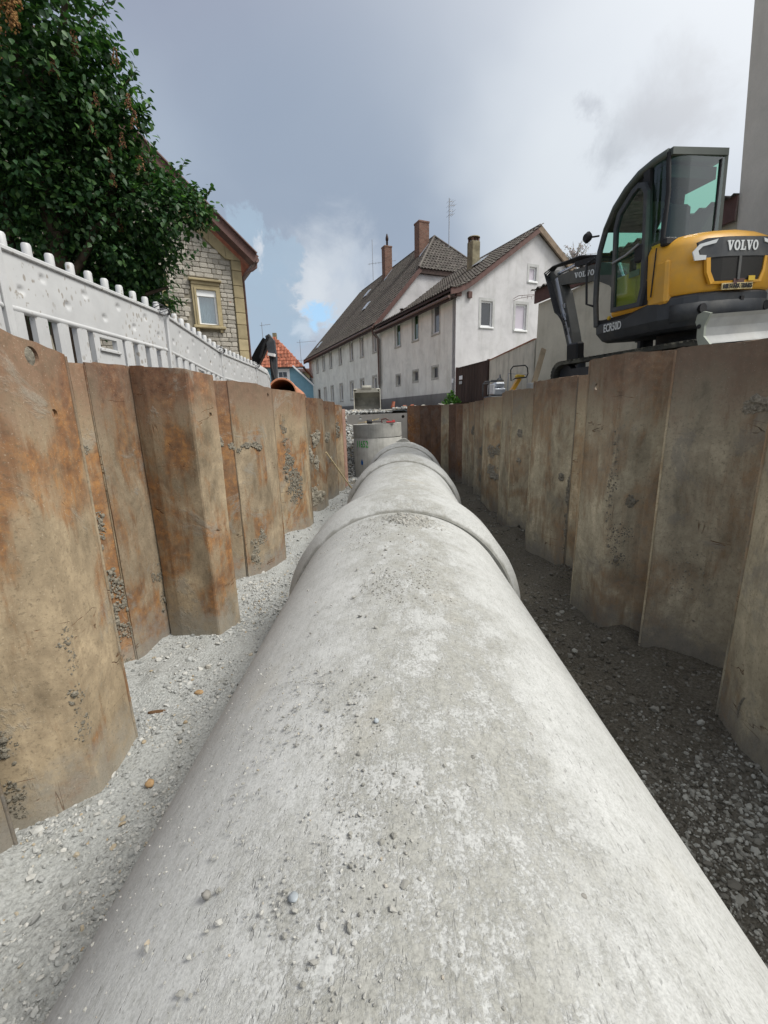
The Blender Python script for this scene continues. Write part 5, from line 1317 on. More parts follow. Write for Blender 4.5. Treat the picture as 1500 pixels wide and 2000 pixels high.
# door, swung back along the flank
dx = cabL-.065
do = [(a, RZ(b) if b > 1.85 else b) for a, b in [(.42, 1.12), (.42, 2.30), (.36, 2.50), (.12, 2.72), (.02, 2.76), (-.08, 2.72), (-.13, 2.60), (-.16, 1.35), (-.10, 1.10)]]
di = [(a, RZ(b) if b > 1.85 else b) for a, b in [(.37, 1.18), (.37, 2.28), (.31, 2.46), (.10, 2.65), (.02, 2.69), (-.04, 2.66), (-.08, 2.57), (-.105, 1.35), (-.06, 1.16)]]
dr = MB().prism([(a, b) for a, b in do], YZ, dx-.03, dx+.03, [di]).build('door', M['charcoal'], EX)
MB().add([(dx, a, b) for a, b in di], [tuple(range(len(di)))]).build('pane', M['tinted'], dr)
MB().tube([(dx-.04, .40, 1.80), (dx-.05, .15, 1.83), (dx-.05, .0, 1.88), (dx-.05, -.06, 1.90)], .016, 8).build('handle', M['metal'], dr)
MB().bev(dx-.04, dx+.05, -.12, .03, 1.68, 1.90, .02).build('lock_box', M['black'], dr)
MB().box(dx+.006, dx+.012, -.04, .14, 1.52, 1.60).build('notice', M['grey_pipe'], dr)
# interior
MB().bev(-.72, -.28, -.20, -.06, 1.75, 2.36, .05).bev(-.74, -.26, -.18, .28, 1.50, 1.68, .05).build('seat', M['seat'], EX)
MB().bev(-.60, -.40, -.19, -.08, 2.37, 2.55, .04).build('headrest', M['seat'], EX)
for sx in (-.80, -.22): MB().bev(sx-.05, sx+.05, -.05, .3, 1.5, 1.82, .03).tube([(sx, .22, 1.82), (sx, .28, 2.02)], .02, 8).build('control_console', M['black'], EX)
for sx in (-.62, -.38): MB().tube([(sx, .6, 1.06), (sx, .55, 1.5), (sx, .6, 1.58)], .018, 8).build('pedal_lever', M['black'], EX)
MB().tube([(cabL-.03, .84, 1.30), (cabL-.10, .92, 1.35), (cabL-.10, .94, 1.95), (cabL-.03, .84, 2.0)], .018, 8).build('grab_handle', M['black'], EX)
MB().tube([(cabL, .80, 2.3), (cabL-.05, .95, 2.33)], .014, 6).lathe([(.05, -.05), (.085, 0), (.05, .05)], 12, (cabL-.06, .98, 2.34), 'X').build('work_light', M['black'], EX)
MB().bar((cabL+.1, .72, 2.35), (cabL+.35, .70, 2.5), .10, .07).build('mirror', M['black'], EX)
chunk('tennis_ball', tuple(EX.matrix_world @ Vector((cabL-.02, .52, 1.06))), .03, M['yellow_print'], 'small lime yellow ball on the excavator door sill', 'ball', (1, 1, 1), 9)
# undercarriage, turned a little against the upper body
UC = Matrix.Translation((0, 0, .0))
def ucx(m_): return m_.xform(UC)
for sx in (-1, 1):
    yo = .42
    path = []; yb, r_ = 1.25, .24
    for i in range(13): a = -math.pi/2+math.pi*i/12; path.append((yo+yb+r_*math.cos(a), .27+r_*math.sin(a)))
    for i in range(13): a = math.pi/2+math.pi*i/12; path.append((yo-yb+r_*math.cos(a), .27+r_*math.sin(a)))
    inner = [(yo+(y-yo)*.95, .27+(z-.27)*.82) for y, z in path]
    m_ = MB(); m_.prism(path, lambda a, b, d: (d, a, b), sx*.75-.20, sx*.75+.20, [inner])
    L_ = []
    P_ = [Vector((0, y, z)) for y, z in path]
    for a, b in zip(P_, P_[1:]+P_[:1]):
        k = max(1, int((b-a).length/.105))
        for i in range(k):
            c = a.lerp(b, (i+.5)/k); d = (b-a).normalized(); nn = Vector((0, -d.z, d.y)); nn = nn if nn.dot(c-Vector((0, c.y*.9, .27))) > 0 else -nn
            m_.bar(c+Vector((sx*.75-.19, 0, 0))+nn*.012, c+Vector((sx*.75+.19, 0, 0))+nn*.012, .05, .03, up=tuple(nn))
    tr_ = ucx(m_).build('track', M['track_rubber'], EX)
    w_ = MB()
    for y in (-.83, 1.67): w_.lathe([(.19, -.06), (.19, .06)], 20, (sx*.75, y, .27), 'X')
    for y in (-.4, .0, .4, .8, 1.2): w_.lathe([(.10, -.08), (.10, .08)], 14, (sx*.75, y, .16), 'X')
    w_.box(sx*.75-.12, sx*.75+.12, -.7, 1.5, .2, .38); ucx(w_).build('roller_frame', M['charcoal'], tr_)
ucx(MB().bev(-.6, .6, -.5, .5, .28, .55, .05)).build('undercarriage', M['charcoal'], EX)
MB().lathe([(.38, .5), (.38, .72)], 28).build('slewing_ring', M['black'], EX)
# dozer blade, curved plate
bl = MB(); vs = []; pf = [(-1.42, .50), (-1.35, .52), (-1.30, .60), (-1.295, .70), (-1.33, .80), (-1.37, .84)]
pf2 = [(y+.03, z) for y, z in pf]
for x in (-.93, .93):
    for y, z in pf+pf2[::-1]: vs.append((x, y, z))
n = len(pf)*2; bl.add(vs, [(i, (i+1) % n, n+(i+1) % n, n+i) for i in range(n)]+[tuple(range(n))[::-1], tuple(range(n, 2*n))])
BLM = Matrix.Translation((0, .08, -.06)) @ Matrix.Rotation(-R(6), 4, 'Z')
bl.xform(BLM).build('dozer_blade', M['worn_steel'], EX)
for sx in (-1, 1):
    m_ = MB(); po = [(-1.44, .48), (-1.28, .46), (-1.235, .60), (-1.235, .70), (-1.20, .78), (-1.22, .86), (-1.30, .885), (-1.40, .85), (-1.33, .72), (-1.33, .60)]
    m_.prism(po, YZ, sx*.935, sx*.965); c_ = m_.xform(BLM).build('blade_end_plate', M['worn_green'], EX)
    MB().lathe([(.025, -.008), (.025, .045)], 14, (sx*.95-.02, -1.26, .72), 'X').xform(BLM).build('eye', M['black'], c_)
MB().bar((-.35, -1.12, .5), (-.3, -.3, .45), .12, .14).bar((.35, -1.12, .5), (.3, -.3, .45), .12, .14).build('blade_arm', M['charcoal'], EX)
# boom, stick, rams and hoses
def seg(pts, ws, name, mat, parent=EX, depth=.24, wpt=True):
    """box-section beam in the plane of the boom; pts world (x, y, z), ws heights"""
    P_ = [exl(*p) for p in pts]; m_ = MB(); vs = []; n = len(P_)
    pl_ = (P_[-1]-P_[0]); side = Vector((1, 0, 0))
    hd = Vector((P_[-1].x-P_[0].x, P_[-1].y-P_[0].y, 0)); side = Vector((hd.y, -hd.x, 0)).normalized() if hd.length > .3 else Vector((1, 0, 0))
    for i, p in enumerate(P_):
        d = (P_[min(i+1, n-1)]-P_[max(i-1, 0)]).normalized(); u = side.cross(d).normalized()
        for sa, sb in ((-1, -1), (1, -1), (1, 1), (-1, 1)): vs.append(p+side*(sa*depth/2)+u*(sb*ws[i]/2))
    fs = [(i*4+k, i*4+(k+1) % 4, (i+1)*4+(k+1) % 4, (i+1)*4+k) for i in range(n-1) for k in range(4)]+[(3, 2, 1, 0), tuple(range(4*n-4, 4*n))]
    m_.add(vs, fs); return m_.build(name, mat, parent)
seg([(4.44, 7.85, 1.15), (4.36, 8.15, 1.9), (4.30, 8.35, 2.12), (4.22, 8.6, 2.36), (4.10, 8.95, 2.52), (3.88, 9.55, 2.62), (3.66, 10.15, 2.68)], [.30, .34, .36, .36, .30, .24, .18], 'boom', M['boom_grey'])
seg([(3.60, 10.28, 2.86), (3.65, 10.15, 2.68), (3.76, 9.9, 2.3), (3.86, 9.6, 1.5), (3.93, 9.42, .95)], [.22, .34, .28, .23, .17], 'stick', M['boom_grey'], depth=.20)
seg([(4.20, 8.45, 2.62), (3.98, 8.98, 2.76), (3.80, 9.5, 2.82)], [.10, .10, .09], 'ram', M['black'], depth=.12)
MB().tube([exl(3.80, 9.5, 2.82), exl(3.62, 10.2, 2.82)], .032, 10).build('ram_rod', M['chrome'], EX)
MB().tube([exl(4.40, 7.8, 1.2), exl(4.22, 8.2, 2.0)], .055, 10).build('ram', M['black'], EX)
MB().tube([exl(4.22, 8.2, 2.0), exl(4.14, 8.45, 2.5)], .032, 10).build('ram_rod', M['chrome'], EX)
MB().tube([exl(3.60, 10.0, 2.7), exl(3.72, 9.7, 1.8)], .05, 10).tube([exl(3.72, 9.7, 1.8), exl(3.82, 9.4, 1.1)], .028, 10).build('ram', M['metal'], EX)
for k in range(4):
    ox = .03*k
    MB().tube([exl(4.2-ox, 8.5, 2.66), exl(3.9-ox, 9.4, 2.88+.02*k), exl(3.62-ox, 10.1, 2.97), exl(3.50-ox, 10.25, 2.8+.03*k), exl(3.52-ox, 10.05, 2.6), exl(3.62-ox, 9.8, 2.0), exl(3.7-ox, 9.5, 1.5+.1*k)], .018, 6).build('hose', M['black'], EX)
MB().bev(-.10, .10, -.13, .13, -.11, .11, .04).xform(Matrix.Translation(exl(3.94, 9.38, .86))).build('quick_coupler', M['charcoal'], EX)
MB().bev(-.10, .10, -.22, .10, -.06, .30, .03).xform(Matrix.Translation(exl(3.80, 9.35, 1.0))).build('coupler_link', M['black'], EX)
for q in ((3.72, 9.72, 1.9), (3.78, 9.6, 1.6), (3.70, 9.75, 2.1)):
    MB().bev(-.035, .035, -.05, .05, -.05, .05, .01).xform(Matrix.Translation(exl(*q))).build('valve', M['metal'], EX)
MB().bev(-.14, .14, -.06, .06, -.14, .14, .03).xform(Matrix.Translation(exl(4.42, 7.86, 1.0))).build('boom_foot', M['charcoal'], EX)
bd = (exl(3.88, 9.55, 2.62)-exl(4.10, 8.95, 2.52)).normalized(); bc = exl(3.97, 9.27, 2.58)+Vector((-.125, 0, 0))
slab_letters('VOLVO', .52, .10, M['white_print'], EX, lambda a, b, d: bc+Vector((-d, 0, 0))+(-bd)*a+Vector((0, 0, b)))
heap('earth_mound', (4.5, 6.9, .15), 1.75, 2.3, .30, M['street'], 'trodden earth mound under the compact excavator', 11)

# ------------------------------------------------------------------ white barrier fence on the left bank
def barrier_plastic():
    m, t, b = material('white_barrier_plastic', .42, .4)
    v = coords(t, 6.)
    n = t.noise(v, 4, 5, .6)
    c = t.ramp(n, [(.3, (.42, .425, .43)), (.6, (.49, .495, .50))])
    sp = t.voro(t.scale(v, (1, 1, .5)), 26.); pick = t.noise(v, 2.0, 3, .6)
    spot = t.math('MULTIPLY', t.map(sp, .24, .33, 1., 0.), t.map(pick, .46, .56, 0., 1.))
    spot = t.math('MULTIPLY', spot, t.map(t.noise(v, 17, 2, .5), .42, .50, 0., 1.))
    c = t.mix(t.math('MULTIPLY', spot, .7), c, (.20, .17, .13))
    c = t.mix(t.map(t.noise(t.scale(v, (1, 1, .3)), 14, 5, .7), .58, .75, 0., .3), c, (.45, .42, .38))
    t.put(b.inputs['Base Color'], c); bump(t, b, n, .05, .01); return m
M['plastic'] = barrier_plastic()
M['wire'] = simple('binding_wire', (.09, .09, .10), .5, .4, .4, var=.1, bmp=0)
BW = 1.93
def barrier():
    """local x along the panel, y=0 the face towards the trench, z up; 1 m high"""
    t_ = thing('barrier_panel', '', 'barrier', (0, 0, 0))
    # dimpled board
    nx, nz_ = 130, 26; xs = np.linspace(.06, BW-.0, nx); zs = np.linspace(.60, .93, nz_); X, Z = np.meshgrid(xs, zs); Y = np.zeros_like(X)
    for k in range(9):
        cx = .16+k*.205; cz = .845 if k % 2 else .715; d = np.hypot(X-cx, Z-cz); Y += .014*np.clip(1-(d/.028)**2, 0, 1)**.5
    V = np.stack([X, Y, Z], 2).reshape(-1, 3); i = np.arange(nz_-1)[:, None]*nx+np.arange(nx-1)[None]
    F = np.stack([i, i+1, i+nx+1, i+nx], 2).reshape(-1, 4)
    m_ = MB(); m_.add(V.tolist(), F.tolist(), True); m_.box(.06, BW, .02, .045, .60, .93); m_.build('board', M['plastic'], t_)
    MB().bev(.0, BW, -.018, .06, .93, .965, .008).build('top_rail', M['plastic'], t_)
    MB().tube([(.03, .015, .585), (BW, .015, .585)], .024, 10).build('middle_rail', M['plastic'], t_)
    MB().bev(.0, BW, -.01, .05, .05, .10, .008).build('bottom_rail', M['plastic'], t_)
    for k in range(10):
        x = .10+k*.195
        if k in (4, 5): continue
        s_ = MB(); sec = [(-.055, .05), (-.055, .008), (-.030, -.012), (.030, -.012), (.055, .008), (.055, .05)]
        s_.prism(sec, lambda a, b, d, x=x: (x+a, b, d), .10, .565); s_.build('slat', M['plastic'], t_)
    pn = MB(); pn.prism([(.80, .10), (1.17, .10), (1.17, .565), (.80, .565)], XY, .0, .045, [rect(.87, 1.09, .46, .54)]); pn.bev(.85, 1.11, -.02, .0, .425, .45, .004); pn.bev(.85, 1.11, -.012, .0, .13, .15, .004)
    pn.build('grip_panel', M['plastic'], t_)
    for k in range(10):
        x = .10+k*.195; s_ = MB(); s_.lathe([(.030, .966), (.030, 1.035), (.024, 1.047)], 12, (x, .02, 0)); s_.build('stub', M['plastic'], t_)
    MB().bev(.0, .055, -.02, .06, .0, 1.0, .01).build('end_post', M['plastic'], t_)
    return t_
def copy_thing(o):
    c = o.copy(); col.objects.link(c)
    for ch in list(o.children):
        d = ch.copy(); col.objects.link(d); d.parent = c
        for g in list(ch.children): e = g.copy(); col.objects.link(e); e.parent = d
    return c
fence_pts = [(-2.05, 1.05), (-2.50, 2.90), (-2.42, 4.78), (-2.58, 6.68), (-2.64, 8.58), (-2.96, 10.45), (-3.42, 12.3)]
flab = ['nearest white barrier panel, cut off by the left picture edge', 'mud splashed white barrier panel, its end tied with wire under the tree',
        'white barrier panel right behind the mud splashed one', 'fourth white barrier panel from the viewer, standing below the stone house corner',
        'small looking white barrier panel behind the fourth, short of the black digger arm', 'farthest white barrier panel, turned away beside the terracotta pipe mouth']
ftop = [1.12, 1.12, 1.10, .965, .94, .99, 1.0]
bp0 = barrier()
for i in range(6):
    a, b = fence_pts[i], fence_pts[i+1]; o = bp0 if i == 0 else copy_thing(bp0)
    d = math.atan2(b[1]-a[1], b[0]-a[0]); L_ = math.hypot(b[0]-a[0], b[1]-a[1])
    o.location = (a[0], a[1], ftop[i]-.965); o.rotation_euler = (0, -math.atan2(ftop[i+1]-ftop[i], L_), d)
    o.scale = (L_/BW, 1, 1); o['label'] = flab[i]; o['group'] = 'white barrier panels along the left trench edge'
wire_labels = ['dark wire loop tying the mud splashed barrier panel to the next one', 'wire loop at the second joint of the white barriers', 'small wire loop at the far barrier joint']
for i, k in enumerate((2, 3, 4)):
    x, y = fence_pts[k]; z = ftop[k]
    m_ = MB()
    for j in range(5): m_.tube([(x+.05*math.cos(a)*(1+.1*j), y+.085*math.sin(a)*(1+.15*j), z-.02+.015*j+.02*math.sin(a*2+j)) for a in np.linspace(0, 2*math.pi, 12)[:-1]], .0045, 5, closed=True)
    tag(m_.build('wire_tie', M['wire'], None), wire_labels[i], 'wire', 'wire ties on the barrier joints')

# ------------------------------------------------------------------ big lilac tree behind the fence
def leaf_mat(name, c1, c2, c3):
    m, t, b = material(name, .5, .35)
    at_ = t.new('ShaderNodeAttribute'); at_.attribute_name = 'tone'; oi = t.new('ShaderNodeObjectInfo')
    c = t.ramp(t.math('FRACT', t.math('ADD', at_.outputs['Fac'], oi.outputs['Random'])), [(0., c1), (.55, c2), (.9, c3), (1., tuple(x*1.5 for x in c3))])
    t.put(b.inputs['Base Color'], c)
    b.inputs['Transmission Weight'].default_value = 0
    # thin leaf: a share of the light passes through
    tl = t.new('ShaderNodeBsdfTranslucent'); t.put(tl.inputs[0], t.mix(1., c, (1.6, 1.9, .9), 'MULTIPLY')); ms_ = t.new('ShaderNodeMixShader'); ms_.inputs[0].default_value = .22
    o = [n for n in t.nd if n.bl_idname == 'ShaderNodeOutputMaterial'][0]
    t.lk.new(b.outputs[0], ms_.inputs[1]); t.lk.new(tl.outputs[0], ms_.inputs[2]); t.lk.new(ms_.outputs[0], o.inputs[0]); return m
M['leaf'] = leaf_mat('lilac_leaf', (.016, .046, .018), (.030, .080, .028), (.060, .125, .034))
M['bark'] = simple('grey_bark', (.07, .055, .042), .95, .1, var=.4, scale=12, stretch=(1, 1, .3), bmp=.8)
LEAF = np.array([(0, 0, 0), (-.30, .22, .05), (-.36, .48, .05), (-.20, .78, .01), (0, 1.05, -.10), (.20, .78, .01), (.36, .48, .05), (.30, .22, .05), (0, .5, -.03)])
LEAF_F = np.array([(0, 8, 1), (1, 8, 2), (2, 8, 3), (3, 8, 4), (4, 8, 5), (5, 8, 6), (6, 8, 7), (7, 8, 0)])
def leaf_frames(n, P, outward, droop=.55):
    """orientation matrices: tip points outward and down"""
    tip = outward*.9+nrs.normal(0, .55, (n, 3)); tip[:, 2] -= droop; tip /= np.linalg.norm(tip, axis=1)[:, None]
    up = np.tile([0, 0, 1.], (n, 1))+outward*.5+nrs.normal(0, .35, (n, 3)); side = np.cross(tip, up); side /= np.linalg.norm(side, axis=1)[:, None]+1e-9
    nn = np.cross(side, tip); return np.stack([side, tip, nn], 2)
def leaves_mesh(name, P, S, out, mat, shape=LEAF, faces=LEAF_F, droop=.55):
    n = len(P); Rm = leaf_frames(n, P, out, droop); V = np.einsum('nij,kj->nki', Rm, shape)*S[:, None, None]+P[:, None, :]
    k = len(shape); F = (faces[None]+np.arange(n)[:, None, None]*k).reshape(-1, faces.shape[1])
    me = bpy.data.meshes.new(name); me.vertices.add(n*k); me.vertices.foreach_set('co', V.reshape(-1)); nf = len(F); w = faces.shape[1]
    me.loops.add(nf*w); me.polygons.add(nf); me.loops.foreach_set('vertex_index', F.reshape(-1).astype(np.int32)); me.polygons.foreach_set('loop_start', np.arange(0, nf*w, w, dtype=np.int32))
    me.polygons.foreach_set('use_smooth', [True]*nf)
    a = me.attributes.new('tone', 'FLOAT', 'POINT'); a.data.foreach_set('value', np.repeat(nrs.uniform(0, 1, n), k)); me.materials.append(mat); me.update(calc_edges=True); me.validate(); return me
T = thing('lilac_tree', 'large dark green lilac tree with brown faded blossoms leaning over the white fence', 'tree', (-4.6, 6.2, .1))
def tb(pts, r0_, r1_, name):
    P_ = [Vector(p)-Vector(T.location) for p in pts]; Q = []
    for a, b in zip(P_, P_[1:]):
        for i in range(4): Q.append(a.lerp(b, i/4)+Vector([rnd.uniform(-.03, .03) for _ in range(3)]))
    Q.append(P_[-1]); n = len(Q); return MB().tube(Q, [r0_+(r1_-r0_)*i/(n-1) for i in range(n)], 9).build(name, M['bark'], T)
tb([(-4.6, 6.2, .0), (-4.5, 6.1, 1.2), (-4.3, 6.0, 2.3), (-4.2, 5.8, 3.6), (-4.0, 5.6, 5.2)], .16, .05, 'trunk')
tb([(-5.2, 6.6, .0), (-5.2, 6.5, 1.5), (-5.4, 6.3, 3.2), (-5.3, 6.2, 5.0), (-5.0, 6.0, 6.6)], .13, .04, 'trunk')
limbs = [[(-4.4, 6.05, 1.6), (-3.8, 6.1, 2.4), (-3.2, 6.3, 3.0)], [(-4.3, 6.0, 2.3), (-3.6, 6.2, 2.9), (-2.9, 6.5, 3.2)], [(-4.2, 5.8, 3.2), (-3.6, 5.6, 4.0), (-3.2, 5.5, 4.6)],
         [(-4.5, 6.1, 1.2), (-3.9, 6.4, 1.6), (-3.3, 6.8, 1.9)], [(-5.2, 6.4, 2.2), (-4.6, 5.6, 3.0), (-4.2, 5.0, 3.6)], [(-5.3, 6.3, 3.5), (-4.5, 5.5, 4.6), (-3.9, 5.0, 5.4)], [(-4.1, 5.7, 4.3), (-3.6, 5.3, 5.2), (-3.3, 5.2, 6.0)]]
for l_ in limbs: tb(l_, .06, .018, 'branch')
# crown: blobs (centre, radius); written as true positions behind the fence
def at(px, py, Y):
    d = RT*((px-750)/820)+UP*((1000-py)/820)+FW; return d*(Y/d.y)
blobs = []
for (px, py, Y, r_, w_) in [(40, 60, 5.6, 1.0, 1.2), (120, 60, 5.7, .62, 1.), (60, 200, 5.8, .95, 1.3), (165, 190, 5.9, .60, 1.), (205, 235, 6.1, .48, .9), (40, 330, 5.9, .95, 1.3), (150, 330, 6.1, .75, 1.2), (215, 310, 6.2, .42, .8),
                            (60, 450, 6.2, .9, 1.3), (180, 430, 6.3, .75, 1.2), (270, 400, 6.3, .50, 1.1), (330, 410, 6.4, .40, .9), (375, 405, 6.5, .24, .6), (250, 500, 6.6, .58, 1.1), (300, 480, 6.6, .42, .9),
                            (180, 540, 6.8, .6, 1.), (260, 560, 6.9, .38, .8), (300, 588, 7.0, .26, .7), (240, 590, 6.6, .35, .9), (200, 600, 6.2, .4, .9), (270, 530, 6.7, .33, .9), (100, 540, 6.9, .8, 1.), (-60, 200, 5.8, 1.3, 1.), (-60, 450, 6.2, 1.2, 1.), (330, 365, 6.4, .22, .3)]:
    blobs.append((np.array(at(px, py, Y)), r_, w_))
# a leafy mass farther back closes the view under the crown
for (px, py, Y, r_, w_) in [(60, 480, 8.5, 1.0, .9), (180, 520, 8.5, .9, .9), (100, 380, 8.5, 1.2, .9), (230, 560, 8.8, .7, .6), (0, 560, 8.2, 1.0, .8), (150, 260, 8., .8, .5)]:
    blobs.append((np.array(at(px, py, Y)), r_, w_))
LP, LO = [], []
for c_, r_, w_ in blobs:
    # twigs end in small tufts of leaves
    nt = int(260*w_*max(.35, r_)**1.4)+18
    for _ in range(nt):
        d = nrs.normal(size=3); d /= np.linalg.norm(d); rad = r_*(nrs.uniform(.15, 1.)**.45)*(1+.22*math.sin(d[0]*5+c_[0]*3)*math.cos(d[2]*4+c_[1]))
        p = c_+d*rad*np.array([1, 1, .95]); k = nrs.randint(6, 13)
        q = p+nrs.normal(0, .075, (k, 3)); LP.append(q); LO.append(np.tile(d, (k, 1)))
LP = np.concatenate(LP); LO = np.concatenate(LO)
ok = LP[:, 2] > .35; LP, LO = LP[ok], LO[ok]
fx_ = np.interp(LP[:, 1], [1, 3, 4.8, 6.7, 8.5, 10.4, 12.4], [-2.05, -2.5, -2.42, -2.38, -2.46, -2.62, -3.2])
ok = (LP[:, 0] < fx_-.15) | (LP[:, 2] > 1.25); LP, LO = LP[ok], LO[ok]
LS = nrs.uniform(.042, .092, len(LP)); T0 = np.array(T.location[:])
near = np.argsort(np.linalg.norm(LP, axis=1)-LS*8)
far_i = near[260:]
tag(link('foliage', leaves_mesh('foliage', LP[far_i]-T0, LS[far_i], LO[far_i], M['leaf']), T), kind='stuff')
one = leaves_mesh('leaf', np.zeros((1, 3)), np.ones(1), np.array([[0, 1., 0]]), M['leaf'])
V0 = (LEAF).reshape(-1); one.vertices.foreach_set('co', V0); one.update()
sel = near[:260]; FR = leaf_frames(len(sel), LP[sel], LO[sel])
for k, i in enumerate(sel):
    o = link('leaf', one, T, tuple(LP[i]-T0)); o.rotation_mode = 'QUATERNION'
    o.rotation_quaternion = Matrix(FR[k].tolist()).to_quaternion(); o.scale = (LS[i],)*3
# sprigs that stand out against the sky
M['twig'] = simple('thin_twig', (.10, .085, .05), .9, .1)
for (px, py, Y, dx_, dz_, L_) in [(290, 335, 6.3, .15, .4, .34), (325, 375, 6.4, .10, .35, .36), (345, 355, 6.4, .18, .3, .3), (390, 395, 6.6, .4, .35, .28), (185, 30, 5.8, .35, .25, .3), (240, 170, 6.0, .35, .3, .26), (262, 225, 6.1, .4, .15, .26), (330, 590, 7.0, .5, .0, .28), (380, 440, 6.6, .45, -.1, .26), (250, 262, 6.1, .3, .1, .3)]:
    a = Vector(at(px, py, Y))-Vector(T.location); d = Vector((dx_, 0, dz_)).normalized(); b = a+d*L_
    tw_ = MB().tube([a-d*.25, a, b], [.008, .006, .002], 5).build('twig', M['twig'], T)
    n = 14; q = np.array([list(a+d*L_*(j/n)) for j in range(n)]); sgn = np.array([1 if j % 2 else -1 for j in range(n)])
    ou = np.array([[s*.8, .3, .5] for s in sgn]); tag(link('leaves', leaves_mesh('leaves', q, nrs.uniform(.05, .085, n), ou, M['leaf'], droop=.3), tw_), kind='stuff')
# faded blossom panicles
M['blossom'] = gravel_mat('faded_blossom', [(0., (.10, .045, .04)), (.5, (.17, .085, .05)), (1., (.28, .17, .07))], .1)
M['blossom2'] = gravel_mat('ochre_blossom', [(0., (.12, .06, .025)), (.5, (.24, .13, .05)), (1., (.34, .20, .075))], .1)
def panicle(p, L_, n, mat, s_=.010):
    q = []
    for _ in range(n):
        u = rnd.random(); w = .045*(1-u*.75); a = rnd.uniform(0, 6.3); q.append((p[0]+w*math.cos(a)+L_*u*.15, p[1]+w*math.sin(a), p[2]+L_*u))
    return np.array(q), np.full(n, s_)
PP, SS = [], []
for (px, py, Y) in [(262, 250, 6.0), (150, 110, 5.7), (210, 320, 6.1), (238, 290, 6.1), (245, 215, 5.9), (190, 215, 5.8), (110, 150, 5.6), (280, 335, 6.2), (215, 365, 6.1), (240, 455, 6.4), (175, 265, 5.9), (140, 90, 5.6), (230, 130, 5.8)]:
    c_ = Vector(at(px+rnd.uniform(-6, 6), py, Y-.25))-Vector(T.location); q, s_ = panicle(c_, .16, 46, None, .009); PP.append(q); SS.append(s_)
tag(link('faded_blossoms', stones_mesh('faded_blossoms', np.concatenate(PP), np.concatenate(SS), M['blossom'], flat=.9), T), kind='stuff')
PP, SS = [], []
for _ in range(16):
    c_ = Vector(at(rnd.uniform(-40, 34), rnd.uniform(-30, 60), rnd.uniform(4.5, 4.9)))-Vector(T.location); q, s_ = panicle(c_, .14, 60, None, .011); PP.append(q); SS.append(s_)
tag(link('ochre_blossoms', stones_mesh('ochre_blossoms', np.concatenate(PP), np.concatenate(SS), M['blossom2'], flat=.9), T), kind='stuff')

# ------------------------------------------------------------------ round manhole, slab, tools
MC = (-.46, 13.02)
mh = thing('manhole_shaft', 'round grey concrete shaft section with green paint number standing beside the pipe end', 'manhole shaft', (MC[0], MC[1], -2.5), 0)
MB().lathe([(.735, 0), (.735, 1.78), (.715, 1.795)], 64, (0, 0, 0), caps=True).build('shaft_wall', M['cast'], mh)
mr = thing('shaft_ring', 'low concrete ring set on the round shaft, with tools lying on it', 'concrete ring', (MC[0], MC[1], -.70), 0)
mrr = MB().prism([(.735*math.cos(a), .735*math.sin(a)) for a in np.linspace(0, 2*math.pi, 65)[:-1]], lambda a, b, d: (a, b, d), .0, .385, [[(.60*math.cos(a), .60*math.sin(a)) for a in np.linspace(0, 2*math.pi, 49)[:-1]]]).build('ring_wall', M['cast'], mr)
mr.rotation_euler = (0, -R(1.3), 0)
M['green_spray'] = simple('green_spray_paint', (.06, .42, .08), .8, .2, var=.15)
M['blue_spray'] = simple('blue_spray_paint', (.02, .12, .38), .8, .2, var=.15)
def cyl(a, b, d): 
    th_ = -math.pi/2+a/.735; return Vector((math.cos(th_)*(.735+d), math.sin(th_)*(.735+d), b))
text_part('11652', .42, .20, M['green_spray'], mh, lambda a, b, d: cyl(a-.47, 1.62+b, d), bold=.01, th_=.004)
MB().prism([(-.03, -.07), (.035, -.07), (.045, .0), (.0, .10), (-.035, .02)], lambda a, b, d: cyl(a-.50, 1.08+b, d), .003, .008).build('paint_mark', M['blue_spray'], mh)
slb = MB(); hc = lambda cx, cz, r_: [(cx+r_*math.cos(a), cz+r_*math.sin(a)) for a in np.linspace(0, 2*math.pi, 17)[:-1]]
slb.prism([(-1.52, -2.2), (.53, -2.2), (.53, -.02), (-1.52, -.05)], XY, 14.4, 14.48, [hc(-1.08, -.17, .055), hc(.36, -.14, .05)])
M['slab'] = plaster('grey_slab', (.50, .49, .47), (.34, .30, .26), .5)
tag(slb.build('steel_plate', M['slab'], None), 'upright grey plate with two round holes closing the trench behind the shaft', 'plate')
M['pale_wood'] = simple('pale_wood', (.58, .47, .29), .8, .2, var=.2, scale=12, stretch=(.3, 1, 1))
zt = -.295
tag(MB().bar((-1.02, 12.75, zt+.01), (-.40, 12.62, zt+.13), .045, .02).build('wood_stick', M['pale_wood'], None), 'long pale wooden stick lying across the shaft ring', 'stick')
tag(MB().bar((-.80, 12.45, zt+.03), (-.42, 12.78, zt+.12), .04, .02).build('wood_stick', M['pale_wood'], None), 'short pale wooden stick beside the hammer on the shaft ring', 'stick')
hm_ = thing('hammer', 'black headed mallet lying on the shaft ring', 'mallet', (-.66, 12.42, zt+.05), .3)
MB().lathe([(.055, -.07), (.06, -.05), (.06, .05), (.055, .07)], 16, (0, 0, 0), 'X').build('head', M['black'], hm_)
MB().tube([(0, 0, 0), (.42, .15, -.01)], .014, 8).build('handle', M['black'], hm_)
st_ = MB(); st_.tube([(-.3, 12.45, zt+.02), (-.32, 12.5, zt+.10), (-.2, 12.52, zt+.13), (-.1, 12.5, zt+.08), (-.12, 12.45, zt+.02)], .022, 8)
tag(st_.build('strap', M['brown_wood_paint'], None), 'dark brown looped strap on the shaft ring', 'strap')
M['red_plastic'] = simple('red_plastic', (.42, .03, .03), .5, .4, var=.1)
rg = MB(); rg.bev(-.16, .10, -.03, .03, .0, .045, .012).bev(.02, .10, .0, .06, .02, .075, .012)
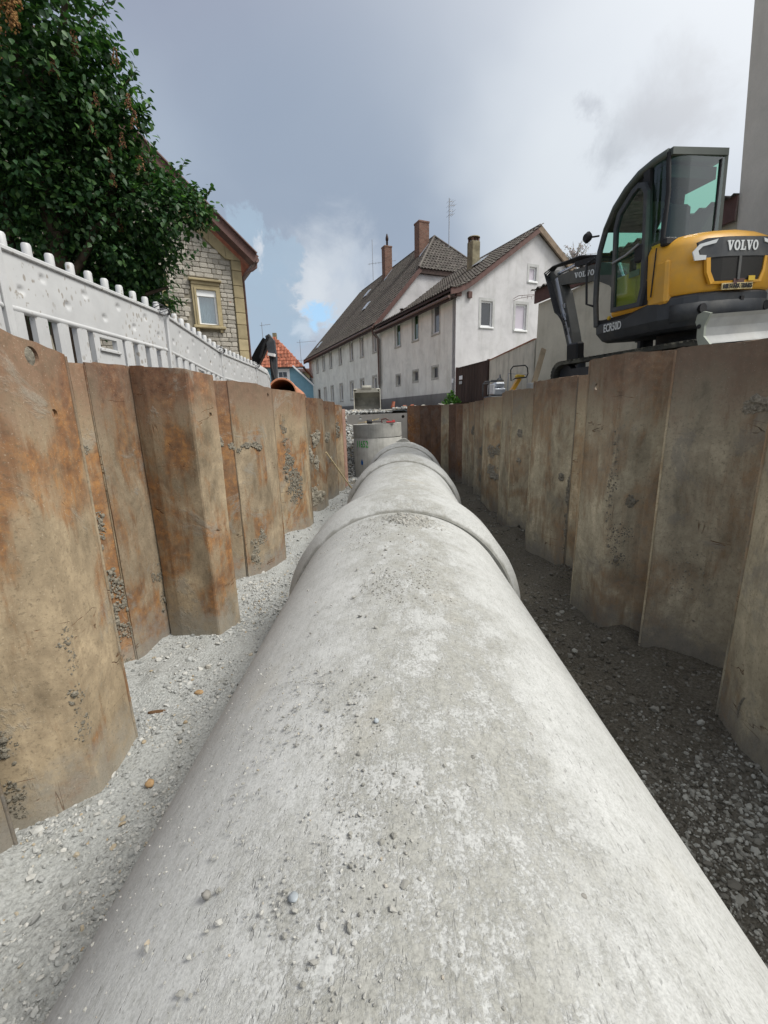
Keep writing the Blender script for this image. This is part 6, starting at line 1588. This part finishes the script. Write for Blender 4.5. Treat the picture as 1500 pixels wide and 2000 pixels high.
tag(rg.build('red_tool', M['red_plastic'], None, (-.02, 12.42, zt+.01), (0, 0, .2)), 'red plastic tool lying right of the strap on the shaft ring', 'tool')
# broom leaning in the trench
bm_ = thing('broom', 'broom with long wooden handle leaning between left sheets and pipe', 'broom', (-.93, 9.35, -1.72))
a, b = Vector((-1.36, 8.55, -.75)), Vector((-.93, 9.35, -1.68))
MB().tube([a-Vector(bm_.location), b-Vector(bm_.location)], .017, 10).build('handle', M['pale_wood'], bm_)
MB().lathe([(.022, 0), (.035, -.07), (.05, -.16)], 12, (0, .02, .03)).build('bristles', M['pale_wood'], bm_)

# ------------------------------------------------------------------ rubble and odds along the end of the trench
for i in range(26):
    x = rnd.uniform(-1.6, 2.3); y = rnd.uniform(14.9, 16.2) if x < 1.2 else rnd.uniform(14.2, 16); s = rnd.uniform(.05, .13)
    chunk('rubble_lump', (x, y, ground_z(x, y)-.0+s*.3), s, M['rubble'] if i % 4 else M['grey_stone'], 'pale broken lump in the rubble row at the trench end', 'rubble lump', (1.3, 1, .6), 60+i, 'rubble lumps at the trench end')
P, S = scatter(1400, -2.4, 3.2, 14.7, 16.6, (.03, .5), 1)
P[:, 2] = [ground_z(x, y)+.01 for x, y in zip(P[:, 0], P[:, 1])]
tag(link('rubble_row', stones_mesh('rubble_row', P, S, M['stone_l'])), 'loose rubble strewn across the street end of the trench', 'rubble', kind='stuff')
for i, (x, y, z, s_) in enumerate([(.02, 16.6, .26, 0), (.66, 15.2, .12, 1), (.42, 16.2, .16, 2)]):
    o = MB().lathe([(.07, 0), (.085, .04), (.06, .09), (.06, .24 if i == 0 else .12)], 16).build('clay_cap', M['red_clay'], None, (x, y, ground_z(x, y)+.05), (.5*i, 1.2 if i else .2, .4))
    tag(o, ['upright red clay pipe cap on the rubble right of the bucket', 'red clay pipe cap lying on its side by the plate', 'small red clay cap between the two others'][i], 'pipe cap')
M['bucket_steel'] = simple('dusty_bucket_steel', (.32, .31, .27), .75, .25, var=.35, scale=3, bmp=.4, dirt=(.33, .32, .28), dirt_amt=.6)
bk = thing('digger_bucket', 'wide grey excavator bucket with six teeth resting on the street', 'bucket', (-.97, 17.0, .10), R(3))
def bprof(k=1.): return [(.02, .0), (.55*k, .02), (.80*k, .22), (.86*k, .5), (.74*k, .75), (.45, .84), (.30, .80)]
m_ = MB(); P0 = bprof(); P1 = [(y-.03, z+.0) for y, z in P0]
vs = [(x, y, z) for x in (-.52, .52) for y, z in P0]; n = len(P0); m_.add(vs, [(i, i+1, n+i+1, n+i) for i in range(n-1)]); vs = [(x, y-.02, z+.015) for x in (-.52, .52) for y, z in P0]; m_.add(vs, [(i, i+1, n+i+1, n+i) for i in range(n-1)])
m_.build('bucket_shell', M['bucket_steel'], bk)
for sx in (-.52, .52): MB().prism([(.0, .0)]+P0[1:]+[(.15, .5)], YZ, sx-.015, sx+.015).build('side_plate', M['bucket_steel'], bk)
MB().bev(-.54, .54, -.05, .06, -.02, .03, .008).build('cutting_edge', M['worn_steel'], bk)
for i in range(6): MB().bev(-.035, .035, -.14, -.03, .0, .055, .01).xform(Matrix.Translation((-.47+.188*i, 0, 0))).build('tooth', M['worn_steel'], bk)
MB().prism([(-.50, .70), (.50, .70), (.36, .86), (-.36, .86)], XY, .28, .36).lathe([(.09, -.18), (.09, .18)], 14, (0, .34, .88), 'X').build('hood', M['bucket_steel'], bk)

# terracotta coloured big plastic pipe on the left bank
M['terracotta'] = simple('terracotta_pipe', (.50, .21, .115), .5, .4, var=.10, scale=2, bmp=.1, dirt=(.42, .22, .14), dirt_amt=.5)
M['pipe_inside'] = simple('dark_orange_inside', (.30, .11, .05), .6, .3, var=.25, scale=3)
op = thing('plastic_pipe', 'large terracotta coloured pipe lying on the left bank with its mouth towards the viewer', 'pipe', (-3.50, 13.9, .70), 0)
MB().lathe([(.50, 0), (.515, .01), (.515, .22), (.495, .3), (.495, 6.)], 48, (0, 0, 0), 'Y', caps=False).lathe([(.50, 0), (.455, .0)], 48, (0, 0, 0), 'Y', caps=False).build('pipe_wall', M['terracotta'], op)
MB().lathe([(.455, 0), (.455, 5.9), (.01, 5.95)], 48, (0, 0, 0), 'Y', caps=False).build('pipe_bore', M['pipe_inside'], op)
op.rotation_euler = (0, 0, R(8.3)); op.scale = (.90, 1, .90)

# black digger arm behind the barriers
da = thing('black_excavator', 'black excavator whose folded arm rises behind the far end of the white barriers', 'excavator', (-6.9, 17.6, 0))
def dl(px, py, Y): return Vector(at(px, py, Y))-Vector(da.location)
def beam(pts, w, d_, name, mat=None):
    P_ = pts; m_ = MB()
    for i in range(len(P_)-1): pass
    vs = []
    for i, p in enumerate(P_):
        d = (P_[min(i+1, len(P_)-1)]-P_[max(i-1, 0)]).normalized(); u = Vector((0, 1, 0)); s = d.cross(u).normalized()
        for a_, b_ in ((-1, -1), (1, -1), (1, 1), (-1, 1)): vs.append(p+s*(a_*w[i]/2)+u*(b_*d_/2))
    n = len(P_); m_.add(vs, [(i*4+k, i*4+(k+1) % 4, (i+1)*4+(k+1) % 4, (i+1)*4+k) for i in range(n-1) for k in range(4)]+[(3, 2, 1, 0), tuple(range(4*n-4, 4*n))])
    return m_.build(name, mat or M['black'], da)
beam([dl(470, 735, 17.5), dl(497, 712, 17.3), dl(508, 690, 17.1), dl(521, 664, 17.0)], [.34, .38, .36, .26], .24, 'boom')
beam([dl(523, 655, 16.9), dl(529, 668, 16.8), dl(534, 700, 16.7), dl(537, 748, 16.6)], [.16, .30, .26, .20], .2, 'stick', M['charcoal'])
MB().tube([dl(527, 690, 16.55), dl(531, 720, 16.5), dl(538, 745, 16.5)], .05, 8).build('ram', M['black'], da)
MB().tube([dl(508, 700, 16.7), dl(516, 672, 16.7), dl(524, 657, 16.7)], .05, 8).build('hose', M['black'], da)
MB().bar(dl(524, 692, 16.5), dl(537, 694, 16.5), .2, .10).build('clamp', M['white_frame'], da)
MB().bev(-.9, .7, -.8, .9, .75, 1.5, .08).bev(-.8, .0, .0, .8, 1.5, 2.0, .1).build('body', M['charcoal'], da)
for s_ in (-1, 1): MB().bev(-1.2, 1.2, s_*.7-.2, s_*.7+.2, .05, .65, .15).build('track', M['track_rubber'], da)

# blue house with the red roof far down the street
bh = thing('blue_house', 'small blue house with red tiled half hipped roof far down the street', 'house', (-11.6, 46, 0), R(4))
M['blue_wall'] = simple('light_blue_render', (.20, .36, .45), .9, .15, var=.08)
MB().prism([(-5.6, 0), (4.6, 0), (4.6, 1.8), (1.4, 4.95), (-2.6, 4.95), (-5.6, 1.8)], XY, 0, 7, [rect(-.35, .75, 2.9, 4.55)]).build('wall', M['blue_wall'], bh)
window(bh, XY, -.35, .75, 2.9, 4.55, 'pane_dark', mull=1, trans=.4, fw=.13, sill=False, depth=.08)
surround(bh, XY, -.35, .75, 2.9, 4.55, 'white_frame', .18, .03)
MB().bar((4.9, -.2, 1.55), (1.35, -.2, 5.0), .5, .16).build('verge_board', M['white_frame'], bh)
hsp = []
for r_ in np.arange(0, 3.55, .40):
    w_ = max(.1, 3.1*(1-r_/3.68)-.18); n_ = max(1, round(2*w_/.36))
    for k in range(n_): hsp.append((-.6-w_+.0+2*w_*(k+.5)/n_, r_))
tiled(bh, (0, -.3, 4.85), (1, 0, 0), Vector((0, 1.6, 3.3)), .36, .40, hsp, M['tile_red'], 300)
MB().add([(-3.8, -.32, 4.8), (2.6, -.32, 4.8), (-.6, 1.35, 8.1), (5.4, -.32, 1.2), (5.4, 7.2, 1.2), (-.6, 7, 8.1), (-6.6, -.32, 1.2), (-6.6, 7.2, 1.2)], [(0, 1, 2), (1, 3, 4, 5, 2), (0, 2, 5, 7, 6)]).build('roof', M['tile_red'], bh)
MB().bar((-3.8, -.38, 4.83), (2.6, -.38, 4.83), .12, .12).build('eave_board', M['dark_eave'], bh)
MB().box(-.8, -.4, 1.3, 1.7, 7.7, 8.5).build('chimney', M['old_chimney'], bh)
antenna('short roof antenna on the red roofed blue house', (-13.6, 47.5, 7.4), 2.2, [(1.9, .9, 4, .1)])
antenna('tall thin antenna with two cross arms between the blue house and the long house', (-11.2, 55, 4.6), 4.4, [(4.1, 2.0, 5, .1), (2.0, 2.1, 5, .05)])
sh2 = thing('far_house', 'small far house with flat brown roof squeezed between blue house and long house', 'house', (-12.5, 60, 0), 0)
MB().box(-1.5, 2.2, 0, 5, 0, 5.6).build('wall', M['cream'] if 'cream' in M else M['sandstone'], sh2)
MB().bev(-2.2, 2.6, -.6, 5.6, 5.6, 6.1, .1).build('roof', M['brown_sheet'], sh2)
MB().box(-1.2, -.6, 1, 1.6, 6.1, 6.9).build('chimney', M['brick'], sh2)
# wooded hill
M['hill'] = simple('wooded_hillside', (.045, .085, .03), .95, .1, var=.4, scale=.2, bmp=0, rand=0)
hs_ = grid_mesh('hill', np.linspace(-160, 260, 70), np.linspace(120, 330, 30), lambda X, Y: 16*np.clip(np.sin((Y-120)/210*math.pi), 0, 1)*np.clip(1-((X+10)/170)**2*.3, .3, 1)+2.5*vnoise(X*.03, Y*.03, 5, 3, 1.), M['hill']); struct('hill', hs_)
M['wood'] = leaf_mat('hill_foliage', (.030, .070, .018), (.055, .115, .025), (.10, .17, .04))
HP, HO = [], []
for _ in range(420):
    x, y = rnd.uniform(-75, 40), rnd.uniform(125, 225); z = 16*max(0, math.sin((y-120)/210*math.pi)); r_ = rnd.uniform(1.8, 3.2)
    d = nrs.normal(size=(130, 3)); d /= np.linalg.norm(d, axis=1)[:, None]; HP.append(np.array([x, y, z+2.2])+d*r_*nrs.uniform(.7, 1.05, (130, 1))*[1, 1, 1.1]); HO.append(d)
HP = np.concatenate(HP); HO = np.concatenate(HO)
tag(link('wooded_hill', leaves_mesh('wooded_hill', HP, nrs.uniform(.5, .95, len(HP)), HO, M['wood'], LEAF[[0, 2, 4, 6]], np.array([(0, 1, 2, 3)]))), 'green wooded hill behind the blue house', 'wood', kind='stuff')
cf = thing('conifer', 'dark conifer rising beside the stone house corner left of the red roof', 'tree', (-21.5, 62, 0))
MB().tube([(0, 0, 0), (0, 0, 11.5)], [.3, .03], 8).build('trunk', M['bark'], cf)
q = []; ou = []
for k in range(1500):
    u = rnd.random()**.8; z = 1.5+10*u; r_ = 2.6*(1-u)*rnd.uniform(.3, 1)+.1; a = rnd.uniform(0, 6.3); q.append((r_*math.cos(a), r_*math.sin(a), z-.2*r_)); ou.append((math.cos(a), math.sin(a), 0))
M['needle'] = leaf_mat('dark_needles', (.010, .028, .016), (.018, .042, .022), (.03, .06, .03))
tag(link('crown', leaves_mesh('crown', np.array(q), np.full(1500, .5), np.array(ou), M['needle'], LEAF[[0, 2, 4, 6]], np.array([(0, 1, 2, 3)])), cf), kind='stuff')

# ------------------------------------------------------------------ gate, yard wall, shed and tower wall on the right
M['gate_wood'] = simple('dark_brown_plank', (.060, .040, .032), .8, .2, var=.3, scale=6, stretch=(1, 1, .2), ovar=.2)
M['yard'] = plaster('stained_yard_wall', (.56, .53, .45), (.25, .235, .19), .8, 1.6)
M['shed'] = plaster('olive_stained_render', (.54, .51, .42), (.34, .315, .24), .6, 1.2)
def dirm(a, b): d = Vector((b[0]-a[0], b[1]-a[1], 0)); return math.atan2(d.y, d.x), d.length
ga, gb = (3.16, 21.4), (4.02, 18.25)
an, gl_ = dirm(ga, gb); gt_ = thing('wooden_gate', 'dark brown plank gate between the pale gable and the yard wall', 'gate', (ga[0], ga[1], .05), an)
npk = 24
for i in range(npk):
    x0 = .12+(gl_-.2)*i/npk; MB().box(x0, x0+(gl_-.2)/npk-.012, -.03+.008*(i % 2), .0, .05, 1.90).build('plank', M['gate_wood'], gt_)
MB().box(.0, .11, -.06, .05, 0, 1.98).build('gate_post', M['brown_wood_paint'], gt_); MB().box(gl_-.07, gl_, -.06, .05, 0, 1.98).build('gate_post', M['gate_wood'], gt_)
MB().box(.115, gl_-.075, -.045, .01, 1.905, 1.95).build('top_rail', M['gate_wood'], gt_)
mb_ = thing('notice_plates', 'white and green plates fixed one above the other on the brown gate', 'sign', (ga[0]+(gb[0]-ga[0])*.14, ga[1]+(gb[1]-ga[1])*.14, 0), an)
MB().bev(.0, .34, -.075, -.046, 1.42, 1.60, .01).build('upper_plate', M['white_frame'], mb_); MB().bev(.0, .30, -.075, -.046, 1.22, 1.36, .01).build('lower_plate', M['surround'], mb_)
ya, yb = (4.03, 18.24), (4.32, 13.5)
an, yl_ = dirm(ya, yb); yw = thing('yard_wall', 'stained cement yard wall with thin red coping behind the two small machines', 'wall', (ya[0], ya[1], .0), an)
MB().prism([(0, 0), (yl_, 0), (yl_, 2.02), (0, 1.97)], lambda a, b, d: (a, d, b), 0, .2).build('wall_body', M['yard'], yw)
MB().bar((0, .1, 1.985), (yl_, .1, 2.035), .26, .03).build('coping', M['red_clay'], yw)
sa, sb = (4.34, 13.42), (6.55, 9.05)
an, sl_ = dirm(sa, sb); sw = thing('shed', 'olive grey shed wall with dark fascia and corrugated roof edge behind the excavator', 'shed', (sa[0], sa[1], 0), an)
MB().prism([(0, 0), (sl_, 0), (sl_, 3.32), (0, 2.98)], lambda a, b, d: (a, d, b), 0, 2.6).build('wall_body', M['shed'], sw)
MB().prism([(-.06, 2.985), (sl_, 3.325), (sl_, 3.74), (-.06, 3.32)], lambda a, b, d: (a, d, b), -.12, -.06).build('fascia', M['brown_wood_paint'], sw)
rr = MB(); nw = 96; vs = []
for i in range(nw+1):
    x = -.12+(sl_+.1)*i/nw; z = 3.34+(x/sl_)*.42+.035*math.sin(i*math.pi/2.)
    vs += [(x, -.22, z), (x, 2.8, z+.5), (x, -.22, z-.02), ]
rr.add(vs, [(3*i, 3*i+3, 3*i+4, 3*i+1) for i in range(nw)]+[(3*i, 3*i+2, 3*i+5, 3*i+3) for i in range(nw)], False); rr.build('corrugated_roof', M['tile'], sw)
M['tower'] = plaster('smooth_grey_render', (.60, .575, .52), (.50, .48, .43), .4, .8)
tw = thing('grey_building', 'tall plain grey rendered building cut off by the right picture edge', 'building', (6.4, 9.0, 0))
MB().prism([(-3.2, 0), (.0, 0), (.0, 3.2), (.02, 6.6), (.04, 9.5), (-3.2, 9.5)], lambda a, b, d: (d+.36-b*.075 if b < 6 else d-.09-(b-6)*.068, a, b), 0, 5).build('wall', M['tower'], tw)
# leaning timber plank
pk = thing('timber_plank', 'pale timber plank leaning against the shed beside the machine tracks', 'plank', (0, 0, 0))
MB().bar(Vector(at(1036, 772, 9.2)), Vector(at(1062, 682, 9.9)), .11, .04, up=(0, 1, 0)).build('plank', M['pale_rough'] if 'pale_rough' in M else simple('weathered_plank', (.30, .24, .165), .85, .2, var=.25, scale=8, stretch=(1, 1, .2)), pk)
# grey kerb-like steel beam on the bank
tag(MB().bev(-.42, .42, -.06, .06, 0, .11, .01).build('steel_beam', M['worn_steel'], None, (2.72, 7.6, .34), (0, -.05, .30)), 'short grey steel beam lying on the bank left of the tracks', 'beam')
# small silver plate compactor and yellow rammer
M['silver'] = simple('silver_casing', (.52, .55, .60), .3, .5, .5, var=.1, bmp=0)
pc = thing('plate_compactor', 'small silver plate compactor with dark frame, left of the yellow one', 'compactor', (2.62, 11.0, .28), .2)
MB().bev(-.24, .24, -.22, .22, .0, .05, .02).build('base_plate', M['charcoal'], pc)
MB().bev(-.12, .20, -.15, .15, .06, .24, .03).build('engine', M['silver'], pc); MB().bev(-.08, .18, -.12, .12, .25, .38, .03).build('tank', M['silver'], pc)
MB().bev(-.16, -.12, -.17, .17, .1, .34, .01).build('side_cover', M['white_frame'], pc)
MB().tube([(-.28, -.18, .05), (-.28, -.18, .36), (-.22, -.18, .42), (.1, -.18, .42)], .016, 8).tube([(-.28, .18, .05), (-.28, .18, .36), (-.22, .18, .42), (.1, .18, .42)], .016, 8).tube([(-.28, -.18, .36), (-.28, .18, .36)], .014, 8).build('frame', M['charcoal'], pc)
MB().tube([(.02, -.08, .42), (.08, -.02, .56), (.14, .04, .42)], .02, 8).bev(.02, .14, -.05, .05, .42, .48, .015).build('air_filter', M['charcoal'], pc)
yr = thing('vibratory_rammer', 'yellow vibratory compactor with black loop handle standing on the right bank', 'compactor', (3.12, 11.0, .28), .1)
MB().bar((-.22, 0, .0), (.06, 0, .46), .12, .09).build('body', M['yellow'], yr); MB().bev(-.03, .17, -.09, .09, .46, .56, .03).build('tank', M['yellow_print'], yr)
MB().bev(-.20, .20, -.12, .12, -.03, .02, .02).build('foot', M['worn_steel'], yr)
MB().tube([(-.20, -.14, .40), (-.22, -.14, .66), (-.16, -.14, .74), (.14, -.14, .76), (.20, -.14, .70), (.22, -.14, .56), (.18, -.14, .48), (-.10, -.14, .46)], .016, 8, closed=True).build('loop_handle', M['black'], yr)
MB().tube([(-.26, -.1, .10), (-.26, -.1, .58), (.22, -.1, .54), (.24, -.1, .1)], .012, 8).build('guard_frame', M['metal'], yr)
# weed clump at the house corner
wd = thing('weed_clump', 'green weeds growing at the foot of the gable corner', 'weeds', (2.62, 19.2, .12))
q = []; ou = []
for k in range(650):
    a = rnd.uniform(0, 6.3); r_ = rnd.uniform(0, .42); h = rnd.uniform(.05, .75)*(1-r_/.6); q.append((r_*math.cos(a), r_*math.sin(a), h)); ou.append((math.cos(a)*.5, math.sin(a)*.5, .8))
M['weed'] = leaf_mat('weed_leaf', (.035, .10, .02), (.06, .15, .03), (.10, .20, .04))
tag(link('foliage', leaves_mesh('foliage', np.array(q), nrs.uniform(.06, .13, 650), np.array(ou), M['weed'], LEAF[[0, 2, 4, 6]], np.array([(0, 1, 2, 3)]), droop=-.3), wd), kind='stuff')
for k in range(9): a = k*.7; MB().tube([(0, 0, 0), (.18*math.cos(a), .18*math.sin(a), .55)], [.008, .003], 5).build('stem', M['weed'], wd)
# blossoming sparse tree behind the gable roof
bt = thing('blossoming_tree', 'sparse pale blossoming treetop showing behind the gable roof edge', 'tree', (12.0, 25.0, 0))
M['white_bloom'] = gravel_mat('pale_bloom', [(0., (.50, .42, .42)), (.5, (.60, .54, .54)), (1., (.70, .66, .64))], .1)
M['pale_leaf'] = leaf_mat('pale_leaf', (.10, .14, .07), (.18, .22, .12), (.30, .30, .22))
c0 = Vector(at(1122, 488, 25)); bl_ = Vector(bt.location)
MB().tube([(0, 0, 0), (c0-bl_)+Vector((0, 0, -1.5)), (c0-bl_)], [.16, .06, .02], 8).build('trunk', M['bark'], bt)
q = []; PP = []
for k in range(46):
    d = Vector((rnd.uniform(-1, 1), rnd.uniform(-.6, .6), rnd.uniform(-.3, .9))).normalized(); e = (c0-bl_)+Vector((0, 0, -.5))+d*rnd.uniform(.5, 1.15)
    s0 = (c0-bl_)+Vector((0, 0, -rnd.uniform(.3, 1.2))); MB().tube([s0, s0.lerp(e, .6)+Vector((0, 0, .05)), e], [.018, .010, .004], 5).build('branch', M['bark'], bt)
    for _ in range(16): t_ = rnd.uniform(.4, 1); PP.append(list(s0.lerp(e, t_)+Vector([rnd.gauss(0, .05) for _ in range(3)])))
PP = np.array(PP); tag(link('blossoms', stones_mesh('blossoms', PP, nrs.uniform(.018, .038, len(PP)), M['white_bloom'], flat=.9), bt), kind='stuff')
k_ = nrs.permutation(len(PP))[:300]; tag(link('leaves', leaves_mesh('leaves', PP[k_], nrs.uniform(.05, .08, 300), nrs.normal(size=(300, 3)), M['pale_leaf'], LEAF[[0, 2, 4, 6]], np.array([(0, 1, 2, 3)])), bt), kind='stuff')
